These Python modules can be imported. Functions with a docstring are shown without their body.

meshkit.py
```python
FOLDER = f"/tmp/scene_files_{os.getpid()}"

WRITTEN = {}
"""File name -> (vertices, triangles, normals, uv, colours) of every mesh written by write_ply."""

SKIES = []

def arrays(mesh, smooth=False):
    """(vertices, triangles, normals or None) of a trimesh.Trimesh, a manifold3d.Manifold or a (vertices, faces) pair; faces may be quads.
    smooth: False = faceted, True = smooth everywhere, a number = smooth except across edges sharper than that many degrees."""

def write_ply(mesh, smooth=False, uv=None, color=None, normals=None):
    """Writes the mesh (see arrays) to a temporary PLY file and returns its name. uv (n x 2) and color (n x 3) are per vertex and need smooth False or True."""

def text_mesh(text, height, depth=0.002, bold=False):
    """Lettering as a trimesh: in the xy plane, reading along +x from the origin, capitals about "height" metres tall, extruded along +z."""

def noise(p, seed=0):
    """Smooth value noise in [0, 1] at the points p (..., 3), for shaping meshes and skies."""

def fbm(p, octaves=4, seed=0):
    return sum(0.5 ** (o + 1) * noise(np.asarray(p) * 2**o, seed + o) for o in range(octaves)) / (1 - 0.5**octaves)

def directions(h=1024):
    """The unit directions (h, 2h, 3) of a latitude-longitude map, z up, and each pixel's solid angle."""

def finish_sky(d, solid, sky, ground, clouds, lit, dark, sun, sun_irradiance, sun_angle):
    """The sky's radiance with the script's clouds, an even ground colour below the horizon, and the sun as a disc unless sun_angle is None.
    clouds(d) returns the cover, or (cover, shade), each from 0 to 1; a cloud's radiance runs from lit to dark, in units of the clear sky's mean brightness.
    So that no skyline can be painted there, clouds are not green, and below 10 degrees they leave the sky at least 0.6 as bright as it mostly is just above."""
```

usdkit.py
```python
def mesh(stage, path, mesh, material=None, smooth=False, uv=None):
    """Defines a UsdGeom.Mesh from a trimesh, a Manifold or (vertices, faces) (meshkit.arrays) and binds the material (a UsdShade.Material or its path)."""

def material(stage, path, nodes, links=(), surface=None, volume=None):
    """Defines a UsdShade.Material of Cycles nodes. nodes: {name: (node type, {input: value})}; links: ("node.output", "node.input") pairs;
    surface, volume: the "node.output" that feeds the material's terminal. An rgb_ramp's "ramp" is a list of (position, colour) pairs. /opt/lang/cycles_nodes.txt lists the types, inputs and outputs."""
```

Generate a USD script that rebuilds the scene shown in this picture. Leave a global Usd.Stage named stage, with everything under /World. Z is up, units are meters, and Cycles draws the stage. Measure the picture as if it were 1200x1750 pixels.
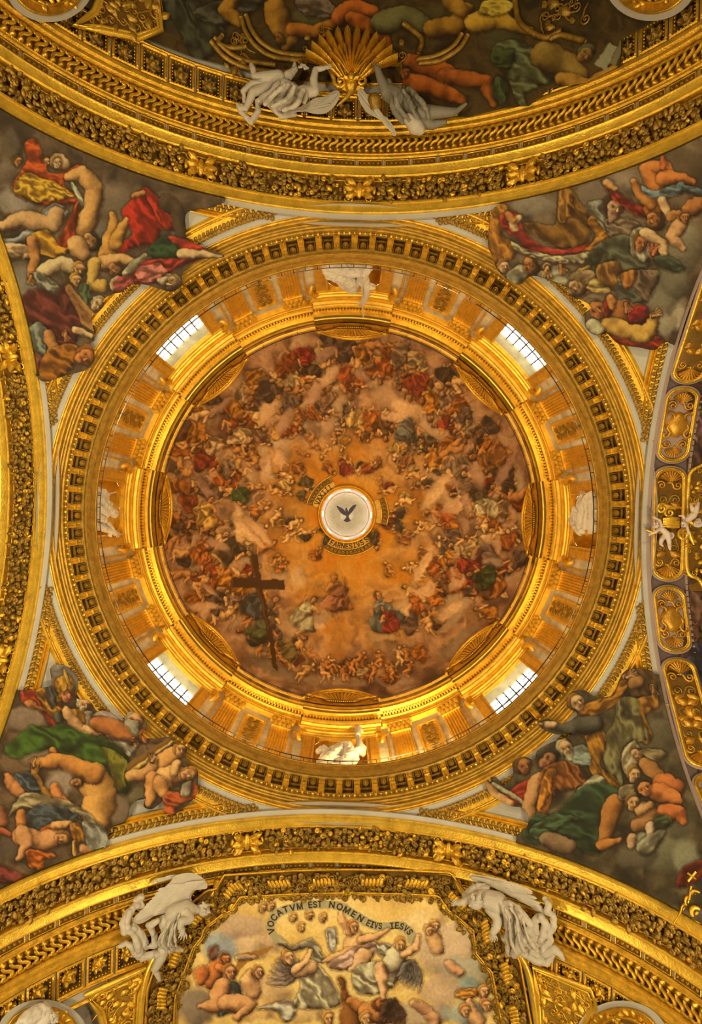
import math, random
import numpy as np, trimesh, manifold3d as m3, usdkit, meshkit
from meshkit import fbm, noise, text_mesh
from pxr import Usd, UsdGeom, UsdLux, UsdShade, Gf, Sdf, Vt

stage = Usd.Stage.CreateInMemory()
UsdGeom.SetStageUpAxis(stage, 'Z'); UsdGeom.SetStageMetersPerUnit(stage, 1.0)
W = stage.DefinePrim('/World', 'Xform')
random.seed(7)
PI = math.pi
# ------------------------------------------------------------------ camera, sky, lamps, exposure
# the camera stands on the church floor under the middle of the dome and looks straight up: +x is right in the picture, +y is down
F = 1050.0                       # focal length in pixels of the 1200 x 1750 frame
CX, CY = 593.0, 879.0            # where the dome's axis meets the picture
TH = math.radians(1.6)           # the camera is rolled a little against the church
A0 = 9.0                         # half the width of the crossing
Z1 = A0 * F / 516.0              # height of the ring over the arches, above the lens
cam = UsdGeom.Camera.Define(stage, '/World/camera')
hap = 36.0 * 1200 / 1750
cam.CreateHorizontalApertureAttr(hap); cam.CreateVerticalApertureAttr(36.0)
cam.CreateFocalLengthAttr(F / 1200 * hap)
cam.CreateHorizontalApertureOffsetAttr((600 - CX) * hap / 1200)
cam.CreateVerticalApertureOffsetAttr((CY - 875) * hap / 1200)
cam.CreateClippingRangeAttr(Gf.Vec2f(0.1, 500))
c_, s_ = math.cos(TH), math.sin(TH)
cam.AddTransformOp().Set(Gf.Matrix4d(c_, -s_, 0, 0, -s_, -c_, 0, 0, 0, 0, -1, 0, 0, 0, 0, 1))
cam.CreateExposureAttr(0.0)

sky = UsdLux.DomeLight.Define(stage, '/World/sky')          # an even bright overcast sky behind the windows
sky.CreateIntensityAttr(2.6); sky.CreateColorAttr(Gf.Vec3f(1.0, 0.93, 0.80))

def disk(name, pos, target, radius, power, color):
    l = UsdLux.DiskLight.Define(stage, '/World/' + name)
    l.CreateRadiusAttr(radius); l.CreateIntensityAttr(power); l.CreateColorAttr(Gf.Vec3f(*color))
    d = Gf.Vec3d(*[t - p for t, p in zip(target, pos)]).GetNormalized()
    l.AddTransformOp().Set(Gf.Matrix4d().SetRotate(Gf.Rotation(Gf.Vec3d(0, 0, -1), d)) * Gf.Matrix4d().SetTranslate(Gf.Vec3d(*pos)))
    return l
WARM, HOT, SUNNY = (1.0, 0.79, 0.43), (1.0, 0.66, 0.25), (1.0, 0.86, 0.55)
# floodlights on the great cornice of the nave, choir and transepts, well below the picture
FL = 420.0
for n, (x, y, tx, ty, p) in enumerate([(-7.6, -7.6, 5, 5, .62), (7.6, -7.6, -5, 5, .68), (-7.6, 7.6, 4, -5, .88), (7.6, 7.6, -4, -5, .80)]):
    disk('cornice_floodlight_%03d' % n, (x, y, 5.5), (tx, ty, 24), 0.55, FL * p, WARM)
for n, (x, y, tx, ty, p) in enumerate([(-8.4, 14.0, 3, 10, .85), (8.4, 14.0, -3, 10, .85), (-6.5, 0, -11, 0, 1.3), (6.5, 5, 11, -2, .8), (-7.5, -9.5, 4, -12, .14)]):
    disk('vault_floodlight_%03d' % n, (x, y, 6.5), (tx, ty, 18), 0.35, FL * p, SUNNY)
# lamps on the walk round the drum, hidden by its cornice
for k in range(8):
    a = math.radians(22.5 + 45 * k)
    disk('drum_lamp_%03d' % k, (8.17 * math.cos(a), 8.17 * math.sin(a), 19.99), (3.6 * math.cos(a), 3.6 * math.sin(a), 29), 0.12, 820 * (1 + .35 * math.sin(a)), HOT)
disk('niche_spotlight', (2.05, 7.98, 19.98), (1.62, 8.95, 23.6), 0.08, 7500, HOT)

# ------------------------------------------------------------------ materials
def srgb(r, g, b):
    c = np.array([r, g, b], float) / 255
    return np.where(c <= .04045, c / 12.92, ((c + .055) / 1.055) ** 2.4)
M = {}
def plain(name, col, rough=.6, metal=0.0, var=.25, scale=3.0, bump=0.0, bscale=30.0, spec=.5):
    """A surface whose colour wanders a little by noise, with fine relief."""
    c = np.array(col, float)
    nodes = {'g': ('geometry', {}), 'n': ('noise_texture', {'scale': scale, 'detail': 6.0, 'roughness': .65}),
             'r': ('rgb_ramp', {'ramp': [(0.28, tuple(c * (1 - var))), (0.5, tuple(c)), (0.75, tuple(np.minimum(c * (1 + var), 1)))]}),
             'p': ('principled_bsdf', {'roughness': rough, 'metallic': metal, 'specular_ior_level': spec})}
    links = [('g.position', 'n.vector'), ('n.fac', 'r.fac'), ('r.color', 'p.base_color')]
    if bump:
        nodes['m'] = ('noise_texture', {'scale': bscale, 'detail': 4.0}); nodes['b'] = ('bump', {'strength': bump, 'distance': .03})
        links += [('g.position', 'm.vector'), ('m.fac', 'b.height'), ('b.normal', 'p.normal')]
    M[name] = usdkit.material(stage, '/World/Looks/' + name, nodes, links, surface='p.BSDF')
plain('gold', (.63, .36, .032), .36, .72, .40, 4.5, .4, 26)
plain('gold_bright', (.80, .50, .055), .34, .72, .30, 3.5, .3, 20)
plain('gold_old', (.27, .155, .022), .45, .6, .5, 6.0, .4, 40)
plain('gold_orange', (.66, .36, .025), .40, .60, .30, 4.0, .25, 20)
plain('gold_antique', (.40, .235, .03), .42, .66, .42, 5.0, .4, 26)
plain('gold_panel', (.47, .235, .022), .4, .6, .35, 3.0, .3, 24)
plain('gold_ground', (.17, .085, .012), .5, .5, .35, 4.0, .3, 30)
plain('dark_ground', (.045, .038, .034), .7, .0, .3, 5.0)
plain('grey_stone', (.36, .34, .30), .7, 0, .12, 1.2)
plain('mauve_stone', (.27, .19, .165), .7, 0, .12, 1.2)
plain('plum_ground', (.10, .065, .06), .7, 0, .2, 2.2)
plain('green_stone', (.21, .19, .115), .7, 0, .2, 1.1)
plain('marble', (.47, .405, .265), .45, 0, .45, 1.7)
plain('reveal_stone', (.30, .255, .13), .6, 0, .35, 2.4)
plain('stucco', (.42, .375, .31), .62, 0, .12, 3.0, .08, 25)
plain('stucco_white', (.50, .46, .40), .6, 0, .10, 3.0)
plain('stucco_dark', (.17, .155, .12), .62, 0, .15, 3.0)
plain('stucco_rose', (.52, .42, .36), .6, 0, .12, 3.0)
plain('iron', (.02, .018, .017), .6, .3, .2, 5)
plain('rail_pale', (.13, .125, .14), .5, .3, .1, 5)
plain('floor_marble', (.42, .34, .25), .4, 0, .35, .7)
plain('dome_shell_plaster', (.35, .3, .25), .8, 0, .1, 1)
plain('lantern_ceiling', (.70, .62, .44), .7, 0, .14, 1.3)
plain('lantern_white', (.80, .77, .76), .6, 0, .05, 1.3)
plain('dove_grey', (.055, .04, .045), .7, 0, .2, 6)
plain('lettering_brown', (.035, .018, .008), .7, 0, .1, 6)
plain('letter_gold_ground', (.50, .27, .03), .5, .3, .25, 6)
M['glass'] = usdkit.material(stage, '/World/Looks/glass', {'f': ('fresnel', {'IOR': 1.45}), 't': ('transparent_bsdf', {'color': (.97, 1.0, .97)}), 'gl': ('glossy_bsdf', {'roughness': .05}), 'm': ('mix_closure', {})},
                             [('f.fac', 'm.fac'), ('t.BSDF', 'm.closure1'), ('gl.BSDF', 'm.closure2')], surface='m.closure')
M['lamp'] = usdkit.material(stage, '/World/Looks/lamp', {'e': ('emission', {'color': (1, .6, .2), 'strength': 25.0})}, [], surface='e.emission')
M['milky_glass'] = usdkit.material(stage, '/World/Looks/milky_glass', {'f': ('fresnel', {'IOR': 1.45}), 't': ('transparent_bsdf', {'color': (.42, .41, .42)}), 'gl': ('glossy_bsdf', {'roughness': .15}), 'm': ('mix_closure', {})},
                             [('f.fac', 'm.fac'), ('t.BSDF', 'm.closure1'), ('gl.BSDF', 'm.closure2')], surface='m.closure')
M['paint'] = usdkit.material(stage, '/World/Looks/paint', {'a': ('attribute', {'attribute': 'pigment'}), 'p': ('principled_bsdf', {'roughness': .75, 'specular_ior_level': .25})},
                             [('a.color', 'p.base_color')], surface='p.BSDF')

# tint of the lamplight on each fresco, divided out of the colours measured in the photograph
GAIN = {'dome': (1.18, 1.36, 1.16), 'upper left': (.70, .88, .88), 'upper right': (.74, .90, .88), 'lower left': (.82, .94, .90), 'lower right': (.74, .90, .86), 'vault': (1.12, 1.22, 1.3), 'top': (.8, .9, .9), 'right': (.8, .85, .9)}
# ------------------------------------------------------------------ scene helpers
_count = {}
def fresh(parent, name):
    k = (parent, name); n = _count.get(k, 0); _count[k] = n + 1
    return '%s/%s' % (parent, name if n == 0 else '%s_%03d' % (name, n))
def info(p, label=None, cat=None, group=None, kind=None):
    for k, v in (('label', label), ('category', cat), ('group', group), ('kind', kind)):
        if v: p.SetCustomDataByKey(k, v)
    return p
def thing(name, label, cat, group=None, kind=None, loc=(0, 0, 0), rot=0.0):
    x = UsdGeom.Xform.Define(stage, fresh('/World', name))
    if any(loc) or rot:
        x.AddTranslateOp().Set(Gf.Vec3d(*map(float, loc))); x.AddRotateZOp().Set(math.degrees(rot))
    x.GetPrim().SetMetadata('kind', 'component') if False else None
    return info(x.GetPrim(), label, cat, group, kind)
def copy_of(src, label, loc, rot):
    name = src.GetName()
    base = name[:-4] if name[-4:-3] == '_' and name[-3:].isdigit() else name
    x = UsdGeom.Xform.Define(stage, fresh('/World', base)); p = x.GetPrim()
    p.GetReferences().AddInternalReference(src.GetPath())
    x.ClearXformOpOrder()
    x.GetPrim().GetAttribute('xformOp:translate') and None
    UsdGeom.XformCommonAPI(x)
    t = p.GetAttribute('xformOp:translate') or x.AddTranslateOp().GetAttr()
    t.Set(Gf.Vec3d(*map(float, loc)))
    r = p.GetAttribute('xformOp:rotateZ') or x.AddRotateZOp().GetAttr()
    r.Set(math.degrees(rot))
    x.GetXformOpOrderAttr().Set(Vt.TokenArray(['xformOp:translate', 'xformOp:rotateZ']))
    p.SetInstanceable(True)
    return info(p, label)
def part(parent, name, mesh, mat, smooth=False, label=None, kind=None):
    path = fresh(str(parent.GetPath()), name)
    m = usdkit.mesh(stage, path, mesh, M[mat], smooth)
    return info(m.GetPrim(), label, None, None, kind)
def solo(name, label, cat, mesh, mat, smooth=False, group=None, kind=None):
    m = usdkit.mesh(stage, fresh('/World', name), mesh, M[mat], smooth)
    return info(m.GetPrim(), label, cat, group, kind)

# ------------------------------------------------------------------ mesh helpers: every shape is (vertices, triangles)
def quads(f):
    f = np.asarray(f); return np.vstack([f[:, [0, 1, 2]], f[:, [0, 2, 3]]])
class MB:
    def __init__(s): s.V, s.Fc, s.n = [], [], 0
    def add(s, m):
        v, f = m; v = np.asarray(v, float)
        s.V.append(v); s.Fc.append(np.asarray(f) + s.n); s.n += len(v); return s
    def get(s): return np.vstack(s.V), np.vstack(s.Fc)
def join(ms):
    b = MB()
    for m in ms: b.add(m)
    return b.get()
def grid(P, cu=False, cv=False):
    nu, nv = P.shape[:2]
    i = np.arange(nu if cu else nu - 1); j = np.arange(nv if cv else nv - 1)
    I, J = np.meshgrid(i, j, indexing='ij'); I2, J2 = (I + 1) % nu, (J + 1) % nv
    f = np.stack([I * nv + J, I2 * nv + J, I2 * nv + J2, I * nv + J2], -1).reshape(-1, 4)
    return P.reshape(-1, 3), quads(f)
def box(cx, cy, cz, sx, sy, sz, ch=0.0):
    x, y, z = sx / 2, sy / 2, sz / 2
    if ch <= 0:
        v = np.array([[i, j, k] for i in (-x, x) for j in (-y, y) for k in (-z, z)]) + [cx, cy, cz]
        return v, quads([[0, 1, 3, 2], [4, 6, 7, 5], [0, 4, 5, 1], [2, 3, 7, 6], [0, 2, 6, 4], [1, 5, 7, 3]])
    c = min(ch, x * .9, y * .9)                     # top edges chamfered
    r = [(-x, -y, -z), (x, -y, -z), (x, y, -z), (-x, y, -z), (-x, -y, z - c), (x, -y, z - c), (x, y, z - c), (-x, y, z - c), (-x + c, -y + c, z), (x - c, -y + c, z), (x - c, y - c, z), (-x + c, y - c, z)]
    f = [[3, 2, 1, 0], [8, 9, 10, 11]]
    for a in (0, 4):
        for k in range(4): f.append([a + k, a + (k + 1) % 4, a + 4 + (k + 1) % 4, a + 4 + k])
    return np.array(r) + [cx, cy, cz], quads(f)
def tube(path, rad, sides=6, flat=1.0, up=None, closed=False, caps=True):
    p = np.asarray(path, float); n = len(p)
    t = (np.roll(p, -1, 0) - np.roll(p, 1, 0)) if closed else np.gradient(p, axis=0)
    t /= np.linalg.norm(t, axis=1, keepdims=True) + 1e-12
    u = np.tile(np.array([0, 0, 1.0] if up is None else up, float), (n, 1)) if np.ndim(up) < 2 else np.asarray(up, float)
    a = np.cross(t, u); l = np.linalg.norm(a, axis=1, keepdims=True)
    a = np.where(l < 1e-6, np.cross(t, [1.0, 0.1, 0]), a); a /= np.linalg.norm(a, axis=1, keepdims=True) + 1e-12
    b = np.cross(a, t)
    r = np.broadcast_to(np.asarray(rad, float), (n,))[:, None, None]
    ang = np.arange(sides) * 2 * PI / sides + PI / sides
    P = p[:, None] + r * (np.cos(ang)[None, :, None] * a[:, None] + flat * np.sin(ang)[None, :, None] * b[:, None])
    v, f = grid(P, closed, True)
    if caps and not closed:
        v = np.vstack([v, p[:1], p[-1:]]); k = np.arange(sides); k2 = (k + 1) % sides; m = len(v)
        f = np.vstack([f, np.stack([k2, k, np.full(sides, m - 2)], 1), np.stack([k + (n - 1) * sides, k2 + (n - 1) * sides, np.full(sides, m - 1)], 1)])
    return v, f
def place(m, x, y, z=0.0, rot=0.0, sc=1.0, flip=False):
    v = np.array(m[0], float)
    if flip: v[:, 0] *= -1
    v *= sc; c, s = math.cos(rot), math.sin(rot)
    return np.stack([v[:, 0] * c - v[:, 1] * s + x, v[:, 0] * s + v[:, 1] * c + y, v[:, 2] + z], 1), (np.asarray(m[1])[:, ::-1] if flip else m[1])
_ico = {n: trimesh.creation.icosphere(n) for n in (0, 1, 2, 3)}
def ball(r, x=0, y=0, z=0, sub=1, sq=(1, 1, 1)):
    i = _ico[sub]; return np.array(i.vertices) * r * np.array(sq) + [x, y, z], np.array(i.faces)
def polar(rf, hf, nr=4, na=16, back=True):
    """A relief on a disc: rf(angle) outer radius, hf(q, angle) height for q in 0..1."""
    a = np.arange(na) * 2 * PI / na; q = np.linspace(0, 1, nr + 1)[1:]
    Aa, Q = np.meshgrid(a, q, indexing='ij'); R = rf(Aa) * Q
    P = np.stack([R * np.cos(Aa), R * np.sin(Aa), hf(Q, Aa)], -1)
    v, f = grid(P, True, False)
    c = len(v); v = np.vstack([v, [[0, 0, float(np.mean(hf(np.zeros(na), a)))]]])
    k = np.arange(na); f = np.vstack([f[:, ::-1], np.stack([np.full(na, c), k * nr, ((k + 1) % na) * nr], 1)])
    return v, f
def flower(r, n=5, hollow=.35, na=None, nr=3):
    na = na or 2 * n
    return polar(lambda a: r * (1 - .16 * (np.cos(n * a) < 0)), lambda q, a: r * (.62 * np.sin(np.clip(q * 1.25, 0, 1) * PI * .86) + hollow * .9 * np.exp(-(q / .25) ** 2) * -.35 + .1) * (q < .999) + 0 * a, nr, na)
def rosette(r, n=8, na=24, nr=6):
    """two rings of petals round a button"""
    def h(q, a):
        pet = .5 + .5 * np.cos(n * a + np.where(q > .55, 0, PI))
        return r * (.46 * np.exp(-(q / .2) ** 2) + np.where(q < .999, .2 + .22 * pet * np.sin(np.clip((q * 2.1) % 1.05, 0, 1) * PI), 0))
    return polar(lambda a: r * (.84 + .16 * np.cos(n * a)), h, nr, na)
def leaf(L, Wd, lift=.25, n=5):
    s = np.linspace(0, 1, n); w = Wd * np.sin(PI * (s * .88 + .06)) ** .8
    P = np.zeros((n, 5, 3))
    for j, k in enumerate((-1, -.5, 0, .5, 1)):
        P[:, j, 0] = s * L; P[:, j, 1] = k * w; P[:, j, 2] = lift * L * np.sin(PI * s * .8) + Wd * (.55 * (1 - abs(k)) - .25 * (k == 0)) + (0 if abs(k) < 1 else -.12 * L)
    v, f = grid(P); return v, f[:, ::-1]
def spiral(r, turns=1.6, thick=.16, n=26, sides=5, tail=None, z=0.0):
    a = np.linspace(0, turns * 2 * PI, n); rr = r * (1 - .86 * a / a[-1])
    p = np.stack([rr * np.cos(a), rr * np.sin(a), np.full(n, z) + .35 * r * (a / a[-1])], 1)
    w = r * thick * (1.15 - .5 * a / a[-1])
    if tail is not None:
        tl = np.asarray(tail, float); p = np.vstack([tl, p]); w = np.concatenate([np.linspace(r * thick * .5, w[0], len(tl)), w])
    return tube(p, w, sides)
def shell(R, n=9, spread=2.3, depth=.28, cup=.12):
    """A fan shell opening towards +y from its hinge at the origin."""
    na, nr = n * 4 + 1, 6
    a = np.linspace(-spread / 2, spread / 2, na); q = np.linspace(.06, 1, nr)
    Aa, Q = np.meshgrid(a, q, indexing='ij'); fl = np.abs(np.cos((a - a[0]) / spread * n * PI))[:, None]
    R2 = R * Q * (1 - .10 * (1 - fl) * Q)
    P = np.stack([R2 * np.sin(Aa), R2 * np.cos(Aa), R * (depth * fl * Q * .55 + cup * np.sin(Q * PI * .9) + .03)], -1)
    v, f = grid(P)
    b = P.copy(); b[..., 2] = 0; v2, f2 = grid(b[:, [nr - 1, nr - 1]] if False else np.stack([P[:, -1], b[:, -1]], 1))
    m = join([(v, f[:, ::-1]), (v2, f2), ball(R * .13, 0, 0, R * .1, 1), tube([(-R * .22, .02 * R, R * .05), (0, -.08 * R, R * .08), (R * .22, .02 * R, R * .05)], R * .07, 6)])
    return m
def revolve(prof, a0=0.0, a1=2 * PI, n=192):
    full = abs(a1 - a0 - 2 * PI) < 1e-6
    a = np.linspace(a0, a1, n, endpoint=not full); p = np.asarray(prof, float)
    P = np.stack([np.cos(a)[:, None] * p[None, :, 0], np.sin(a)[:, None] * p[None, :, 0], np.broadcast_to(p[None, :, 1], (n, len(p)))], -1)
    v, f = grid(P, full, False); return v, f
def smooth_poly(P, n=8):
    P = np.asarray(P, float); m = len(P); out = []
    for i in range(m):
        a, b, c, d = P[i - 1], P[i], P[(i + 1) % m], P[(i + 2) % m]
        t = np.linspace(0, 1, n, endpoint=False)[:, None]
        out.append(.5 * (2 * b + (c - a) * t + (2 * a - 5 * b + 4 * c - d) * t ** 2 + (3 * b - a - 3 * c + d) * t ** 3))
    return np.vstack(out)
def smooth_line(P, n=6):
    P = np.asarray(P, float)
    if len(P) < 3:
        t = np.linspace(0, 1, n + 1)[:, None]; return P[0] + (P[-1] - P[0]) * t
    E = np.vstack([2 * P[0] - P[1], P, 2 * P[-1] - P[-2]]); out = []
    for i in range(1, len(E) - 2):
        a, b, c, d = E[i - 1], E[i], E[i + 1], E[i + 2]; t = np.linspace(0, 1, n, endpoint=False)[:, None]
        out.append(.5 * (2 * b + (c - a) * t + (2 * a - 5 * b + 4 * c - d) * t ** 2 + (3 * b - a - 3 * c + d) * t ** 3))
    return np.vstack(out + [P[-1:]])
def inside(P, poly):
    """which points lie in the polygon (even-odd)"""
    x, y = P[:, 0], P[:, 1]; r = np.zeros(len(P), bool); q = np.asarray(poly)
    for (x1, y1), (x2, y2) in zip(q, np.roll(q, -1, 0)):
        if y1 != y2:
            r ^= ((y1 > y) != (y2 > y)) & (x < (x2 - x1) * (y - y1) / (y2 - y1) + x1)
    return r
def edge_dist(P, poly):
    """distance to the polygon's edge and the direction from the nearest edge point"""
    q = np.asarray(poly, float); best = np.full(len(P), 1e9); d = np.zeros((len(P), 2))
    for a, b in zip(q, np.roll(q, -1, 0)):
        e = b - a; t = np.clip(((P - a) @ e) / max(e @ e, 1e-9), 0, 1); v = P - a - t[:, None] * e
        r = (v * v).sum(1); k = r < best; best[k] = r[k]; d[k] = v[k]
    return np.sqrt(best), d

# ------------------------------------------------------------------ the church's surfaces
def local(px, py):
    """direction in plan, per metre of height, of a measured picture point"""
    x, y = (np.asarray(px, float) - CX) / F, (np.asarray(py, float) - CY) / F
    return x * c_ + y * s_, -x * s_ + y * c_
def topix(v):
    v = np.asarray(v, float); x, y = v[..., 0] / v[..., 2] * F, v[..., 1] / v[..., 2] * F
    return np.stack([x * c_ - y * s_ + CX, x * s_ + y * c_ + CY], -1)
SV = .86                                               # the arches are a little flatter than half-circles
class Arch:
    """Barrel of one arch. (u, t, h): along the curve, outwards from the crossing, and in from the soffit."""
    def __init__(s, side): s.side = side
    def world(s, X, Y, z):
        return {'top': (X, -Y), 'bottom': (X, Y), 'left': (-Y, X), 'right': (Y, X)}[s.side] + (z,)
    def __call__(s, v):
        v = np.asarray(v, float); ph = v[..., 0] / A0; h = v[..., 2]
        X = (A0 - h) * np.sin(ph); z = Z1 - SV * A0 * (1 - np.cos(ph)) - h * np.cos(ph)
        return np.stack(s.world(X, A0 + v[..., 1], z), -1)
    def warp(s, m):
        f = np.asarray(m[1]); return s(m[0]), (f if s.side in ('top', 'right') else f[:, ::-1])
    def at(s, px, py, h=0.0):
        """the point of the soffit (h metres in from it) seen at a measured picture point"""
        dx, dy = local(px, py); a, b = np.broadcast_arrays(dx, dy)
        k = a if s.side in ('top', 'bottom') else b
        lo, hi = np.full(a.shape, 6.0), np.full(a.shape, Z1)
        for _ in range(40):
            z = (lo + hi) / 2; X = np.clip(np.abs(k * z), 0, A0)
            g = z - (Z1 - SV * (A0 - np.sqrt(A0 ** 2 - X ** 2)))
            hi = np.where(g > 0, z, hi); lo = np.where(g > 0, lo, z)
        X = np.clip(np.abs(k * z), 0, A0 * .999); nx, nz = X / A0, np.sqrt(1 - (X / A0) ** 2)
        # moved in from the soffit along the line of sight, so that the point keeps its place
        cosv = np.maximum((nz + nx * np.abs(k)) / np.sqrt(1 + a * a + b * b), .2)
        z = z - np.asarray(h) / cosv / np.sqrt(1 + a * a + b * b)
        return np.stack([a * z, b * z, z], -1)
    def uth(s, px, py):
        p = s.at(px, py); X, Y = {'top': (p[..., 0], -p[..., 1]), 'bottom': (p[..., 0], p[..., 1]), 'left': (p[..., 1], -p[..., 0]), 'right': (p[..., 1], p[..., 0])}[s.side]
        return A0 * np.arcsin(np.clip(X / A0, -1, 1)), Y - A0
ARCH = {k: Arch(k) for k in ('top', 'bottom', 'left', 'right')}
def T(off): return (off - 516.0) * Z1 / F               # picture distance from the dome's axis at an arch's crown -> metres outwards
def pen_z(rho): return Z1 - SV * A0 + SV * np.sqrt(np.maximum(2 * A0 ** 2 - rho ** 2, .01))
def pen(v):
    """pendentive: (x, y, h) in plan, h in from the surface"""
    v = np.asarray(v, float); x, y, h = v[..., 0], v[..., 1], v[..., 2]; rho = np.hypot(x, y)
    zz = pen_z(rho); n = np.stack([x * SV, y * SV, (zz - Z1 + SV * A0) / SV], -1); n /= np.linalg.norm(n, axis=-1, keepdims=True)
    return np.stack([x, y, zz], -1) - n * h[..., None]
def pen_at(px, py, h=0.0):
    a, b = local(px, py); a, b = np.broadcast_arrays(a, b); k = np.hypot(a, b)
    lo, hi = np.full(a.shape, 8.0), np.full(a.shape, 26.0)
    for _ in range(40):
        z = (lo + hi) / 2; g = z - pen_z(k * z); hi = np.where(g > 0, z, hi); lo = np.where(g > 0, lo, z)
    z = z - np.asarray(h); return np.stack([a * z, b * z, z], -1)
DZ, DH, DR = 26.6, 7.0, 8.2
def dome(v):
    """dome: (angle, q, h)"""
    v = np.asarray(v, float); a, q, h = v[..., 0], v[..., 1], v[..., 2]
    r = (DR - h) * np.cos(q); return np.stack([r * np.cos(a), r * np.sin(a), DZ + (DH - h) * np.sin(q)], -1)
def dome_q(rpx):
    """q of the dome's curve at a picture radius"""
    lo, hi = -.4, 1.57
    for _ in range(40):
        q = (lo + hi) / 2
        if DR * math.cos(q) * F / (DZ + DH * math.sin(q)) > rpx: lo = q
        else: hi = q
    return q
def drum_at(px, py, R, h=0.0):
    a, b = local(px, py); k = np.hypot(a, b); z = (R - np.asarray(h)) / k
    return np.stack([a * z, b * z, z], -1)
# ------------------------------------------------------------------ the large structure
fl = thing('floor', 'pale marble church floor far below the dome', 'floor', kind='structure')
part(fl, 'paving', box(0, 0, -1.75, 70, 70, .3), 'floor_marble')

UMAX = math.radians(82) * A0
def sweep(k, prof, u0=-UMAX, u1=UMAX, n=150):
    """a moulding along an arch: prof is (picture offset at the crown, height in from the soffit)"""
    u = np.linspace(u0, u1, n); p = np.array(prof, float)
    P = np.stack([np.broadcast_to(u[:, None], (n, len(p))), np.broadcast_to(T(p[None, :, 0]), (n, len(p))), np.broadcast_to(p[None, :, 1], (n, len(p)))], -1)
    return ARCH[k].warp(grid(P))
def strip(k, o0, o1, h): return sweep(k, [(o0, h), (o1, h)])
PX = Z1 / F                                              # one picture pixel at the crown, in metres
FRAME = [(300, 1760), (303, 1706), (333, 1622), (348, 1604), (352, 1588), (382, 1566), (396, 1560), (412, 1536), (500, 1531), (600, 1529), (694, 1531), (748, 1534), (766, 1560), (778, 1568), (806, 1592), (811, 1632), (838, 1664), (856, 1760)]
FRAME_OUT = [(246, 1760), (250, 1690), (284, 1590), (310, 1562), (322, 1545), (352, 1520), (368, 1518), (382, 1494), (500, 1486), (600, 1484), (700, 1486), (772, 1490), (792, 1520), (806, 1524), (850, 1560), (860, 1604), (890, 1640), (912, 1760)]
def hidden(k, u, t):
    """is this place on the bottom arch under the carved frame of its fresco?"""
    if k != 'bottom': return False
    q = topix(ARCH[k](np.array([[u, t, 0.0]])))
    return bool(inside(q, FRAME_OUT)[0])
def in_view(p, m=14): return -m < p[0] < 1200 + m and -m < p[1] < 1750 + m

FLOWERS = [flower(1, 5, .5), flower(1, 6, .7), flower(1, 4, .35)]
RING_FLOWER = polar(lambda a: 1 + 0 * a, lambda q, a: .62 * np.sin(np.clip(q, 0, 1) * PI * .9) * (1 + .12 * np.cos(5 * a)) - .12 * (q < .1), 4, 10)
LEAF = leaf(1, .36); BERRY = ball(1, 0, 0, .35, 1)
SHELL = shell(1.0); ROS = [rosette(1, 8), rosette(1, 6), rosette(1, 5)]

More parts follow.
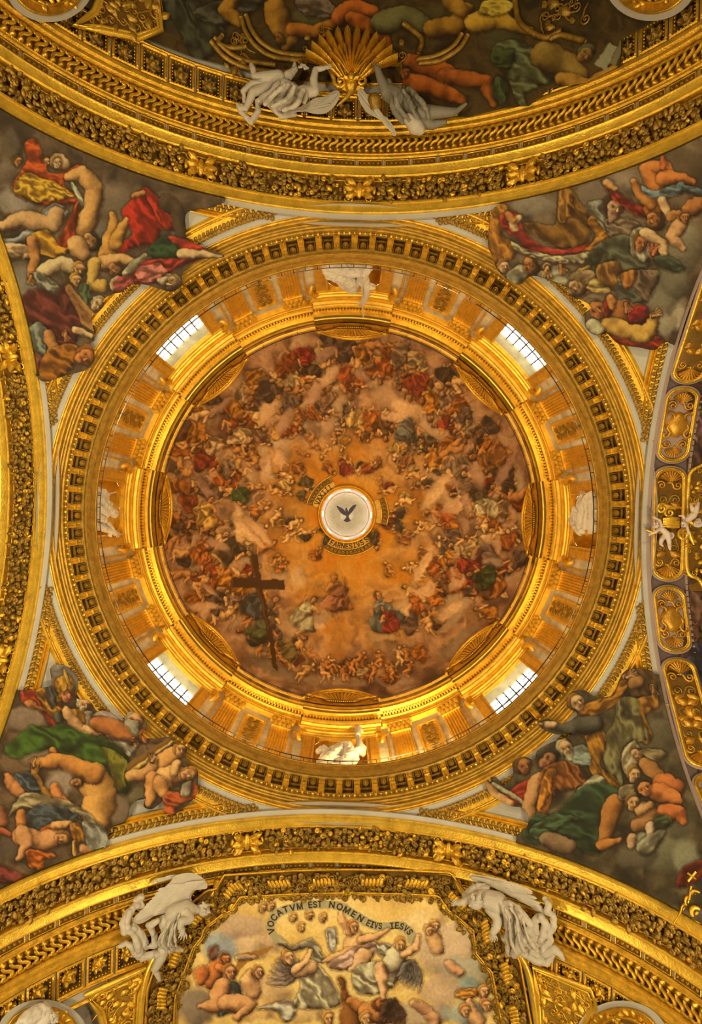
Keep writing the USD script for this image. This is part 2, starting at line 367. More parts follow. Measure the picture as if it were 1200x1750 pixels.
arches = {}
WHERE = {'top': 'the choir side, at the top of the picture', 'bottom': 'the nave side, at the bottom of the picture', 'left': 'the left transept', 'right': 'the right transept'}
for k in ('top', 'bottom', 'left', 'right'):
    A = thing('arch', 'gilded crossing arch towards ' + WHERE[k], 'arch', kind='structure'); arches[k] = A
    part(A, 'shell_plaster', strip(k, 500, 1000, -.30), 'dome_shell_plaster')
    part(A, 'grey_strip', sweep(k, [(504, -.02), (504, .03), (512.5, .03), (512.5, -.02)]), 'grey_stone', 40)
    if k == 'right': continue
    part(A, 'fascia', sweep(k, [(512, 0), (512, .10), (513.5, .13), (517, .11), (518, .115), (527, .115), (528, .15), (530.5, .15), (531, .10), (531, -.1)]), 'gold_bright', 40)
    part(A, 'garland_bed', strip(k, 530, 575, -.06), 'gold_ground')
    for o in (536, 570): part(A, 'bead_moulding', sweep(k, [(o - 1.6, -.06), (o - 1, .0), (o, .02), (o + 1, .0), (o + 1.6, -.06)]), 'gold', True)
    part(A, 'fillet', sweep(k, [(574, -.06), (574, .10), (576, .14), (578, .11), (588, .12), (590, .15), (592, .13), (593, .05), (593, -.02)]), 'gold_bright', 40)
    part(A, 'panel_bed', strip(k, 592, 607, -.02), 'grey_stone')
    part(A, 'moulding', sweep(k, [(606, -.02), (606, .06), (608, .10), (610, .10), (612, .05), (614, .08), (616, .05), (616.5, -.06)]), 'gold', 40)
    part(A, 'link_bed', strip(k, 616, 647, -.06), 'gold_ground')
    part(A, 'moulding', sweep(k, [(646, -.06), (647, .05), (650, .10), (653, .10), (656, .03), (658, .03), (661, .09), (665, .09), (667, .04), (669, .04), (669, -.14)]), 'gold', 40)
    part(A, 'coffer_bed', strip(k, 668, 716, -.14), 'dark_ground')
    part(A, 'moulding', sweep(k, [(714, -.14), (714, .02), (716, .06), (719, .03), (721, -.02)]), 'gold', 40)
    part(A, 'grey_strip', strip(k, 720, 733, -.01), 'grey_stone')
    part(A, 'moulding', sweep(k, [(732, -.02), (733, .05), (736, .08), (739, .05), (741, -.03)]), 'gold', 40)
    # festoon of flowers, leaves and fruit
    rng = np.random.default_rng({'top': 11, 'bottom': 12, 'left': 13}[k])
    lo = MB(); count = {'flower': 0, 'leaf': 0, 'fruit': 0}; items = []
    step = .118
    for u in np.arange(-UMAX, UMAX, step):
        for r in range(6):
            t = T(536.5 + 6.2 * r + rng.normal(0, 1.1)); uu = u + rng.normal(0, .04)
            items.append((uu, t, r, rng.random()))
    ties = {'top': (-4.6, 4.9, 0.1), 'bottom': (-2.7, 3.3), 'left': (-4.4, 4.6)}[k]
    for (u, t, r, z) in sorted(items, key=lambda i: abs(i[0])):
        if min(abs(u - q) for q in ties) < .55: continue
        q = topix(ARCH[k](np.array([[u, t, 0.]])))[0]
        if not in_view(q): continue
        sc = rng.uniform(.06, .09); rt = rng.uniform(0, 6.28); hh = rng.uniform(-.04, .11)
        if z < .50: nm, m = 'flower', place(RING_FLOWER if z < .4 else FLOWERS[int(z * 30) % 3], u, t, hh, rt, sc)
        elif z < .93: nm, m = 'leaf', place(LEAF, u, t, hh + .02, rt, sc * 2.4)
        else: nm, m = 'fruit', place(BERRY, u, t, hh, rt, sc * .8)
        m = ARCH[k].warp(m); count[nm] += 1
        if count[nm] <= 290: part(A, nm, m, 'gold_old' if z % .1 < .085 else 'gold', 50)
        else: lo.add(m)
    if lo.n: part(A, 'festoon_leaves', lo.get(), 'gold_old', 50, 'outer flowers and leaves of the festoon', 'stuff')
    for q in ties:
        b = MB()
        for j, (du, rr) in enumerate([(-.42, .13), (-.24, .2), (-.1, .16), (0, .22), (.1, .16), (.25, .2), (.44, .12)]):
            b.add(ball(rr, q + du, T(553), .02, 2, (.55, 1.1, .6)))
        for sgn in (-1, 1):
            for j in (-1, 0, 1): b.add(place(leaf(.34, .11), q + sgn * .1, T(553) + j * .12, .1, (0 if sgn > 0 else PI) + j * .45 * sgn))
            b.add(place(spiral(.13, 1.5, .22), q + .30, T(553) + sgn * .26, .02)); b.add(place(spiral(.13, 1.5, .22), q - .30, T(553) + sgn * .26, .02, PI))
        part(A, 'garland_tie', ARCH[k].warp(b.get()), 'gold', 40)
    # little sunk panels, pitch 46 px; interlaced links; rosette coffers
    P46 = 46 * PX; n46 = int(UMAX / P46)
    for j in range(-n46, n46 + 1):
        u = (j + .5) * P46
        if in_view(topix(ARCH[k](np.array([[u, T(599), 0.]])))[0], 30) and not hidden(k, u, T(600)):
            b = MB(); w, d, rm = P46 * .44, 5.6 * PX, 1.5 * PX; tc = T(599.5)
            for s in (-1, 1):
                b.add(box(u, tc + s * (d - rm / 2), .01, 2 * w, rm, .08, .02)); b.add(box(u + s * (w - rm / 2), tc, .01, rm, 2 * d, .08, .02))
            p = part(A, 'sunk_panel', ARCH[k].warp(b.get()), 'gold', 30)
            b = MB(); b.add(box(u, tc, -.015, 2 * w - 2 * rm, 2 * d - 2 * rm, .02))
            part(p, 'panel_ground', ARCH[k].warp(b.get()), 'gold_ground')
            b = MB()
            for i in range(9): b.add(place(leaf(.10, .035), u + (i - 4) * w * .19, tc - .03, 0, PI / 2 + .5 * (-1) ** i))
            part(p, 'leaf_row', ARCH[k].warp(b.get()), 'gold_old', 50)
    for j in range(-n46, n46 + 1):
        u = (j + .5) * P46; tc = T(692)
        if not in_view(topix(ARCH[k](np.array([[u, tc, 0.]])))[0], 40) or hidden(k, u, tc): continue
        b = MB(); w, d = P46 * .465, 22 * PX; ri = 4.2 * PX
        for s in (-1, 1):
            b.add(box(u, tc + s * (d - ri / 2), -.04, 2 * w, ri, .22, .04)); b.add(box(u + s * (w - ri / 2), tc, -.04, ri, 2 * d - 2 * ri, .22, .04))
        cf = part(A, 'coffer', ARCH[k].warp(b.get()), 'gold', 30)
        b = MB(); wi, di = w - ri * 1.5, d - ri * 1.5
        for i in range(7):
            f = (i - 3) / 3.0
            for s in (-1, 1): b.add(ball(.028, u + f * wi, tc + s * di, .0, 0)); b.add(ball(.028, u + s * wi, tc + f * di, .0, 0))
        part(cf, 'bead_row', ARCH[k].warp(b.get()), 'gold', True)
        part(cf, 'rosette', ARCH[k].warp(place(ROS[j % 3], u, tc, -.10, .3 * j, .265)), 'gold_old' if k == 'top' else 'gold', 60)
        if j > -n46:
            part(A, 'divider', ARCH[k].warp(box(u - P46 / 2, tc, -.05, 1.6 * PX, 45 * PX, .1)), 'grey_stone')
    nl = 0; lo = MB(); sc = MB(); pitch = .215
    S = smooth_line([(-.17, -.27), (-.13, -.13), (-.02, -.06), (.05, .05), (.0, .16), (.12, .25), (.2, .2)], 3)
    for j in sorted(range(-int(UMAX / pitch), int(UMAX / pitch)), key=abs):
        u = j * pitch
        if not in_view(topix(ARCH[k](np.array([[u, T(631), 0.]])))[0]) or hidden(k, u, T(631)): continue
        sh = np.column_stack([S[:, 0] * 1.1 + u, T(634.5) + S[:, 1] * .62, .02 + .03 * np.cos(np.linspace(-1, 1, len(S)) * 3)])
        m = ARCH[k].warp(tube(sh, .048, 5, .8)); nl += 1
        if nl <= 290: part(A, 'interlaced_link', m, 'gold', 60)
        else: lo.add(m)
        sc.add(place(polar(lambda a: .085 + 0 * a, lambda q, a: .09 * np.sqrt(np.maximum(1 - q * q, 0)), 2, 9), u + .07, T(622.5), -.05))
    if lo.n: part(A, 'interlaced_links', lo.get(), 'gold', 60, None, 'stuff')
    if sc.n: part(A, 'scale_row', ARCH[k].warp(sc.get()), 'gold', 60, 'row of small overlapping scales', 'stuff')

# ------------------------------------------------------------------ pendentives
def fan(x0, x1, fx, n, m):
    pass
QUAD = {'upper left': (-1, -1), 'upper right': (1, -1), 'lower left': (-1, 1), 'lower right': (1, 1)}
pends = {}
for nm, (sx, sy) in QUAD.items():
    Pd = thing('pendentive', 'curved stone pendentive at the %s of the dome' % nm, 'pendentive', kind='structure'); pends[nm] = Pd
    na, nr = 90, 30
    ps = np.linspace(0, PI / 2, na); rmax = np.minimum(A0 / np.maximum(np.cos(ps), 1e-6), A0 / np.maximum(np.sin(ps), 1e-6)) * .9995
    q = np.linspace(0, 1, nr); R = A0 * 1.0 + (rmax[:, None] - A0) * q[None]
    P = np.stack([sx * R * np.cos(ps)[:, None], sy * R * np.sin(ps)[:, None], 0 * R], -1)
    part(Pd, 'stone_skin', (pen(P).reshape(-1, 3), grid(P)[1]), 'grey_stone', True)
    # gilt leaf borders along the ring and along both arches
    def band(pts_in, pts_out, prof, mat, name, smooth=40):
        """a moulding between two plan curves; prof is (0..1 across, height)"""
        a, b = np.asarray(pts_in), np.asarray(pts_out)
        G = np.stack([np.concatenate([a + (b - a) * f, np.full((len(a), 1), h)], 1) for f, h in prof], 1)
        v, f = grid(G); return part(Pd, name, (pen(v), f), mat, smooth)
    LP = [(0, -.01), (0, .05), (.12, .08), (.2, .045), (.8, .045), (.88, .08), (1, .05), (1, -.01)]
    pr = np.linspace(.24, PI / 2 - .24, 70)
    rin, rout = 9.14, 9.44
    c = np.stack([sx * np.cos(pr), sy * np.sin(pr)], 1)
    lim = 8.94 / np.maximum(np.abs(c[:, :1]), np.abs(c[:, 1:])); cl = lambda r: c * np.minimum(r, lim)
    band(cl(rin), cl(rout), LP, 'gold', 'ring_border')
    band(cl(rout), cl(rout + .07), [(0, 0), (.0, .09), (.5, .1), (1, 0)], 'gold_bright', 'ring_bead')
    yi, yo = 8.62, 8.93
    for w in (0, 1):
        x0 = math.sqrt(max(rin ** 2 - yo ** 2, 0)) + .15; xs = np.linspace(x0, 8.9, 60)
        a = np.stack([xs, np.full(60, yi)], 1); b = np.stack([xs, np.full(60, yo)], 1)
        a[:, 1] = np.where(xs < math.sqrt(rin ** 2 - yi ** 2), np.sqrt(np.maximum(rin ** 2 - xs ** 2, 0)), yi); a[:, 1] = np.minimum(a[:, 1], yo)
        if w: a, b = a[:, ::-1], b[:, ::-1]
        sg = np.array([sx, sy]); band(a * sg, b * sg, LP, 'gold', 'arch_border')
        m = xs > math.sqrt(rout ** 2 - yi ** 2) - .05
        a2 = a[m]; a3 = a2 - (np.array([.07, 0]) if w else np.array([0, .07])); band(a3 * sg, a2 * sg, [(0, 0), (.0, .09), (.5, .1), (1, 0)], 'gold_bright', 'arch_bead')
    # carved leaves on the borders
    lv = MB(); npc = 0
    def leaf_at(x, y, rot, i):
        global npc
        q = topix(pen(np.array([[x, y, 0.]])))[0]
        if in_view(q) and max(abs(x), abs(y)) < 8.88: lv.add(place(leaf(.135, .05), x, y, .045, rot))
    for i, a in enumerate(np.linspace(.25, PI / 2 - .25, 150)):
        x, y = sx * 9.29 * math.cos(a), sy * 9.29 * math.sin(a); d = math.atan2(y, x)
        leaf_at(x + .1 * math.cos(d + 2.4), y + .1 * math.sin(d + 2.4), d + PI / 2 + (.55 if i % 2 else -.55), i)
    for i, xx in enumerate(np.linspace(2.4, 8.7, 84)):
        leaf_at(sx * xx, sy * 8.77, (0 if sx > 0 else PI) + (.55 if i % 2 else -.55), i); leaf_at(sx * 8.77, sy * xx, (PI / 2 if sy > 0 else -PI / 2) + (.55 if i % 2 else -.55), i)
    v, f = lv.get(); part(Pd, 'border_leaves', (pen(v), f), 'gold_old', 50, 'carved leaf border', 'stuff')
    # sunk green field with a pale fillet inside the grey triangle
    m = 40; aa = np.linspace(0, 1, m)
    th0 = math.acos(min(1, 8.25 / 9.82)); arc = np.linspace(th0, PI / 2 - th0, m)
    inner = np.stack([9.82 * np.cos(arc), 9.82 * np.sin(arc)], 1)
    corner = np.array([8.25, 8.25]); dia = np.where(inner[:, :1] > inner[:, 1:], 1, 1)
    edge = np.stack([np.where(arc < PI / 4, 8.25, 8.25 / np.tan(np.maximum(arc, .01))), np.where(arc < PI / 4, 8.25 * np.tan(arc), 8.25)], 1)
    sg = np.array([sx, sy])
    G = np.stack([np.concatenate([(inner + (edge - inner) * f) * sg, np.full((m, 1), .012)], 1) for f in np.linspace(0, 1, 8)], 1)
    v, f = grid(G); part(Pd, 'green_field', (pen(v), f), 'green_stone', True)
    loop = np.vstack([inner, edge[::-1]]); lp3 = np.concatenate([loop * sg, np.full((len(loop), 1), .02)], 1)
    part(Pd, 'pale_fillet', tube(pen(lp3), .035, 5, closed=True), 'grey_stone', True)

# ------------------------------------------------------------------ ring cornice over the arches
N = 288
rc = thing('ring_cornice', 'gilded circular bracketed cornice under the drum', 'cornice', kind='structure')
part(rc, 'grey_band', revolve([(9.16, 18.10), (9.15, 18.19), (9.0, 18.27), (8.98, 18.34)], n=N), 'grey_stone', 40)
part(rc, 'fascia', revolve([(9.0, 18.30), (8.97, 18.31), (8.96, 18.36), (8.93, 18.38), (8.91, 18.48)], n=N), 'gold', 40)
part(rc, 'fascia', revolve([(8.91, 18.48), (8.87, 18.5), (8.865, 18.64), (8.83, 18.655), (8.82, 18.72)], n=N), 'gold_antique', 40)
part(rc, 'moulding', revolve([(8.82, 18.72), (8.78, 18.74), (8.80, 18.80), (8.795, 18.88), (8.75, 18.90), (8.745, 18.95), (8.73, 19.0), (8.70, 19.02)], n=N), 'gold_antique', 40)
bd = MB()
for i in range(336):
    a = 2 * PI * i / 336; bd.add(ball(.052 if i % 2 else .036, 8.70 * math.cos(a), 8.70 * math.sin(a), 19.0, 1))
part(rc, 'bead_row', bd.get(), 'gold_bright', True, 'beaded moulding', 'stuff')
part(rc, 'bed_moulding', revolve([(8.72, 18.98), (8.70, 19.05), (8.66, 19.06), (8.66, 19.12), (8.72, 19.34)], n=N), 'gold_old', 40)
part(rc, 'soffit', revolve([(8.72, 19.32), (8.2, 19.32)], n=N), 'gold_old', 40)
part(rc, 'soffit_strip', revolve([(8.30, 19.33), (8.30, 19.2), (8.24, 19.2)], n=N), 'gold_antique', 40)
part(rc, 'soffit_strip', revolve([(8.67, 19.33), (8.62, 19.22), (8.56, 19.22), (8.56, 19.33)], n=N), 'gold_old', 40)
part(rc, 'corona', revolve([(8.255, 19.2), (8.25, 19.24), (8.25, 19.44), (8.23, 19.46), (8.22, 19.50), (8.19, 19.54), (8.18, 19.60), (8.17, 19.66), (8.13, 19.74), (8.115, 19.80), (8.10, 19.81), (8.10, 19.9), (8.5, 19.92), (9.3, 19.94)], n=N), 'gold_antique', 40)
def turn0(m, a):
    v = np.asarray(m[0]); c, s = math.cos(a), math.sin(a); return np.stack([v[:, 0] * c - v[:, 1] * s, v[:, 0] * s + v[:, 1] * c, v[:, 2]], 1), m[1]
dA = 2 * PI / 96
for i in range(96):
    a = i * dA
    # bracket: flat block towards the middle, fluted scroll hanging at the wall end
    b = MB()
    for j in (-1, 1):
        pr = [(8.34, 19.2), (8.44, 19.19), (8.47, 19.13), (8.52, 19.06), (8.58, 19.02), (8.63, 19.03), (8.655, 19.09)]
        b.add(tube([(r, j * .05, z) for r, z in pr], [.048, .05, .05, .052, .054, .05, .035], 5, 1.0, (0, 1, 0)))
    b.add(box(8.53, 0, 19.20, .22, .14, .26))
    v, f = b.get(); c, s = math.cos(a), math.sin(a)
    md = part(rc, 'modillion', (np.stack([v[:, 0] * c - v[:, 1] * s, v[:, 0] * s + v[:, 1] * c, v[:, 2]], 1), f), 'gold', 40)
    part(md, 'block', turn0(box(8.38, 0, 19.25, .16, .20, .10), a), 'gold_old')
    a += dA / 2; c, s = math.cos(a), math.sin(a); b = MB(); w = .155
    for k2 in (-1, 1): b.add(box(8.43 + k2 * (w - .015), 0, 19.26, .03, 2 * w, .14)); b.add(box(8.43, k2 * (w - .015), 19.26, 2 * w - .06, .03, .14))
    v, f = b.get(); cf = part(rc, 'coffer', (np.stack([v[:, 0] * c - v[:, 1] * s, v[:, 0] * s + v[:, 1] * c, v[:, 2]], 1), f), 'gold_ground', 30)
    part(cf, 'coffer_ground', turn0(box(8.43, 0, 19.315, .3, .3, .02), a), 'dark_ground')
    v, f = polar(lambda a: .135 + 0 * a, lambda q, a: .135 * (.5 * np.exp(-(q / .22) ** 2) + .42 * np.exp(-((q - .68) / .2) ** 2) * (.8 + .2 * np.cos(8 * a))), 6, 16); v = np.stack([8.43 + v[:, 0], v[:, 1], 19.29 - v[:, 2] * 1.6], 1)
    part(cf, 'rosette', (np.stack([v[:, 0] * c - v[:, 1] * s, v[:, 0] * s + v[:, 1] * c, v[:, 2]], 1), f[:, ::-1]), 'gold_antique', 60)

# ------------------------------------------------------------------ drum
RW = 8.95
NAMES = {0: 'right', 1: 'lower right', 2: 'bottom', 3: 'lower left', 4: 'left', 5: 'upper left', 6: 'top', 7: 'upper right'}
AED = {k: (NAMES[k] + (' niche' if k % 2 == 0 else ' drum window')) for k in range(8)}
dr = thing('drum', 'round marble-clad drum wall under the dome with windows and niches', 'wall', kind='structure')
rad = math.radians
for k in range(8):
    a = rad(45 * k)
    part(dr, 'wall_field', revolve([(RW, 19.9), (RW, 25.6)], a + rad(6.5), a + rad(38.5), 24), 'marble', True)
    part(dr, 'wall_field', revolve([(RW, 24.18), (RW, 25.6)], a - rad(6.5), a + rad(6.5), 12), 'marble', True)
def polar_box(a0, a1, R0, R1, z0, z1, n=6):
    """block between two angles, radii and heights"""
    a = np.linspace(a0, a1, n); P = np.zeros((n, 4, 3))
    for j, (r, z) in enumerate([(R0, z0), (R1, z0), (R1, z1), (R0, z1)]):
        P[:, j] = np.stack([r * np.cos(a), r * np.sin(a), np.full(n, z)], 1)
    v, f = grid(P, False, True); e = (n - 1) * 4
    return v, np.vstack([f, [[0, 2, 1], [0, 3, 2], [e, e + 1, e + 2], [e, e + 2, e + 3]]])
def seg(prof, a0, a1, n=14):
    """a moulding segment with closed ends"""
    p = np.array(prof, float); a = np.linspace(a0, a1, n)
    v, f = revolve(prof, a0, a1, n); m = len(p); V = [v]; Fs = [f]; base = len(v)
    for e, off in ((0, 0), (1, (n - 1) * m)):
        c = np.array([[p[:, 0].max() * math.cos(a[-e]), p[:, 0].max() * math.sin(a[-e]), p[:, 1].mean()]])
        V.append(c); i = np.arange(m - 1); t = np.stack([i + off, i + 1 + off, np.full(m - 1, base + e)], 1); Fs.append(t if e else t[:, ::-1])
    return np.vstack(V), np.vstack(Fs)
def local_aed(m):                                         # shapes are built round the axis at angle 0 and moved to the thing's base
    return np.asarray(m[0]) - [RW, 0, 19.9], m[1]
def scroll_ear(s):
    b = MB()
    pth = smooth_line([(8.80, s * .0, 24.15), (8.70, s * .10, 24.0), (8.66, s * .16, 23.75), (8.74, s * .12, 23.55), (8.84, s * .06, 23.5)], 4)
    b.add(tube(pth, np.linspace(.09, .06, len(pth)), 6, 1.2, (0, 1, 0)))
    b.add(ball(.12, 8.70, s * .13, 23.95, 1)); b.add(ball(.085, 8.78, s * .10, 23.55, 1)); return b.get()
def turn(m, a):
    v = np.asarray(m[0]); c, s = math.cos(a), math.sin(a); return np.stack([v[:, 0] * c - v[:, 1] * s, v[:, 0] * s + v[:, 1] * c, v[:, 2]], 1), m[1]
aed0 = None; win_n = 0
for k in range(8):
    a = rad(45 * k); base = (RW * math.cos(a), RW * math.sin(a), 19.9); nm = AED[k]
    lab = 'gilt moulded surround with scroll brackets framing the ' + nm
    if aed0 is None:
        g = thing('aedicule', lab, 'frame', 'gilt surrounds round the drum', None, base, a); aed0 = g
        L = lambda n, m, mat, sm=30: part(g, n, local_aed(m), mat, sm)
        for s in (-1, 1):
            lo_, hi_ = sorted((s * rad(6.4), s * rad(9.4)))
            L('jamb', polar_box(lo_, hi_, 8.82, RW + .02, 19.9, 24.2), 'gold_orange')
            lo_, hi_ = sorted((s * rad(7.3), s * rad(8.7)))
            L('jamb_panel', polar_box(lo_, hi_, 8.77, 8.9, 19.95, 24.0), 'gold_orange')
            lo_, hi_ = sorted((s * rad(6.4), s * rad(6.8)))
            L('jamb_bead', polar_box(lo_, hi_, 8.78, 8.9, 19.95, 24.1, 3), 'gold_bright')
            lo_, hi_ = sorted((s * rad(9.1), s * rad(10.6)))
            L('ear_block', polar_box(lo_, hi_, 8.70, RW, 24.15, 24.42), 'gold_orange')
            L('scroll_bracket', turn(scroll_ear(s), s * rad(9.9)), 'gold_orange', 50)
        w = rad(9.6)
        L('lintel', seg([(RW, 24.12), (8.82, 24.12), (8.80, 24.15), (8.80, 24.28), (8.76, 24.31), (8.755, 24.44), (8.70, 24.47), (8.70, 24.54), (RW, 24.56)], -w, w), 'gold_bright', 25)
        L('frieze', seg([(RW, 24.5), (8.74, 24.5), (8.735, 24.86), (RW, 24.9)], -w, w), 'gold_orange', 25)
        w = rad(10.8)
        L('lintel_cornice', seg([(RW, 24.80), (8.70, 24.82), (8.67, 24.9), (8.58, 24.93), (8.56, 25.02), (8.50, 25.08), (8.47, 25.16), (8.5, 25.24), (RW, 25.3)], -w, w), 'gold_bright', 25)
    else: copy_of(aed0, lab, base, a)

def facing_in(m):
    v, f = np.asarray(m[0]), np.asarray(m[1]); n = np.cross(v[f[:, 1]] - v[f[:, 0]], v[f[:, 2]] - v[f[:, 0]]); c = v[f].mean(1)
    return v, np.where(((n[:, :2] * c[:, :2]).sum(1) > 0)[:, None], f[:, ::-1], f)
# recesses: niches with half-domed heads, windows with stone reveals
W65 = rad(6.5)
for k in range(8):
    a = rad(45 * k)
    if k % 2 == 0:
        n1, n2 = 24, 20; y0 = RW * math.sin(W65); ang = np.linspace(-PI / 2, PI / 2, n1); zz = np.linspace(19.9, 23.35, n2)
        P = np.zeros((n1, n2 + 8, 3)); dep = 1.25
        for j in range(n2 + 8):
            if j < n2: z, sc = zz[j], 1.0
            else: e = (j - n2 + 1) / 8 * PI / 2; z, sc = 23.35 + .82 * math.sin(e), max(math.cos(e), .02) ** .7
            yy = y0 * np.sin(ang) * (sc if j >= n2 else 1); xx = RW * math.cos(W65) + dep * np.cos(ang) * sc
            P[:, j] = np.stack([xx, yy, np.full(n1, z)], 1)
        part(dr, 'niche_shell', turn(grid(P), a), 'gold_orange', True, 'gilt hollow of the %s' % AED[k])
        fr = []
        xs_ = RW * math.cos(W65) - .004
        for s in np.linspace(-1, 1, 25):                     # the flat wall left above the niche's rounded head
            fr.append([[xs_, s * y0 * 1.02, 24.9], [xs_, s * y0 * 1.02, 23.33 + .80 * math.sqrt(max(1 - abs(s) ** (2 / .7), 0))]])
        part(dr, 'spandrel', turn(grid(np.array(fr)), a), 'gold_orange')
    else:
        win_n += 1
        wn = thing('window', 'bright barred window in the drum at the %s' % NAMES[k], 'window', kind='structure')
        RG = 9.42
        part(wn, 'head_reveal', revolve([(RW - .02, 24.16), (9.3, 24.22), (RG, 24.30)], a - W65, a + W65, 10), 'reveal_stone', True)
        for s in (-1, 1):
            q = a + s * W65; part(wn, 'side_reveal', grid(np.array([[[r * math.cos(q), r * math.sin(q), z] for z in (19.9, 24.35)] for r in (RW - .02, RG + .3)])), 'reveal_stone')
        part(wn, 'sill', revolve([(RW, 20.2), (RG + .1, 20.3)], a - W65, a + W65, 8), 'reveal_stone')
        part(wn, 'head_bead', seg([(RW, 24.10), (RW - .05, 24.10), (RW - .06, 24.17), (RW, 24.18)], a - W65, a + W65), 'gold_bright', 30)
        for i in range(6):
            q0, q1 = a + W65 * (-1 + i / 3.0), a + W65 * (-1 + (i + 1) / 3.0)
            P = np.array([[[RG * math.cos(q), RG * math.sin(q), z] for z in (20.3, 24.28)] for q in (q0, q1)]); part(wn, 'pane', facing_in(grid(P)), 'glass')
        for i in range(1, 6):
            q = a + W65 * (-1 + i / 3.0); part(wn, 'mullion', polar_box(q - .0026, q + .0026, RG - .03, RG, 20.3, 24.3, 2), 'iron')
        for i, z in enumerate([22.2, 22.8, 23.1, 23.5, 23.9]):
            th = .016 if i in (1, 2) else .006
            part(wn, 'glazing_bar', polar_box(a - W65, a + W65, RG - .022, RG, z - th, z + th, 8), 'iron')

# fluted pilasters, sunk panels and marble strips between the surrounds
pil0 = pan0 = strip0 = None
for k in range(8):
    for s in (1, -1):
        a = rad(45 * k + s * 15.6); base = (RW * math.cos(a), RW * math.sin(a), 19.9)
        lab = 'gilt fluted pilaster with leafy capital just %s of the %s' % ('clockwise' if s > 0 else 'anticlockwise', AED[k])
        if pil0 is None:
            pil0 = thing('fluted_pilaster', lab, 'pilaster', 'gilt fluted pilasters round the drum', None, base, a)
            w = .39
            shf = part(pil0, 'shaft', box(-.03, 0, 2.2, .14, 2 * w, 4.4), 'gold_orange')
            part(pil0, 'base', box(-.08, 0, .25, .26, 2 * w + .12, .5, .03), 'gold_orange')
            for i in range(7):
                y = (i - 3) * .106; part(shf, 'fluting_rib', tube([(-.10, y, .4), (-.10, y, 4.35)], .036, 6), 'gold_orange', True)
            b = MB(); b.add(box(-.13, 0, 5.1, .36, 2 * w + .22, .12, .02)); b.add(box(-.07, 0, 4.7, .22, 2 * w, .7))
            cap = part(pil0, 'capital', b.get(), 'gold_bright', 50)
            for row in range(2):
                for i in range(4 + row):
                    y = (i - (3 + row) / 2) * .19; lf = leaf(.36, .10, .3); v = np.asarray(lf[0])
                    part(cap, 'acanthus_leaf', (np.stack([-.16 - v[:, 2] - .05 * row, y + v[:, 1], 4.42 + .26 * row + v[:, 0]], 1), lf[1]), 'gold_bright', 50)
            for q in (-1, 1):
                sp_ = spiral(.11, 1.4, .3, 16); v = np.asarray(sp_[0]); part(cap, 'volute', (np.stack([-.24 - v[:, 2] * .4, q * (w - .02) + v[:, 0] * q, 4.97 + v[:, 1]], 1), sp_[1]), 'gold_bright', 50)
        else: copy_of(pil0, lab, base, a)
        a = rad(45 * k + s * 11.4); base = (RW * math.cos(a), RW * math.sin(a), 19.9)
        b = polar_box
        part(dr, 'gilt_strip', polar_box(rad(45 * k + s * 12.0) - .004, rad(45 * k + s * 12.0) + .004, RW - .04, RW, 19.9, 24.5, 2), 'gold_orange')
        part(dr, 'gilt_strip', polar_box(*sorted((rad(45 * k + s * 10.6), rad(45 * k + s * 12.3))), RW - .05, RW, 24.45, 24.6, 3), 'gold')
    a = rad(45 * k + 22.5); base = (RW * math.cos(a), RW * math.sin(a), 19.9)
    lab = 'gilt framed relief panel between two pilasters, clockwise after the %s' % AED[k]
    if pan0 is None:
        pan0 = thing('wall_panel', lab, 'panel', 'relief panels round the drum', None, base, a)
        for y in (-.40, .40): part(pan0, 'stile', box(-.03, y, 2.4, .12, .10, 4.4, .02), 'gold_bright')
        for z in (.3, 4.62): part(pan0, 'rail', box(-.03, 0, z, .12, .9, .12, .02), 'gold_bright')
        part(pan0, 'ground', box(.0, 0, 2.4, .06, .72, 4.2), 'gold_orange')
        b = MB(); rg = np.random.default_rng(3)
        for z in np.arange(.6, 4.5, .24):
            for s in (-1, 1):
                sp_ = spiral(.13, 1.3, .22, 16) if rg.random() < .5 else leaf(.3, .1); v = np.asarray(sp_[0]); t = rg.uniform(-.6, .6)
                b.add((np.stack([-.035 - v[:, 2] * .5, s * (.13 + v[:, 0] * .8 * math.cos(t) - .1), z + v[:, 1] + v[:, 0] * math.sin(t)], 1), sp_[1]))
        part(pan0, 'carved_relief', b.get(), 'gold_old', 50)
    else: copy_of(pan0, lab, base, a)

# entablature of the drum, breaking forward over the pilasters
en = thing('drum_entablature', 'gilded entablature with dentils between drum and painted dome', 'cornice', kind='structure')
EP = [(8.96, 25.28), (8.80, 25.30), (8.80, 25.40), (8.765, 25.43), (8.76, 25.56), (8.73, 25.60), (8.735, 25.68), (8.66, 25.70), (8.655, 25.76)]
EC = [(8.66, 25.98), (8.56, 26.0), (8.55, 26.05), (8.40, 26.06), (8.39, 26.26), (8.37, 26.28), (8.33, 26.30), (8.30, 26.40), (8.22, 26.46), (8.17, 26.52), (8.165, 26.58), (8.45, 26.62), (8.9, 26.7)]
for k in range(8):
    for w, c, o in ((11.2, 0, 0.06), (11.3, 22.5, -.05)):
        a = rad(45 * k + c); d = rad(w)
        mv = lambda p, oo: [(r + oo if r < 8.9 else r, z) for r, z in p]
        part(en, 'architrave', seg(mv(EP, o), a - d, a + d, 18), 'gold_orange', 25)
        part(en, 'cornice', seg(mv(EC, o), a - d, a + d, 18), 'gold_bright', 25)
        part(en, 'dentil_band', seg(mv([(8.9, 25.76), (8.64, 25.77), (8.63, 25.98), (8.9, 26)], o), a - d, a + d, 18), 'gold_ground', 25)
b = MB()
for i in range(416):
    a = 2 * PI * i / 416; f = (math.degrees(a) + 11.25) % 45; o = .06 if f < 22.5 else -.05
    b.add(turn(box(8.60 + o, 0, 25.87, .09, .068, .2), a))
part(en, 'dentils', b.get(), 'gold_bright', False, 'row of small square dentils', 'stuff')

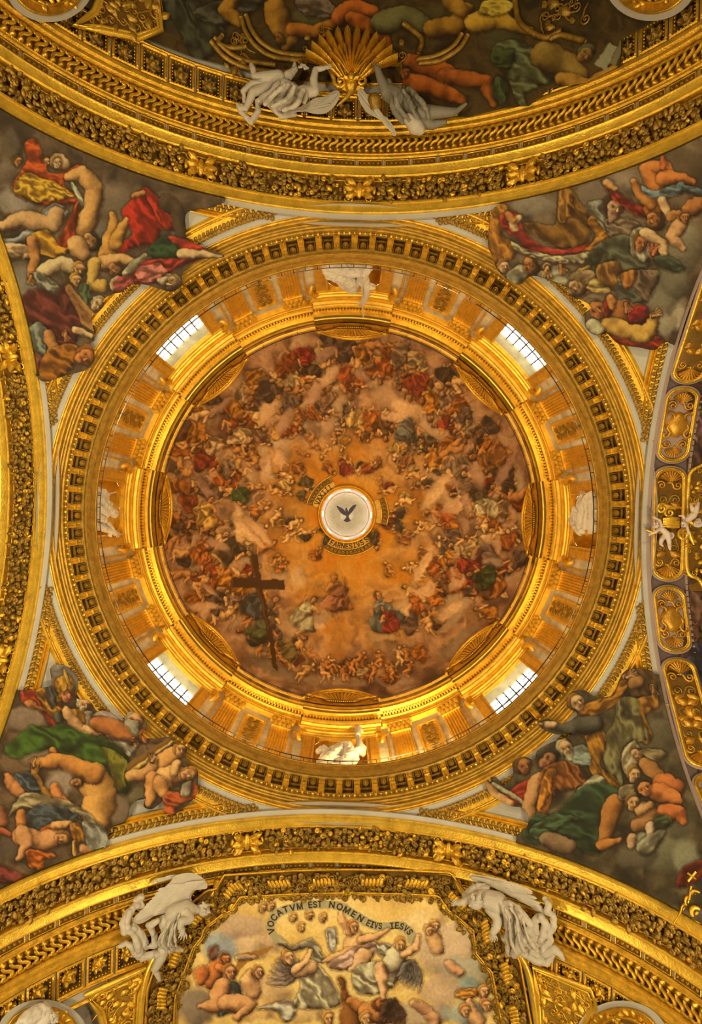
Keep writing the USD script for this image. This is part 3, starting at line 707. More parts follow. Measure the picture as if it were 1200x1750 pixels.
# ------------------------------------------------------------------ dome shell and lantern
dm = thing('dome', 'plaster shell of the dome', 'dome', kind='structure')
qq = np.linspace(-.06, dome_q(44), 30); aa = np.linspace(0, 2 * PI, 97)[:-1]
Aa, Q = np.meshgrid(aa, qq, indexing='ij'); part(dm, 'shell', (dome(np.stack([Aa, Q, np.full_like(Q, -.25)], -1)).reshape(-1, 3), grid(np.zeros((96, 30, 3)), True)[1]), 'dome_shell_plaster', True)
ln = thing('lantern', 'white lit lantern at the top of the dome with gilt ring', 'lantern', kind='structure')
part(ln, 'gilt_ring', revolve([(1.58, 33.30), (1.56, 33.22), (1.50, 33.20), (1.46, 33.26), (1.44, 33.22), (1.40, 33.24), (1.38, 33.34)], n=96), 'gold_orange', 40)
part(ln, 'inner_ring', revolve([(1.38, 33.34), (1.37, 33.8), (1.40, 33.9)], n=96), 'lantern_white', 40)
for i in range(8):
    a = rad(22.5 + 45 * i)
    part(ln, 'lantern_pier', polar_box(a - .29, a + .29, 1.36, 1.56, 33.8, 37.4, 5), 'lantern_white')
    P = np.array([[[1.5 * math.cos(q), 1.5 * math.sin(q), z] for z in (33.9, 37.3)] for q in np.linspace(a + .29, a + rad(45) - .29, 4)]); part(ln, 'pane', facing_in(grid(P)), 'milky_glass')
part(ln, 'upper_ring', revolve([(1.40, 37.2), (1.34, 37.25), (1.32, 37.4), (1.42, 37.6)], n=8 * 12), 'gold', 40)
part(ln, 'upper_ring', revolve([(1.38, 37.5), (1.30, 37.6), (1.28, 37.75)], rad(22.5), rad(382.5), 9), 'lantern_white')
part(ln, 'ceiling', revolve([(1.45, 37.7), (1.2, 38.2), (.8, 38.6), (.35, 38.8), (.02, 38.85)], n=48), 'lantern_ceiling', True)
b = MB()
for i in range(48):
    a = 2 * PI * i / 48; r1 = 1.05 if i % 2 else .85
    b.add(tube([(.42 * math.cos(a), .42 * math.sin(a), 38.72), (r1 * math.cos(a), r1 * math.sin(a), 38.33)], [.012, .024], 4))
part(ln, 'painted_rays', b.get(), 'lantern_ceiling', False, 'fine raised rays round the dove', 'stuff')
# dove with open wings under the lantern's ceiling
dv = thing('dove', 'dark dove with raised wings in the white lantern', 'dove')
ZD = 37.9; dpx = lambda x, y, h=0.0: tuple(np.append(np.array(local(x, y)) * (ZD - h), ZD - h))
b3 = MB(); pth = [dpx(592, 868, .06), dpx(592.5, 873, .12), dpx(593.5, 880, .12), dpx(594, 886, .06)]
part(dv, 'body', tube(pth, [.03, .085, .10, .05], 10, .8), 'dove_grey', True)
part(dv, 'head', ball(.075, *dpx(591.5, 871, .1), 2, (.8, 1.2, .8)), 'dove_grey', True)
def slab(poly, fn, th):
    """a flat shape with thickness from a picture-measured outline; fn(px, py, h)"""
    from shapely.geometry import Polygon
    pg = Polygon(poly).buffer(0)
    pg = max(getattr(pg, 'geoms', [pg]), key=lambda g: g.area)
    m = trimesh.creation.extrude_polygon(pg, 1.0, engine='earcut'); v = np.array(m.vertices)
    return np.array([fn(x, y, z * th) for x, y, z in v]).reshape(-1, 3), np.array(m.faces)
for w in ([(590, 881), (583, 877), (578, 870), (575.5, 864.5), (582, 867), (588, 871), (591, 877)], [(595, 881), (600, 877), (606, 869), (609, 862.5), (603, 864), (598, 869), (595, 875)]):
    part(dv, 'wing', slab(smooth_poly(w, 4), lambda x, y, h: dpx(x, y, h + .04), .06), 'dove_grey')
part(dv, 'tail', slab([(592, 884), (587, 890), (593, 892.5), (600, 890), (596, 884)], lambda x, y, h: dpx(x, y, h), .05), 'dove_grey')

# inscription ring round the lantern
ins = thing('inscription_ring', 'gilt ring with dark lettering round the lantern, partly hidden by painted figures', 'inscription')
def dome_px(r, deg, h=0.0):
    a = rad(deg); q = dome_q(r); return dome(np.array([a, q, h]))
def ring_arc(r0, r1, d0, d1, h, n=24, m=5):
    return grid(np.array([[dome_px(r, d, h) for r in np.linspace(r0, r1, m)] for d in np.linspace(d0, d1, n)]))
LET = [('FARNESIVS', 120.0, 57.0, True), ('S', 52, 50, True), ('VXXIII', 196, 240.0, False)]
for d0, d1 in ((48, 122), (192, 246), (-27, 14)):
    part(ins, 'ring_band', ring_arc(47, 60, d0, d1, .05), 'letter_gold_ground', True)
    part(ins, 'leaf_band', ring_arc(60, 71, d0, d1, .04), 'gold_ground', True)
    for r in (47.5, 60, 71): part(ins, 'bead', tube(np.array([dome_px(r, d, .06) for d in np.linspace(d0, d1, 20)]), .035, 5), 'gold', True)
    b = MB()
    for i, d in enumerate(np.arange(d0 + 4, d1 - 2, 6.0)):
        p = dome_px(65.5, d, .07); b.add(place(flower(.12, 5), p[0], p[1], 0)); b.V[-1][:, 2] = p[2] - b.V[-1][:, 2]
    part(ins, 'carved_leaves', b.get(), 'gold_old', 50, None, 'stuff')
def glyph(ch, hgt):
    m = text_mesh(ch, hgt, .02, True); v = np.array(m.vertices); v[:, 0] -= (v[:, 0].min() + v[:, 0].max()) / 2; return v, np.array(m.faces)
for txt, d0, d1, inner_up in LET:
    n = len(txt)
    for i, ch in enumerate(txt):
        d = d0 + (d1 - d0) * (i + .5) / n; v, f = glyph(ch, .27); c = dome_px(59.3 if inner_up else 50.8, d, .09)
        a = rad(d); e_r = np.array([math.cos(a), math.sin(a)]); e_t = np.array([-math.sin(a), math.cos(a)])
        ex, ey = (-e_t, -e_r) if inner_up else (e_t, e_r)
        xy = c[:2] + v[:, :1] * ex * .85 + v[:, 1:2] * ey
        rr = np.hypot(xy[:, 0], xy[:, 1]); qz = np.arccos(np.clip(rr / (DR - .07), -1, 1)); z = DZ + (DH - .07) * np.sin(qz) - v[:, 2]
        part(ins, 'letter', (np.column_stack([xy, z]), f), 'lettering_brown', label='letter ' + ch)

# handrail on the walk round the drum, thin cable on the upper cornice
hr = thing('handrail', 'thin dark handrail on posts along the foot of the drum', 'railing')
an = np.linspace(0, 2 * PI, 241)[:-1]; RR, ZR = 8.40, 20.9
for d0, d1, mat in ((0, 170, 'iron'), (170, 215, 'rail_pale'), (215, 250, 'iron'), (250, 300, 'rail_pale'), (300, 360, 'iron')):
    q = np.linspace(rad(d0), rad(d1), 60); part(hr, 'rail', tube(np.stack([RR * np.cos(q), RR * np.sin(q), np.full(60, ZR)], 1), .017, 6), mat, True)
for i in range(128):
    a = 2 * PI * i / 128; part(hr, 'post', tube([(RR * math.cos(a), RR * math.sin(a), 19.9), (RR * math.cos(a), RR * math.sin(a), ZR)], .013, 5), 'iron', True)
q = np.linspace(0, 2 * PI, 241)[:-1]
cb = thing('safety_cable', 'thin dark cable on short pins along the top of the drum entablature', 'cable')
part(cb, 'cable', tube(np.stack([8.0 * np.cos(q), 8.0 * np.sin(q), np.full(240, 26.42)], 1), .016, 5, closed=True), 'iron', True)
for i in range(32):
    a = 2 * PI * (i + .5) / 32; part(cb, 'pin', tube([(8.2 * math.cos(a), 8.2 * math.sin(a), 26.50), (8.0 * math.cos(a), 8.0 * math.sin(a), 26.42)], .012, 4), 'iron')
# gilt shell lunettes biting into the fresco over every surround
sh0 = None
for k in range(8):
    a = rad(45 * k); base = (8.12 * math.cos(a), 8.12 * math.sin(a), 26.55)
    lab = 'gilt shell lunette with scrolled frame above the ' + AED[k]
    if sh0 is None:
        sh0 = thing('shell_lunette', lab, 'lunette', 'gilt shell lunettes round the foot of the dome', None, base, a)
        def ss(m): return np.asarray(m[0]) - [8.12, 0, 26.55], m[1]
        arch_p = []
        for d in np.linspace(-11.4, 11.4, 27):
            r_ = 325 - 21 * math.cos(rad(d) / rad(11.4) * PI / 2) ** .8; arch_p.append(dome_px(r_, d, .10))
        part(sh0, 'frame', ss(tube(np.array(arch_p), .085, 7)), 'gold_orange', True)
        part(sh0, 'frame_bead', ss(tube(np.array([dome_px(325 - 16.5 * math.cos(rad(d) / rad(10.2) * PI / 2) ** .8, d, .14) for d in np.linspace(-10.2, 10.2, 23)]), .04, 5)), 'gold_bright', True)
        G = np.array([[dome_px(329 - f * 24.5 * math.cos(rad(d) / rad(11.4) * PI / 2) ** .8, d, .05) for f in np.linspace(0, 1, 6)] for d in np.linspace(-11.3, 11.3, 25)])
        part(sh0, 'ground', ss(grid(G)), 'gold', True)
        b = MB()
        for d in np.linspace(-8.4, 8.4, 13):
            r1 = 324 - 16 * math.cos(rad(d) / rad(9.8) * PI / 2) ** .8
            b.add(tube(np.array([dome_px(325, d * .45, .14), dome_px((325 + r1) / 2, d * .75, .17), dome_px(r1, d, .12)]), [.05, .075, .045], 5))
        part(sh0, 'shell_ribs', ss(b.get()), 'gold_bright', True)
        for s in (-1, 1):
            p = dome_px(321, s * 10.2, .14); m = spiral(.16, 1.3, .25, 16); v = np.asarray(m[0])
            part(sh0, 'scroll', ss((np.stack([p[0] - v[:, 2], p[1] + s * v[:, 0], p[2] + v[:, 1]], 1), m[1])), 'gold_bright', True)
    else: copy_of(sh0, lab, base, a)
# ------------------------------------------------------------------ frescoes: pigment on the vertices of the plaster itself
LDIR = np.array([-.45, -.55, .70])
class Paint:
    """Flat painting, worked in the measured flat of the picture. P: where each vertex lies in it."""
    def __init__(s, P, seed, wob=2.6):
        q = np.column_stack([P / 15, np.full(len(P), seed * 1.3)]); q2 = np.column_stack([P / 5.5, np.full(len(P), seed * 2.1)])
        P = P + wob * 2 * np.column_stack([fbm(q, 2, 5) - .5, fbm(q + 31, 2, 6) - .5]) + wob * .9 * np.column_stack([noise(q2, 7) - .5, noise(q2 + 17, 8) - .5])   # a hand-drawn unevenness
        s.rim = .42; s.P = P; s.C = np.zeros((len(P), 3)); s.rng = np.random.default_rng(seed); s.seed = seed; s.o = np.argsort(P[:, 1]); s.ys = P[s.o, 1]
    def sel(s, lo, hi):
        i = s.o[np.searchsorted(s.ys, lo[1]):np.searchsorted(s.ys, hi[1])]; x = s.P[i, 0]; return i[(x >= lo[0]) & (x <= hi[0])]
    def put(s, i, col, al): s.C[i] = s.C[i] * (1 - al[:, None]) + col * al[:, None]
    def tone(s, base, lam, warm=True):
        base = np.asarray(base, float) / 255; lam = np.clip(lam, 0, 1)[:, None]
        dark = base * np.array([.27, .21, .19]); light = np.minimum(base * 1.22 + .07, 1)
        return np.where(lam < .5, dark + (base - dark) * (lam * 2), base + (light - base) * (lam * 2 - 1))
    def ground(s, cols, scale, seed=0, warp=1.0):
        q = np.column_stack([s.P / scale, np.full(len(s.P), seed * 3.7)]); f = fbm(q + warp * (fbm(q + 9, 3)[:, None] - .5) * 2, 5, seed)
        f = np.clip((f - .3) / .4, 0, 1); n = len(cols) - 1; c = np.asarray(cols, float) / 255; k = np.clip((f * n).astype(int), 0, n - 1); t = (f * n - k)[:, None]
        s.C[:] = c[k] * (1 - t) + c[k + 1] * t
    def cloud(s, x, y, rx, ry, col, rot=0.0, soft=.35):
        R = max(rx, ry) * 1.3; i = s.sel((x - R, y - R), (x + R, y + R))
        if not len(i): return
        d = s.P[i] - [x, y]; c, n = math.cos(rot), math.sin(rot); u = np.column_stack([d[:, 0] * c + d[:, 1] * n, -d[:, 0] * n + d[:, 1] * c]) / [rx, ry]
        w = fbm(np.column_stack([s.P[i] / (min(rx, ry) * .9), np.full(len(i), x * .1)]), 3) - .5
        q = np.hypot(u[:, 0], u[:, 1]) + w * .9; nz = np.sqrt(np.clip(1 - q * q, 0, 1))
        lam = .30 + .5 * (u @ LDIR[:2]) * .6 + .35 * nz + w * .7
        s.put(i, s.tone(col, lam), np.clip((1.0 - q) / soft, 0, 1) * .9)
    def limb(s, pts, rad, col, soft=1.3):
        pts = np.asarray(pts, float); rad = np.broadcast_to(np.asarray(rad, float), (len(pts),))
        R = rad.max() + 2; i = s.sel(pts.min(0) - R, pts.max(0) + R)
        if not len(i): return
        p = s.P[i]; best = np.full(len(i), 9.0); V = np.zeros((len(i), 2)); RR = np.ones(len(i))
        segs = list(zip(pts[:-1], pts[1:], rad[:-1], rad[1:])) if len(pts) > 1 else [(pts[0], pts[0], rad[0], rad[0])]
        for a, b, ra, rb in segs:
            e = b - a; t = np.clip(((p - a) @ e) / max(e @ e, 1e-9), 0, 1); r = (ra + (rb - ra) * t) * (.93 + .16 * np.sin(PI * np.minimum(t * 1.25, 1)) if len(pts) > 1 and max(ra, rb) > 3 else 1); v = (p - a - t[:, None] * e) / np.reshape(r, (-1, 1)); q = np.hypot(v[:, 0], v[:, 1]); k = q < best
            best[k] = q[k]; V[k] = v[k]; RR[k] = np.broadcast_to(r, k.shape)[k]
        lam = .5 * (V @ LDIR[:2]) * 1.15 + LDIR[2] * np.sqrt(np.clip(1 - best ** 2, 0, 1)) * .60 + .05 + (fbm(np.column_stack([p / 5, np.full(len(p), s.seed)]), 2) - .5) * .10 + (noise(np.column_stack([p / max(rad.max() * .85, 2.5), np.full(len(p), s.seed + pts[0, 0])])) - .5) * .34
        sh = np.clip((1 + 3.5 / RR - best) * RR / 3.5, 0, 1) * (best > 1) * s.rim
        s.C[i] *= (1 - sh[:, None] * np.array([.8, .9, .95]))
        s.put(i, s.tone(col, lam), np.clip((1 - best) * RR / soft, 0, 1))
    def drape(s, poly, col, ang=None, pitch=9.0, rnd=True, amp=1.0, soft=1.2):
        q = smooth_poly(poly, 5) if rnd else np.asarray(poly, float)
        i = s.sel(q.min(0) - 4, q.max(0) + 4)
        if not len(i): return
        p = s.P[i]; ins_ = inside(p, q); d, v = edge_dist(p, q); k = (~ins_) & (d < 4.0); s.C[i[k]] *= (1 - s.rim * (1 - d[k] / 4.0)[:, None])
        i, p, d, v = i[ins_], p[ins_], d[ins_], v[ins_]
        if not len(i): return
        if ang is None:
            c = q - q.mean(0); ang = .5 * math.atan2(2 * (c[:, 0] * c[:, 1]).mean(), (c[:, 0] ** 2).mean() - (c[:, 1] ** 2).mean())
        ca, sa = math.cos(ang), math.sin(ang); a = p[:, 0] * ca + p[:, 1] * sa; b = -p[:, 0] * sa + p[:, 1] * ca
        sd = float(q[0, 0] * .37 + q[0, 1] * .11)
        w = fbm(np.column_stack([a / (pitch * 3.6), b / (pitch * 1.9), np.full(len(a), sd)]), 3); w2 = fbm(np.column_stack([a / (pitch * 1.6), b / (pitch * .9), np.full(len(a), sd + 5)]), 3)
        ph = b / pitch * 1.9 + 17 * w
        fold = (1 - 2 * np.abs(np.sin(ph * .5))) * .75 + (w2 - .5) * 1.3
        lam = .42 + .30 * amp * fold + .25 * (w - .5)
        rim = np.clip(d / (pitch * .8), 0, 1); nv = v / np.maximum(d, .01)[:, None]
        lam += (1 - rim) * (-(nv @ LDIR[:2])) * .34 + (rim - 1) * .10
        s.put(i, s.tone(col, lam), np.clip(d / soft + .15, 0, 1))
    def flat(s, poly, col, rnd=False):
        q = smooth_poly(poly, 5) if rnd else np.asarray(poly, float); i = s.sel(q.min(0), q.max(0))
        if len(i):
            i = i[inside(s.P[i], q)]
        if len(i): d, _ = edge_dist(s.P[i], q); s.put(i, np.tile(np.asarray(col, float) / 255, (len(i), 1)), np.clip(d / 1.0 + .2, 0, 1))
    def head(s, x, y, r, skin=(200, 145, 95), hair=(80, 50, 28), face=0.0, beard=None):
        """face: which way the brow points (0 = up the picture)"""
        u = np.array([math.sin(face), -math.cos(face)]); w = np.array([-u[1], u[0]]); c = np.array([x, y], float)
        s.limb([c + u * r * .45 - w * r * .1, c - u * r * .05 - w * r * .18], [r * .86, r * .74], hair)
        s.limb([c + u * r * .12 + w * r * .16, c - u * r * .42 + w * r * .10], [r * .76, r * .56], skin)
        if beard: s.limb([c - u * r * .55 + w * r * .15, c - u * r * 1.15 + w * r * .1], [r * .55, r * .28], beard)
        if r > 5:
            for k in (-.22, .42): s.limb([c + u * r * .12 + w * r * (k + .08)], [r * .13], np.array(skin) * .38, .8)
            s.limb([c + u * r * .1 + w * r * .3, c - u * r * .18 + w * r * .34], [r * .09, r * .13], np.minimum(np.array(skin) * 1.15, 255), .8)
            s.limb([c - u * r * .42 + w * r * .05, c - u * r * .42 + w * r * .38], [r * .09, r * .09], np.array([150, 70, 50]) * .8, .8)
    def hand(s, x, y, r, ang, skin=(205, 150, 100)):
        s.limb([(x, y)], [r], skin)
        for k in (-.7, -.25, .2, .6): s.limb([(x, y), (x + 2.1 * r * math.cos(ang + k * .7), y + 2.1 * r * math.sin(ang + k * .7))], [r * .42, r * .25], skin)
    def wing(s, x, y, L, ang, col, wd=.42, side=1):
        for k in range(7):
            a = ang + side * (k - 1) * .13; l = L * (1 - .09 * k); bx, by = x + side * k * L * .05 * -math.sin(ang), y + side * k * L * .05 * math.cos(ang)
            s.limb([(bx, by), (bx + l * .6 * math.cos(a), by + l * .6 * math.sin(a)), (bx + l * math.cos(a + side * .25), by + l * math.sin(a + side * .25))], [L * wd * .2, L * wd * .22, L * .03], np.array(col) * (1 - .03 * k))
    def figure(s, x, y, S, ang, robe, skin=(200, 140, 90), hair=(85, 52, 28), bare=False):
        """a small draped figure of height S leaning along ang (the way the head points)"""
        g = s.rng; u = np.array([math.cos(ang), math.sin(ang)]); w = np.array([-u[1], u[0]]) * (1 if g.random() < .5 else -1); c = np.array([x, y], float)
        P = lambda a, b: c + u * a * S + w * b * S
        r = g.uniform(-.07, .07, 16); kn = P(-.14 + r[0], .24 + r[1]); ft = P(-.36 + r[2] * 2, .12 + r[3] * 2.5); k2 = P(-.22 + r[4], .08 + r[5]); f2 = P(-.46 + r[6], -.02 + r[7] * 2)
        if not bare or g.random() < .5:          # a fluttering cloth behind
            s.drape([P(.26, -.10), P(.20, -.26 + r[8]), P(-.02, -.34 + r[9] * 2), P(-.26, -.28 + r[10] * 2), P(-.34, -.06), P(-.1, .06), P(.1, .0)], np.asarray(robe) * .8, ang + g.normal(), max(S * .10, 4))
        s.limb([P(-.02, -.03), k2, f2], [.10 * S, .075 * S, .035 * S], skin)
        e = P(.22 + r[11], -.20 + r[12]); s.limb([P(.27, -.09), e, e + u * S * g.uniform(-.15, .2) + w * S * g.uniform(-.05, .14)], [.06 * S, .05 * S, .03 * S], np.asarray(skin) * .85)
        s.limb([P(-.02, .01), P(.12, .02), P(.25, .0)], [.125 * S, .115 * S, .135 * S], skin if bare or g.random() < .35 else robe)
        s.limb([P(-.03, .04), kn, ft], [.105 * S, .08 * S, .035 * S], skin)
        if not bare:
            s.drape([P(.10, -.15), P(.11, .10), P(.0, .26 + r[13]), P(-.18, .36 + r[14]), P(-.30, .24), P(-.36, .02 + r[15]), P(-.30, -.14), P(-.10, -.20)], robe, ang + .5 * g.normal(), max(S * .10, 4))
            if g.random() < .5: s.drape([P(.31, -.11), P(.28, .10), P(.12, .15), P(-.02, .02), P(.04, -.14), P(.18, -.20)], np.asarray(robe) * g.uniform(.75, 1.2), ang + 1.2, max(S * .08, 3.5))
        e = P(.18 + r[5], .20 + r[9]); s.limb([P(.27, .09), e, e + u * S * g.uniform(-.05, .26) + w * S * g.uniform(-.12, .12)], [.06 * S, .05 * S, .03 * S], skin)
        hd = P(.43, .04 * g.normal()); s.head(hd[0], hd[1], .095 * S + .6, skin, hair, ang + PI / 2 + .4 * g.normal())
def painted(parent, name, v, f, paint, light, label=None):
    """lays the pigment down; light: the tint of the lamps it is seen under, taken out of the measured colours"""
    path = fresh(str(parent.GetPath()), name); m = usdkit.mesh(stage, path, (v, f), M['paint'], True)
    gn = fbm(np.column_stack([paint.P / 3.2, np.full(len(paint.P), 3.3)]), 3)[:len(paint.C)] if len(paint.P) == len(paint.C) else np.full(len(paint.C), .5)
    c = np.clip(paint.C * (.86 + .28 * gn[:, None]), 0, 1); c = c * .86 + .14 * np.array([.42, .29, .17]); lin = np.where(c <= .04045, c / 12.92, ((c + .055) / 1.055) ** 2.4) * np.asarray(light)
    UsdGeom.PrimvarsAPI(m).CreatePrimvar('pigment', Sdf.ValueTypeNames.Color3fArray, 'vertex').Set(Vt.Vec3fArray.FromNumpy(np.clip(lin, 0, .92).astype(np.float32)))
    return info(m.GetPrim(), label)
SK = [(205, 145, 90), (190, 125, 70), (215, 160, 110), (175, 110, 60)]
HR = [(70, 42, 24), (95, 62, 32), (130, 85, 40), (60, 45, 38)]

# dome: a warm heaven of clouds with generic draped figures in rings, brightening towards the lantern
na, nq = 1040, 208
q0, q1 = dome_q(329), dome_q(45); Aa, Q = np.meshgrid(np.arange(na) * 2 * PI / na, np.linspace(q0, q1, nq), indexing='ij')
# the shell lunettes bite into it: the fresco stops at the upper cornice
v = dome(np.stack([Aa, Q, 0 * Q], -1)).reshape(-1, 3); f = grid(np.zeros((na, nq, 3)), True)[1]
pt = Paint(topix(v), 21, 3.0); pt.rim = .24; R_ = np.hypot(pt.P[:, 0] - CX, pt.P[:, 1] - CY); TA = np.degrees(np.arctan2(pt.P[:, 1] - CY, pt.P[:, 0] - CX))
pt.ground([(74, 48, 38), (122, 82, 62), (176, 128, 100), (110, 74, 62)], 46, 3)
g = pt.rng
# golden light round the lantern and below it
n1 = fbm(np.column_stack([pt.P / 34, np.full(len(v), 4.)]), 4) - .5
lowdir = np.cos(np.radians(TA - 82)); reach = 142 + 66 * np.maximum(lowdir, 0) ** 2
gl = np.clip(1.25 - R_ / reach + n1 * 1.3, 0, 1)
gold1 = np.array([206, 134, 26]) / 255; gold2 = np.array([176, 102, 16]) / 255
mix = (gold1 + (gold2 - gold1) * np.clip(n1 * 3 + .5, 0, 1)[:, None]); pt.C = pt.C * (1 - gl[:, None]) + mix * gl[:, None]
pc = lambda r, d: (CX + r * math.cos(rad(d)), CY + r * math.sin(rad(d)))
for i in range(60):
    d = g.uniform(0, 360); r = g.uniform(120, 300); x, y = pc(r, d); pt.cloud(x, y, g.uniform(18, 48), g.uniform(10, 22), [(150, 112, 88), (172, 134, 106), (118, 86, 72), (134, 104, 92)][i % 4], rad(d + 90) + g.normal() * .4)
for r, d, rx, ry, c in [(172, 232, 62, 24, (160, 128, 112)), (188, 260, 50, 20, (150, 116, 100)), (205, 318, 70, 24, (158, 124, 104)), (170, 345, 60, 20, (164, 126, 96)), (150, 215, 40, 22, (170, 132, 112)), (300, 180, 36, 14, (150, 124, 110)), (296, 355, 60, 14, (140, 116, 100)), (290, 50, 50, 16, (112, 88, 74)), (285, 95, 70, 16, (122, 92, 76)), (292, 115, 60, 15, (96, 76, 66)), (290, 215, 40, 18, (110, 84, 66)), (240, 40, 50, 26, (150, 122, 104)), (210, 72, 40, 16, (150, 114, 84)), (262, 150, 46, 16, (118, 88, 70))]:
    x, y = pc(r, d); pt.cloud(x, y, rx, ry, c, rad(d + 90))
def ring_figs(n, r0, r1, s0, s1, robes, a0=0, a1=360, bare=.3, tint=1.0):
    for i in range(n):
        d = a0 + (a1 - a0) * (i + g.uniform(-.3, .3)) / n; r = g.uniform(r0, r1); x, y = pc(r, d); S = g.uniform(s0, s1)
        pt.figure(x, y, S, rad(d + 180) + g.normal() * .55, np.array(robes[g.integers(len(robes))]) * tint, SK[g.integers(4)], HR[g.integers(4)], g.random() < bare)
EARTH = [(156, 66, 28), (126, 40, 26), (182, 98, 32), (96, 72, 66), (150, 116, 94), (190, 150, 112), (70, 52, 40), (124, 84, 66), (196, 120, 38), (92, 54, 36), (170, 84, 30), (128, 96, 84)]
GOLDS = [(196, 134, 48), (182, 112, 40), (190, 146, 84), (170, 100, 44)]
ring_figs(30, 92, 150, 30, 42, GOLDS + [(150, 90, 50)], 140, 420, .5)
ring_figs(40, 150, 205, 40, 58, GOLDS + EARTH, 150, 420, .3)
ring_figs(56, 205, 258, 46, 70, EARTH, 125, 425, .25)
for i in range(26):
    d = g.uniform(130, 430); r = g.uniform(150, 250); x, y = pc(r, d); pt.cloud(x, y, g.uniform(20, 46), g.uniform(8, 17), [(176, 130, 104), (190, 144, 112), (146, 106, 92)][i % 3], rad(d + 90) + g.normal() * .5)
ring_figs(52, 250, 306, 46, 66, EARTH, 140, 400, .25, .85)
ring_figs(14, 258, 288, 34, 46, EARTH, 62, 128, .5, .9)
ring_figs(12, 78, 96, 28, 38, [(120, 36, 22), (70, 60, 40), (60, 48, 44), (150, 80, 30)], 130, 400, .5)
for i in range(16):
    d = g.uniform(140, 430); r = g.uniform(200, 300); x, y = pc(r, d); pt.cloud(x, y, g.uniform(16, 40), g.uniform(7, 13), [(180, 136, 110), (158, 116, 98), (128, 92, 82)][i % 3], rad(d + 90) + g.normal() * .5)
for (x, y, S, a, rb, sk) in [(436, 1034, 66, -70, (62, 66, 78), (186, 110, 60)), (440, 1080, 70, 190, (70, 74, 50), (176, 104, 50)), (520, 1052, 72, -60, (150, 138, 120), (190, 136, 92)), (500, 1108, 60, -30, (96, 78, 44), (190, 130, 78)),
                             (574, 1020, 74, -88, (142, 84, 62), (176, 112, 62)), (660, 1050, 82, -110, (98, 104, 116), (176, 116, 76)), (668, 1062, 56, -120, (128, 34, 28), (176, 116, 76)), (352, 880, 66, -70, (196, 146, 76), (190, 120, 70)), (345, 945, 58, -80, (180, 92, 34), (190, 120, 70)), (352, 790, 60, 20, (116, 40, 26), (186, 116, 66)), (410, 850, 44, 60, (52, 68, 36), (190, 120, 70)), (520, 610, 50, 100, (146, 40, 30), (190, 130, 86)), (716, 660, 60, 80, (146, 50, 30), (190, 120, 70)), (630, 722, 54, 110, (186, 96, 30), (190, 130, 76)), (700, 740, 62, 30, (90, 88, 96), (180, 120, 80)), (840, 780, 74, 170, (150, 92, 44), (184, 112, 50)), (830, 960, 78, 190, (126, 98, 92), (180, 120, 80)), (800, 970, 70, 190, (116, 36, 24), (170, 100, 60)), (828, 985, 60, 190, (48, 64, 34), (180, 120, 80)), (830, 870, 60, 160, (178, 158, 130), (190, 130, 80)), (590, 800, 40, -95, (120, 34, 26), (190, 130, 82)), (555, 900, 34, -80, (62, 48, 34), (196, 136, 86)), (562, 925, 30, 20, (70, 56, 40), (196, 136, 86)), (640, 920, 38, 70, (62, 50, 46), (190, 130, 82)), (660, 890, 40, -20, (110, 52, 26), (186, 116, 60)), (630, 800, 36, -40, (140, 56, 26), (190, 130, 82))]:
    pt.figure(x, y, S, rad(a), rb, sk, HR[int(x) % 4])
for x, y in [(600, 1140), (640, 1150), (670, 1148), (615, 1128), (560, 1140), (700, 1145), (530, 1120), (650, 1128), (590, 1152)]:
    pt.figure(x, y, 34, g.uniform(-2.6, -.5), (170, 96, 40), (190, 116, 60), HR[1], True)
# a plain wooden beam cross among the clouds
for pl in ([(425, 949), (439, 947), (470, 1110), (476, 1146), (466, 1140), (455, 1076)], [(396, 986), (488, 991), (486, 1008), (392, 1003)]):
    pt.flat(pl, (44, 25, 12)); pt.flat([(pl[0][0] + 1, pl[0][1]), (pl[0][0] + 4, pl[0][1] + 1), (pl[-1][0] + 5, pl[-1][1]), (pl[-1][0] + 2, pl[-1][1])], (78, 46, 20))
gz = np.clip((R_ - 120) / 200, 0, 1)[:, None]; pt.C = pt.C * .90 + .10 * (np.array([.66, .38, .10]) * (1 - gz) + np.array([.50, .30, .20]) * gz)      # an even warm glaze
dfr = thing('dome_fresco', 'large round fresco of clouds and robed figures glowing gold towards the lantern', 'fresco', kind='structure')
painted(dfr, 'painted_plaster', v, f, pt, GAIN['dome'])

# pendentive frescoes: painted plaster laid over the stone and, in places, over the ring's frame
def patch(outline, at, h, step, border=None, deep=.10):
    """grid of plaster inside an outline measured in the picture; at(px, py, h) gives the place in the church"""
    o = smooth_poly(outline, 4) if border is None else np.asarray(border)
    x0, y0 = o.min(0); x1, y1 = o.max(0)
    X, Y = np.meshgrid(np.arange(x0, x1 + step, step), np.arange(y0, y1 + step, step), indexing='ij'); P = np.stack([X.ravel(), Y.ravel()], 1)
    f = grid(np.stack([X, Y, 0 * X], -1))[1]; ok = inside(P[f].mean(1), o); f = f[ok]
    use = np.unique(f); idx = np.full(len(P), -1); idx[use] = np.arange(len(use)); f = idx[f]; P = P[use]
    e = np.sort(np.vstack([f[:, [0, 1]], f[:, [1, 2]], f[:, [2, 0]]]), axis=1); ue, cnt = np.unique(e, axis=0, return_counts=True); be = ue[cnt == 1]
    bi = np.unique(be); d, vv = edge_dist(P[bi], o); near = d < step * 1.6; P[bi[near]] -= vv[near]     # the cut edge follows the outline
    v = at(P[:, 0], P[:, 1], h); bb = np.full(len(P), -1); bb[bi] = np.arange(len(bi)) + len(P)
    back = at(P[bi, 0], P[bi, 1], h - deep); sk = np.column_stack([be[:, 0], be[:, 1], bb[be[:, 1]], bb[be[:, 0]]])
    return P, np.vstack([v, back]), np.vstack([f, quads(sk)]), np.concatenate([np.arange(len(P)), bi])
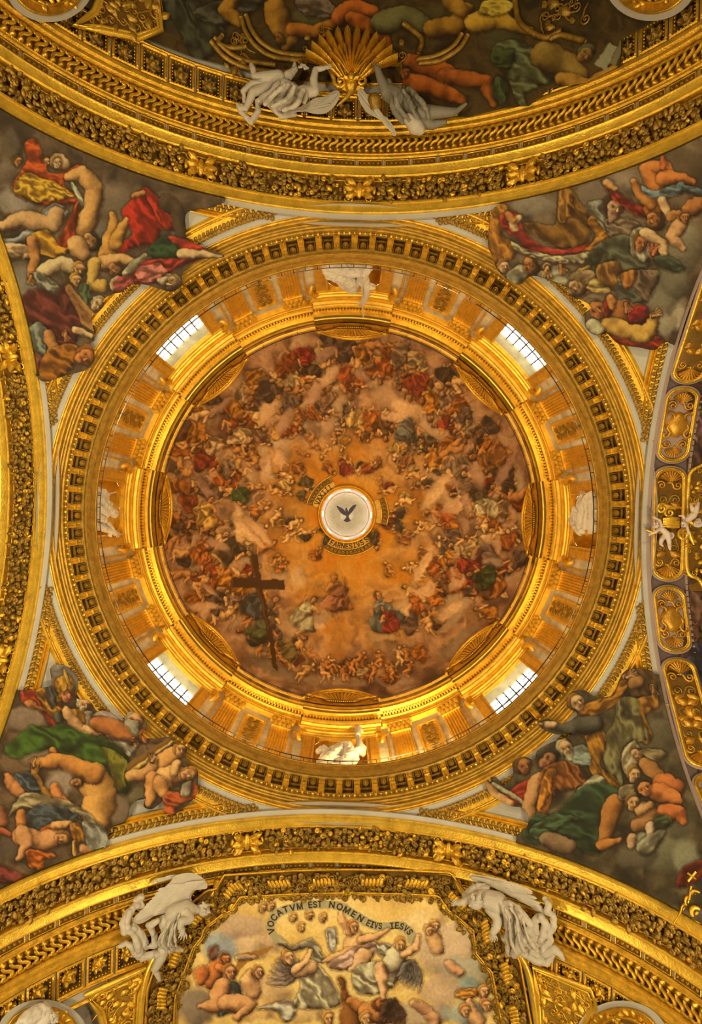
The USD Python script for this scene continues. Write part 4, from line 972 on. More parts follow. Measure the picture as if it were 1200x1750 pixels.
def finish_patch(parent, name, P, v, f, back, pt, gain, label=None):
    C, P0 = pt.C, pt.P; pt.C, pt.P = C[back], P0[back]; r = painted(parent, name, v, f, pt, gain, label); pt.C, pt.P = C, P0; return r
def clip_poly(poly, box_=(-40, -60, 1240, 1810)):
    from shapely.geometry import Polygon, box as sbox
    p = Polygon(poly).buffer(0).intersection(sbox(*box_)); p = max(getattr(p, 'geoms', [p]), key=lambda g_: g_.area); return np.array(p.exterior.coords)[:-1]
def arch_edge(k, us, t=-.045):
    a = ARCH[k]; u = np.asarray(us, float); return topix(a(np.stack([u, np.full_like(u, t), np.zeros_like(u)], -1)))
def pend_patch(x0, y0, outline, k1, s1, k2, s2):
    """outline (crop units) runs along the inner side; the outer sides follow the two arches"""
    o = smooth_line(np.array(outline) / 3.077 + [x0, y0], 4)
    def side(k, sg, p):
        u = np.linspace(0.3, 10.6, 120) * sg; e = arch_edge(k, u); j = np.argmin(((e - p) ** 2).sum(1)); return e[j:]
    a, b = side(k1, s1, o[0]), side(k2, s2, o[-1])
    from shapely.geometry import Polygon
    return clip_poly(np.vstack([a[::-1], o, b]), (-30, -30, 1230, 1780))
STEP = 1.5
pf = {}
SPEC = {
 'upper left': (0, 210, 'top', -1, 'left', -1, [(1180, 418), (1100, 448), (985, 470), (978, 560), (985, 610), (1060, 650), (1165, 688), (1168, 710), (1050, 720), (962, 790), (957, 850), (905, 888), (830, 870), (760, 850), (690, 850), (640, 890), (590, 900), (545, 930), (545, 965), (505, 1002), (482, 1010), (497, 1140), (470, 1150), (495, 1200), (492, 1260), (450, 1300), (340, 1330), (235, 1362), (185, 1325)]),
 'upper right': (810, 230, 'right', -1, 'top', 1, [(1000, 1085), (950, 1132), (870, 1120), (760, 1100), (695, 1042), (640, 1056), (587, 1012), (590, 940), (620, 905), (560, 868), (510, 850), (480, 800), (420, 775), (310, 742), (245, 786), (180, 765), (120, 705), (105, 650), (78, 600), (75, 540), (90, 410), (130, 370), (150, 360)]),
 'lower left': (0, 1100, 'left', 1, 'bottom', -1, [(110, 245), (185, 240), (215, 232), (270, 215), (265, 130), (310, 108), (370, 130), (412, 190), (405, 285), (470, 300), (510, 355), (560, 350), (640, 395), (690, 355), (765, 400), (768, 455), (740, 480), (800, 500), (900, 490), (915, 525), (980, 540), (978, 610), (1035, 660), (1040, 720), (1030, 800), (930, 890), (868, 890), (855, 830), (800, 870), (755, 855), (765, 800), (690, 850), (665, 930), (590, 965), (565, 1040), (555, 1085)]),
 'lower right': (810, 1100, 'bottom', 1, 'right', 1, [(225, 1005), (285, 955), (268, 870), (180, 850), (85, 790), (62, 730), (110, 698), (160, 745), (205, 690), (205, 620), (260, 595), (320, 610), (335, 560), (420, 515), (470, 500), (520, 470), (440, 478), (370, 452), (338, 420), (390, 395), (470, 420), (545, 370), (490, 330), (505, 260), (580, 245), (640, 280), (735, 270), (760, 200), (800, 140), (880, 130), (955, 160)]),
}
def mk(nm):
    x0, y0, k1, s1, k2, s2, o = SPEC[nm]; b = pend_patch(x0, y0, o, k1, s1, k2, s2)
    P, v, f, back = patch(None, pen_at, .24, STEP, b, .26); pt = Paint(P, 31 + len(pf)); pf[nm] = 1
    def grow(a, k=1.07): a = np.array(a, float); c = a.mean(0); return c + (a - c) * k
    D = lambda poly, col, ang=None, pitch=9., **k: pt.drape(grow(poly) / 3.077 + [x0, y0], col, ang, pitch, **k)
    L = lambda pts, r, col: pt.limb(np.array(pts, float) / 3.077 + [x0, y0], np.array(r) / 3.077 * 1.08, col)
    H = lambda x, y, r, **k: pt.head(x / 3.077 + x0, y / 3.077 + y0, r / 3.077, **k)
    C = lambda x, y, rx, ry, col, rot=0.: pt.cloud(x / 3.077 + x0, y / 3.077 + y0, rx / 3.077, ry / 3.077, col, rot)
    HA = lambda x, y, r, a, **k: pt.hand(x / 3.077 + x0, y / 3.077 + y0, r / 3.077, a, **k)
    return pt, P, v, f, back, D, L, H, C, HA
def done(nm, pt, P, v, f, back, label):
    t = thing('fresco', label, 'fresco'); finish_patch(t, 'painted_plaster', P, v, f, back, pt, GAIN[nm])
S1, S2, S3 = (206, 146, 92), (188, 118, 62), (216, 166, 122)

pt, P, v, f, back, D, L, H, C, HA = mk('upper left')
pt.ground([(50, 37, 30), (84, 62, 48), (118, 90, 70)], 34, 1)
C(90, 420, 110, 90, (132, 112, 104)); C(40, 250, 60, 80, (96, 76, 66)); C(590, 400, 130, 110, (108, 86, 72)); C(900, 400, 170, 50, (84, 62, 48)); C(130, 860, 110, 140, (108, 94, 84)); C(520, 570, 60, 60, (96, 84, 78)); C(60, 120, 60, 90, (80, 64, 54))
H(95, 205, 32, skin=S2); H(240, 205, 30, skin=S1)
D([(140, 112), (200, 105), (240, 230), (290, 270), (400, 220), (405, 262), (330, 310), (400, 380), (380, 420), (200, 420), (75, 350), (110, 270), (150, 200)], (196, 74, 26), .3)
D([(80, 350), (140, 268), (220, 292), (320, 330), (385, 385), (300, 400), (180, 412)], (222, 160, 44), .35, 7)
L([(300, 200), (335, 215)], [42, 36], (200, 150, 110)); H(300, 212, 34, skin=S3, hair=(120, 80, 40))
L([(360, 280), (430, 262), (500, 345), (480, 470), (440, 560)], [24, 38, 44, 46, 60], (200, 138, 78)); D([(375, 320), (400, 330), (440, 420), (420, 432)], (196, 184, 160), 1.2)
D([(0, 600), (100, 590), (250, 440), (330, 450), (330, 520), (200, 590), (60, 640), (0, 640)], (150, 142, 142), -.5)
L([(20, 540), (120, 505), (280, 540), (300, 480)], [28, 42, 46, 44], (208, 152, 104))
D([(410, 415), (340, 560), (300, 645), (380, 672), (400, 560)], (188, 66, 24), 1.7); D([(150, 600), (250, 570), (300, 640), (360, 660), (300, 700), (220, 690), (160, 660)], (208, 142, 40), .4)
D([(10, 640), (130, 640), (160, 700), (40, 710)], (206, 160, 118)); L([(170, 620), (185, 720), (165, 800)], [30, 30, 24], S2); HA(165, 805, 20, 1.6, skin=S2)
H(480, 620, 52, skin=S1, hair=(40, 30, 24), face=2.6); L([(400, 640), (440, 690)], [50, 40], S1)
D([(760, 352), (800, 370), (900, 500), (920, 560), (840, 560), (830, 640), (740, 640), (615, 690), (600, 655), (700, 580), (660, 520), (650, 460), (720, 390)], (176, 36, 20), 1.0, 11)
D([(770, 350), (830, 390), (905, 510), (905, 550), (850, 530), (800, 450)], (190, 44, 24), 1.1, 8); L([(700, 385), (755, 365)], [14, 16], S2)
L([(880, 420), (930, 460), (950, 600)], [44, 40, 22], (74, 52, 36)); D([(800, 640), (880, 600), (980, 680), (870, 730), (790, 700)], (40, 62, 34), .4)
D([(880, 600), (1050, 650), (1060, 705), (930, 760), (850, 830), (720, 830), (705, 760), (800, 720), (960, 700)], (190, 50, 38), -.3, 10); D([(720, 770), (820, 740), (880, 780), (840, 825), (740, 830)], (208, 110, 100), -.2, 8)
L([(950, 690), (1060, 690), (1160, 702)], [24, 20, 9], S3); H(895, 835, 50, skin=S3, hair=(150, 110, 80), face=1.8, beard=(190, 160, 130))
L([(560, 740), (575, 640), (600, 560), (590, 480)], [46, 40, 30, 18], (202, 136, 62)); L([(610, 640), (640, 560), (660, 510)], [36, 28, 16], (202, 136, 62)); L([(540, 740), (640, 710), (700, 730)], [40, 24, 18], S1); H(610, 770, 44, skin=S2, hair=(74, 44, 24), face=2.4)
D([(650, 780), (745, 692), (765, 712), (680, 800)], (196, 178, 146), -.8); L([(620, 830), (600, 860), (650, 830)], [30, 26, 22], S3); D([(600, 830), (680, 800), (700, 860), (620, 895)], (170, 70, 66))
L([(220, 785), (330, 735), (410, 780)], [34, 38, 30], (206, 168, 128)); H(415, 775, 40, skin=S1, hair=(170, 116, 44), face=.4); D([(180, 790), (280, 830), (322, 890), (300, 922), (220, 885)], (150, 138, 124), .6, 6); H(400, 830, 36, skin=S1, hair=(190, 140, 50))
L([(500, 740), (480, 850), (530, 860)], [34, 30, 40], (204, 152, 72)); H(510, 955, 42, skin=S3, hair=(170, 148, 116), face=.8); D([(420, 860), (470, 850), (480, 920), (440, 960)], (84, 92, 66))
D([(120, 940), (200, 880), (330, 930), (410, 1010), (405, 1120), (340, 1180), (250, 1080), (150, 1040)], (104, 40, 34), .6, 10); D([(340, 850), (300, 900), (330, 990), (350, 980), (380, 870)], (96, 40, 32))
pt.flat(np.array([(335, 860), (362, 850), (492, 1000), (495, 1100), (430, 1055)]) / 3.077 + [0, 210], (166, 112, 62)); pt.limb(np.array([(355, 880), (430, 1000), (470, 1040)]) / 3.077 + [0, 210], [5, 6, 4], (140, 84, 50))
L([(400, 1090), (480, 1120)], [24, 14], S3); D([(150, 1090), (210, 1050), (250, 1100), (235, 1225), (170, 1180)], (128, 126, 116), 1.2, 7); L([(250, 1110), (285, 1190), (250, 1240)], [26, 26, 20], S2); D([(160, 1200), (220, 1240), (200, 1320), (170, 1250)], (128, 66, 60))
D([(215, 1250), (300, 1180), (400, 1180), (385, 1270), (300, 1350), (230, 1358)], (164, 92, 24), .5); H(445, 1225, 62, skin=(186, 106, 52), hair=(140, 76, 26), face=1.2); HA(345, 1110, 20, 1.3, skin=S2)
done('upper left', pt, P, v, f, back, 'painted fresco with red and orange drapery at the upper left of the dome')

pt, P, v, f, back, D, L, H, C, HA = mk('upper right'); X0, Y0 = 810, 230
pt.ground([(56, 41, 32), (92, 70, 54), (128, 102, 82)], 34, 2)
C(320, 370, 150, 70, (124, 106, 94)); C(640, 300, 120, 70, (110, 90, 78)); C(800, 240, 110, 70, (122, 100, 88)); C(1100, 160, 140, 110, (80, 62, 46)); C(760, 480, 80, 90, (128, 106, 92)); C(1100, 560, 110, 170, (120, 106, 90)); C(990, 850, 90, 130, (112, 100, 86)); C(1060, 760, 90, 110, (96, 84, 72)); C(1080, 960, 60, 110, (150, 128, 108)); C(1010, 1000, 60, 80, (140, 122, 104))
D([(80, 410), (130, 370), (182, 400), (150, 520), (222, 570), (205, 640), (112, 660), (76, 560)], (190, 118, 38), 1.2, 8)
D([(450, 300), (500, 290), (540, 340), (600, 430), (600, 520), (560, 590), (440, 580), (330, 530), (270, 470), (320, 460), (430, 470)], (130, 84, 32), .8, 10); D([(455, 300), (500, 292), (530, 350), (500, 440), (450, 450)], (176, 114, 44), 1.4, 8)
D([(150, 440), (222, 410), (282, 520), (362, 580), (482, 600), (640, 555), (560, 622), (400, 622), (280, 600), (250, 560), (170, 500)], (172, 46, 36), .3, 9); L([(240, 440), (200, 470), (215, 500)], [20, 24, 22], S3); L([(180, 420), (210, 450)], [20, 18], S2)
D([(600, 460), (650, 440), (720, 530), (722, 590), (570, 622), (640, 540)], (188, 120, 36), -.4, 8); D([(205, 560), (280, 600), (430, 635), (600, 620), (540, 680), (380, 660), (240, 620)], (188, 166, 132), .15, 8)
D([(180, 740), (260, 685), (300, 740), (430, 690), (510, 740), (480, 790), (420, 772), (300, 740), (240, 784)], (168, 154, 132), 0, 9); H(155, 695, 38, skin=S3, hair=(150, 96, 46)); H(300, 690, 50, skin=(190, 116, 62), hair=(84, 52, 28), face=2.8); HA(385, 700, 24, 1.6, skin=S1); HA(460, 690, 20, 1.2, skin=S2)
D([(610, 370), (690, 360), (720, 470), (820, 560), (760, 575), (640, 440)], (142, 132, 122), .8, 9); D([(700, 450), (800, 440), (880, 490), (800, 555), (720, 520)], (146, 116, 96)); H(735, 385, 64, skin=(204, 150, 110), hair=(50, 34, 26), face=.3, beard=(150, 110, 90))
D([(690, 560), (820, 540), (912, 650), (900, 700), (780, 722), (640, 660), (620, 620)], (92, 88, 70), .4, 10); D([(600, 640), (680, 610), (690, 680), (630, 750), (600, 720)], (66, 64, 40))
D([(680, 250), (740, 300), (940, 420), (860, 425), (740, 345)], (160, 44, 36), .6, 7); L([(700, 250), (740, 285)], [20, 16], S1)
L([(940, 390), (960, 280), (905, 180), (1000, 165), (1035, 185)], [52, 46, 36, 30, 16], (198, 112, 50)); L([(1000, 230), (1080, 230), (1150, 245)], [42, 30, 18], (194, 108, 48)); L([(930, 370), (870, 310), (845, 250)], [32, 26, 18], (200, 124, 60)); L([(1000, 170), (990, 120)], [20, 12], (190, 92, 46))
D([(890, 270), (960, 295), (1090, 250), (1085, 312), (970, 336), (905, 312)], (116, 132, 146), 0, 8); D([(1090, 265), (1190, 285), (1215, 330), (1120, 305)], (110, 124, 136), .2, 8); L([(990, 350), (1020, 420)], [26, 18], S3)
H(950, 450, 52, skin=S2, hair=(90, 54, 26), face=2.7); L([(1040, 430), (1080, 420), (1100, 470)], [30, 24, 18], S2); L([(1080, 480), (1040, 540), (1100, 600)], [36, 34, 16], (198, 140, 96)); L([(1130, 400), (1180, 370)], [40, 44], (170, 100, 50)); H(1110, 440, 36, skin=S2, hair=(96, 56, 30))
D([(830, 520), (900, 490), (950, 560), (900, 660), (830, 620)], (176, 160, 140), 1.3, 8); H(875, 575, 50, skin=(186, 110, 64), hair=(110, 66, 34), face=.3); L([(900, 520), (990, 570), (1000, 630)], [30, 26, 20], S3); HA(945, 630, 26, -1.5, skin=(190, 100, 60)); D([(960, 640), (1040, 650), (1110, 700), (1060, 720), (970, 690)], (66, 72, 56))
D([(540, 720), (600, 690), (610, 740), (560, 780)], (190, 150, 70)); D([(510, 740), (620, 720), (640, 800), (560, 850), (500, 830)], (150, 118, 84)); H(545, 800, 48, skin=(200, 150, 108), hair=(112, 76, 44), face=2.2); D([(640, 760), (720, 800), (690, 835), (600, 815)], (202, 164, 96), .2, 8)
D([(650, 690), (760, 675), (782, 790), (700, 802), (655, 760)], (158, 102, 46), 1.2, 9); D([(770, 740), (940, 715), (970, 760), (900, 880), (800, 830)], (124, 94, 78), .7, 10); D([(750, 790), (830, 800), (880, 880), (780, 880)], (90, 86, 74)); D([(780, 730), (850, 720), (830, 800), (790, 800)], (176, 106, 40))
D([(690, 1020), (860, 1078), (950, 1060), (988, 1080), (950, 1128), (800, 1102), (730, 1070)], (170, 46, 30), .3, 9); L([(720, 930), (860, 950)], [62, 60], (152, 88, 42)); D([(822, 920), (902, 910), (905, 990), (830, 992)], (146, 28, 32)); D([(680, 900), (720, 840), (745, 900), (700, 960)], (160, 40, 30)); L([(720, 860), (730, 910)], [22, 18], S2)
L([(705, 1000), (830, 1042), (905, 1060), (940, 1000), (955, 955)], [40, 44, 40, 34, 22], (206, 152, 72)); HA(945, 955, 20, -.6, skin=S1); H(640, 930, 60, skin=(176, 104, 56), hair=(104, 88, 66), face=-.5); L([(620, 1000), (660, 1035)], [34, 30], (190, 172, 142)); HA(800, 890, 22, 1.2, skin=(190, 120, 80))
done('upper right', pt, P, v, f, back, 'painted fresco of figures in brown and gold at the upper right of the dome')

pt, P, v, f, back, D, L, H, C, HA = mk('lower left')
pt.ground([(42, 31, 24), (74, 55, 40), (108, 82, 62)], 34, 3)
C(150, 400, 120, 80, (122, 100, 88)); C(190, 590, 110, 60, (120, 98, 84)); C(620, 880, 80, 100, (112, 90, 76)); C(320, 150, 70, 60, (104, 92, 92)); C(390, 210, 40, 70, (98, 86, 82)); C(300, 120, 40, 34, (124, 110, 108)); C(60, 1080, 100, 90, (70, 56, 50)); C(720, 800, 70, 50, (90, 76, 56))
D([(118, 250), (180, 240), (252, 330), (302, 430), (270, 442), (200, 345), (120, 312)], (156, 50, 26), .9, 8); L([(140, 310), (180, 330)], [18, 18], S2); pt.limb(np.array([(170, 325), (300, 370)]) / 3.077 + [0, 1100], [3, 3], (130, 76, 36))
D([(190, 250), (240, 232), (320, 300), (300, 392), (255, 370)], (182, 122, 36), 1.0, 7); D([(235, 235), (280, 240), (300, 310), (270, 330)], (70, 66, 66), 1.2, 6); D([(280, 360), (330, 370), (330, 410), (290, 405)], (80, 76, 70)); H(350, 270, 50, skin=(186, 112, 72), hair=(150, 100, 30), face=.2)
D([(290, 200), (330, 165), (380, 190), (385, 245), (340, 250), (300, 250)], (188, 132, 40), 1.4, 6); D([(335, 160), (345, 140), (362, 200), (380, 250), (360, 240)], (206, 152, 56)); 
H(440, 320, 46, skin=(196, 142, 100), hair=(184, 170, 150), face=.3, beard=(188, 170, 146)); D([(430, 370), (480, 360), (500, 440), (440, 460), (410, 420)], (184, 168, 146)); D([(370, 350), (440, 355), (455, 415), (395, 430)], (190, 128, 38), .9, 7); L([(345, 350), (380, 400), (420, 460), (510, 480)], [22, 26, 34, 30], (208, 152, 106))
D([(490, 380), (560, 350), (640, 395), (650, 440), (560, 430)], (150, 124, 122), .4, 7); D([(560, 480), (640, 470), (710, 530), (690, 590), (640, 575)], (196, 186, 172), .9, 7); H(700, 405, 56, skin=(202, 142, 96), hair=(150, 142, 128), face=.5, beard=(150, 142, 128)); L([(690, 440), (700, 500)], [46, 34], (136, 126, 112))
L([(510, 420), (600, 440), (690, 505)], [40, 42, 28], (170, 98, 48)); HA(695, 508, 18, .6, skin=S2)
D([(40, 560), (100, 500), (180, 440), (250, 450), (330, 430), (440, 470), (540, 500), (652, 590), (666, 742), (620, 780), (570, 700), (470, 650), (400, 640), (300, 560), (180, 580), (100, 600)], (56, 84, 26), .45, 13); D([(540, 550), (660, 620), (655, 750), (605, 772), (580, 660)], (112, 106, 30), 1.2, 9); L([(275, 560), (290, 580)], [18, 16], S2)
pt.limb(np.array([(480, 478), (700, 512), (880, 520)]) / 3.077 + [0, 1100], [2.4, 2.4, 2.0], (60, 40, 26)); H(760, 490, 36, skin=(186, 104, 62), hair=(120, 60, 30))
pt.flat(np.array([(660, 640), (880, 492), (908, 515), (672, 695)]) / 3.077 + [0, 1100], (120, 80, 36)); pt.limb(np.array([(670, 690), (905, 512)]) / 3.077 + [0, 1100], [3.4, 2.8], (206, 160, 86)); 
L([(850, 640), (900, 590), (950, 570)], [52, 48, 34], (208, 142, 82)); H(945, 560, 42, skin=(212, 150, 96), hair=(176, 116, 44), face=.3); L([(690, 700), (790, 680), (808, 610)], [28, 36, 24], (206, 146, 92)); HA(800, 615, 16, -1.5)
L([(860, 720), (900, 690), (960, 690)], [58, 50, 36], (214, 152, 94)); L([(800, 710), (800, 780), (780, 850)], [38, 32, 16], (206, 136, 76)); L([(840, 730), (860, 780), (880, 820)], [36, 28, 14], (206, 140, 82)); H(990, 685, 42, skin=(212, 152, 98), hair=(166, 106, 44), face=1.4); L([(930, 640), (920, 680)], [28, 24], (212, 156, 100))
D([(860, 850), (880, 782), (920, 780), (1000, 790), (1010, 740), (1034, 740), (1030, 812), (960, 832), (915, 890), (870, 888)], (176, 76, 34), .3, 7); D([(960, 740), (1010, 730), (1000, 800), (950, 800)], (176, 160, 140))
L([(490, 690), (530, 800), (510, 930)], [70, 84, 72], (216, 154, 80)); L([(500, 690), (400, 650), (320, 618), (200, 630)], [52, 48, 42, 30], (204, 132, 62)); C(330, 740, 95, 85, (140, 118, 108)); H(405, 730, 36, skin=(190, 124, 70), hair=(58, 38, 28), face=1.4); L([(290, 760), (310, 820), (350, 840)], [26, 30, 22], (200, 120, 66))
L([(195, 630), (180, 690), (210, 760), (260, 810)], [22, 24, 24, 20], (178, 120, 48)); HA(180, 640, 18, -1.9, skin=S1)
D([(70, 700), (160, 680), (215, 780), (130, 762)], (82, 92, 112), .4, 8); L([(35, 690), (60, 740), (110, 790)], [16, 30, 30], (196, 124, 76))
D([(60, 905), (130, 790), (260, 808), (400, 850), (452, 922), (330, 900), (240, 852), (120, 880)], (172, 152, 118), .2, 10); D([(130, 932), (200, 850), (330, 860), (402, 920), (290, 950), (170, 982)], (70, 76, 88), .1, 10); L([(110, 900), (110, 960)], [26, 24], S2)
D([(210, 980), (280, 950), (330, 990), (240, 1000)], (190, 92, 34)); L([(110, 1010), (220, 1045), (320, 1010)], [50, 52, 38], (200, 136, 90)); L([(120, 990), (140, 1060), (100, 1130)], [40, 32, 18], (200, 138, 92)); L([(290, 960), (370, 945)], [24, 18], S1); H(325, 1020, 44, skin=S1, hair=(130, 84, 46), face=1.8)
D([(140, 1100), (200, 1090), (290, 1115), (235, 1140), (225, 1188), (160, 1172)], (190, 92, 28), .4, 8); D([(370, 960), (420, 955), (444, 1030), (400, 1052)], (164, 104, 36), 1.2, 6); D([(380, 1040), (405, 1045), (400, 1110), (380, 1110)], (196, 150, 70)); D([(440, 940), (520, 950), (570, 1010), (562, 1075), (480, 1085), (450, 1010)], (150, 146, 142), .9, 9); D([(400, 880), (470, 900), (500, 960), (440, 930)], (176, 160, 136)); L([(440, 1080), (470, 1090)], [24, 18], (190, 130, 90))
D([(-40, 1150), (60, 1190), (150, 1235), (60, 1262), (-30, 1240)], (118, 48, 44), .3, 9); L([(-10, 880), (10, 940)], [40, 34], (150, 86, 58)); L([(0, 985), (50, 1000)], [18, 14], (186, 90, 60))
done('lower left', pt, P, v, f, back, 'painted fresco with a bright green cloak at the lower left of the dome')

pt, P, v, f, back, D, L, H, C, HA = mk('lower right')
pt.ground([(38, 30, 22), (68, 54, 39), (102, 84, 62)], 34, 4)
C(1010, 1090, 150, 130, (98, 90, 74)); C(980, 480, 110, 120, (84, 72, 56)); C(850, 1120, 130, 70, (82, 70, 58)); C(1120, 1130, 90, 110, (120, 112, 94)); C(900, 1040, 60, 80, (128, 118, 104)); C(470, 1050, 130, 60, (112, 90, 74)); C(1080, 950, 110, 90, (80, 70, 58))
D([(780, 180), (850, 132), (950, 165), (955, 250), (900, 280), (800, 260)], (80, 54, 28), .8, 9); HA(810, 180, 24, -.7, skin=(186, 130, 90)); L([(840, 210), (870, 200)], [34, 30], (150, 100, 56)); HA(945, 235, 22, 1.4, skin=(150, 100, 54))
D([(760, 200), (800, 215), (762, 300), (650, 370), (570, 372), (560, 340), (650, 290), (720, 278)], (160, 98, 28), -.5, 7); D([(850, 310), (950, 275), (968, 340), (900, 380), (940, 480), (905, 522), (860, 470), (870, 380)], (162, 102, 34), 1.2, 7)
D([(760, 310), (850, 298), (885, 420), (920, 500), (800, 545), (775, 745), (700, 640), (690, 500), (740, 420)], (122, 108, 72), 1.4, 12)
D([(545, 462), (650, 445), (695, 520), (664, 640), (740, 700), (756, 772), (650, 722), (600, 610), (600, 520)], (166, 104, 28), 1.2, 8); L([(640, 425), (520, 440), (420, 425)], [46, 42, 28], (76, 68, 60)); L([(420, 425), (345, 425)], [20, 12], (206, 156, 116)); HA(360, 422, 13, 3.0, skin=(206, 156, 116)); H(540, 315, 52, skin=(206, 156, 116), hair=(140, 90, 34), face=-.6)
D([(500, 560), (590, 540), (610, 640), (490, 615)], (140, 146, 138), .2, 8); H(480, 555, 50, skin=(200, 146, 106), hair=(170, 150, 120), face=-.4, beard=(180, 160, 128)); H(385, 610, 58, skin=(150, 92, 60), hair=(40, 32, 28), face=1.0); H(262, 645, 54, skin=(160, 94, 50), hair=(90, 54, 26), face=-.3)
D([(130, 855), (190, 772), (310, 712), (320, 780), (240, 832), (200, 862)], (168, 44, 26), -.4, 8); L([(75, 725), (110, 810), (190, 845)], [20, 34, 28], (206, 148, 96)); HA(85, 720, 16, -2., skin=S1); pt.limb(np.array([(100, 735), (275, 845)]) / 3.077 + [810, 1100], [3.6, 4.6], (176, 160, 136))
L([(340, 720), (290, 850), (300, 960)], [44, 38, 26], (196, 134, 88)); D([(370, 660), (500, 628), (592, 700), (560, 762), (430, 792), (380, 922), (335, 900), (350, 790)], (146, 78, 32), 1.0, 9); D([(380, 680), (430, 670), (400, 800), (350, 880), (340, 820)], (206, 122, 36), 1.5, 7); D([(540, 780), (640, 690), (690, 740), (600, 770)], (176, 160, 130))
D([(580, 760), (680, 738), (772, 810), (722, 890), (672, 960), (660, 1090), (560, 1080), (450, 1010), (350, 1045), (275, 1000), (330, 900), (420, 900), (500, 830)], (50, 66, 44), .3, 13); D([(300, 985), (420, 900), (560, 930), (480, 950), (380, 1030)], (72, 92, 62), -.2, 10)
L([(740, 840), (705, 950), (680, 1050)], [52, 42, 26], (172, 104, 48)); L([(670, 1060), (770, 1030)], [28, 14], (178, 106, 50)); L([(380, 1030), (500, 1070)], [40, 44], (140, 104, 80))
D([(790, 560), (850, 520), (880, 600), (820, 680), (785, 660)], (190, 166, 136)); H(865, 580, 44, skin=(204, 146, 106), hair=(58, 40, 28), face=2.2); H(840, 690, 44, skin=(208, 156, 114), hair=(150, 104, 50), face=.2); L([(900, 630), (960, 690), (1000, 720)], [36, 36, 26], (176, 112, 64)); D([(770, 760), (850, 740), (860, 790), (780, 820)], (190, 164, 130))
L([(990, 740), (1060, 760)], [56, 54], (196, 104, 52)); L([(960, 780), (1040, 800), (1090, 830)], [46, 40, 18], (198, 110, 56)); L([(1000, 890), (1080, 890), (1110, 940)], [44, 40, 18], (194, 100, 50)); H(895, 770, 50, skin=(196, 118, 66), hair=(44, 32, 26), face=-.6)
L([(900, 880), (930, 930), (860, 960)], [50, 46, 40], (160, 104, 64)); H(835, 840, 46, skin=(200, 144, 102), hair=(120, 82, 46), face=.2); L([(870, 880), (930, 850)], [26, 22], (196, 140, 96)); L([(930, 960), (925, 1010)], [30, 20], (206, 168, 140)); L([(830, 1020), (825, 1060)], [26, 20], (190, 140, 110)); D([(960, 900), (1040, 920), (1000, 980), (950, 960)], (70, 76, 48)); D([(860, 1060), (960, 990), (1010, 1000), (960, 1080), (900, 1110)], (150, 138, 118))
D([(880, 560), (960, 560), (1010, 580), (960, 620)], (150, 126, 90)); D([(1075, 1240), (1110, 1180), (1190, 1140), (1230, 1150), (1200, 1230), (1090, 1280)], (112, 34, 26), -.5, 9)
done('lower right', pt, P, v, f, back, 'painted fresco with a dark green cloak at the lower right of the dome')

# ---- vault fresco at the bottom, in its carved frame
P, v, f, back = patch(FRAME, ARCH['bottom'].at, .16, 1.45, clip_poly(FRAME, (0, 0, 1200, 1775)))
pt = Paint(P, 51); X0, Y0, K = 300, 1500, 2.143
pt.ground([(206, 164, 92), (224, 184, 104), (232, 198, 124), (214, 170, 96)], 60, 5)
Q = lambda a: np.array(a, float) / K + [X0, Y0]
D = lambda a, c, g_=None, p=8., **k: pt.drape(Q(a), c, g_, p, **k); L = lambda a, r, c: pt.limb(Q(a), np.array(r) / K, c); C = lambda x, y, rx, ry, c, rot=0.: pt.cloud(x / K + X0, y / K + Y0, rx / K, ry / K, c, rot)
H = lambda x, y, r, **k: pt.head(x / K + X0, y / K + Y0, r / K, **k)
for a in [(170, 250, 90, 70, (132, 142, 152)), (250, 180, 110, 60, (168, 138, 112)), (300, 250, 110, 50, (182, 150, 116)), (70, 470, 90, 90, (108, 92, 80)), (330, 420, 110, 60, (188, 152, 108)), (280, 480, 120, 50, (206, 160, 100)), (1000, 250, 140, 110, (184, 156, 130)), (1080, 340, 110, 60, (150, 142, 124)), (1060, 400, 70, 40, (118, 134, 126)), (980, 420, 100, 70, (170, 140, 112)), (900, 180, 90, 70, (206, 170, 118)), (460, 490, 90, 50, (196, 160, 104)), (900, 500, 120, 50, (176, 150, 122)), (1050, 500, 90, 50, (130, 136, 130))]: C(*a)
def ribbon(a, w, c, c2=None):
    q = smooth_line(Q(a), 8); t = np.gradient(q, axis=0); t /= np.linalg.norm(t, axis=1, keepdims=True); n = np.column_stack([-t[:, 1], t[:, 0]]) * w / 2 / K
    pt.flat(np.vstack([q + n, (q - n)[::-1]]), c); return q
for x, y in [(430, 150), (490, 140), (460, 185), (540, 150), (320, 115), (350, 110)]: pt.head(x / K + X0, y / K + Y0, 8, (222, 172, 104), (196, 140, 70), .3)
RIB = [(382, 232), (352, 200), (352, 160), (390, 122), (460, 104), (545, 97), (606, 108), (664, 140), (716, 170), (768, 178), (820, 176), (856, 196), (872, 238)]
D([(380, 215), (430, 250), (500, 225), (545, 300), (515, 310), (490, 262), (430, 268), (375, 245)], (168, 160, 134), .2, 8); ribbon(RIB, 34, (160, 148, 112))
D([(550, 200), (585, 185), (592, 240), (570, 270)], (196, 190, 176), 1.3, 6); L([(660, 220), (650, 280)], [34, 40], (218, 166, 112)); L([(640, 200), (612, 160), (605, 130)], [18, 14, 9], (216, 160, 106)); L([(680, 230), (740, 215), (775, 190)], [18, 14, 9], (216, 160, 106)); L([(650, 285), (600, 290), (545, 305)], [32, 22, 10], (214, 160, 106)); H(652, 184, 24, skin=(220, 166, 112), hair=(170, 104, 46)); D([(560, 310), (680, 250), (740, 240), (700, 310), (600, 340)], (204, 164, 146), -.3)
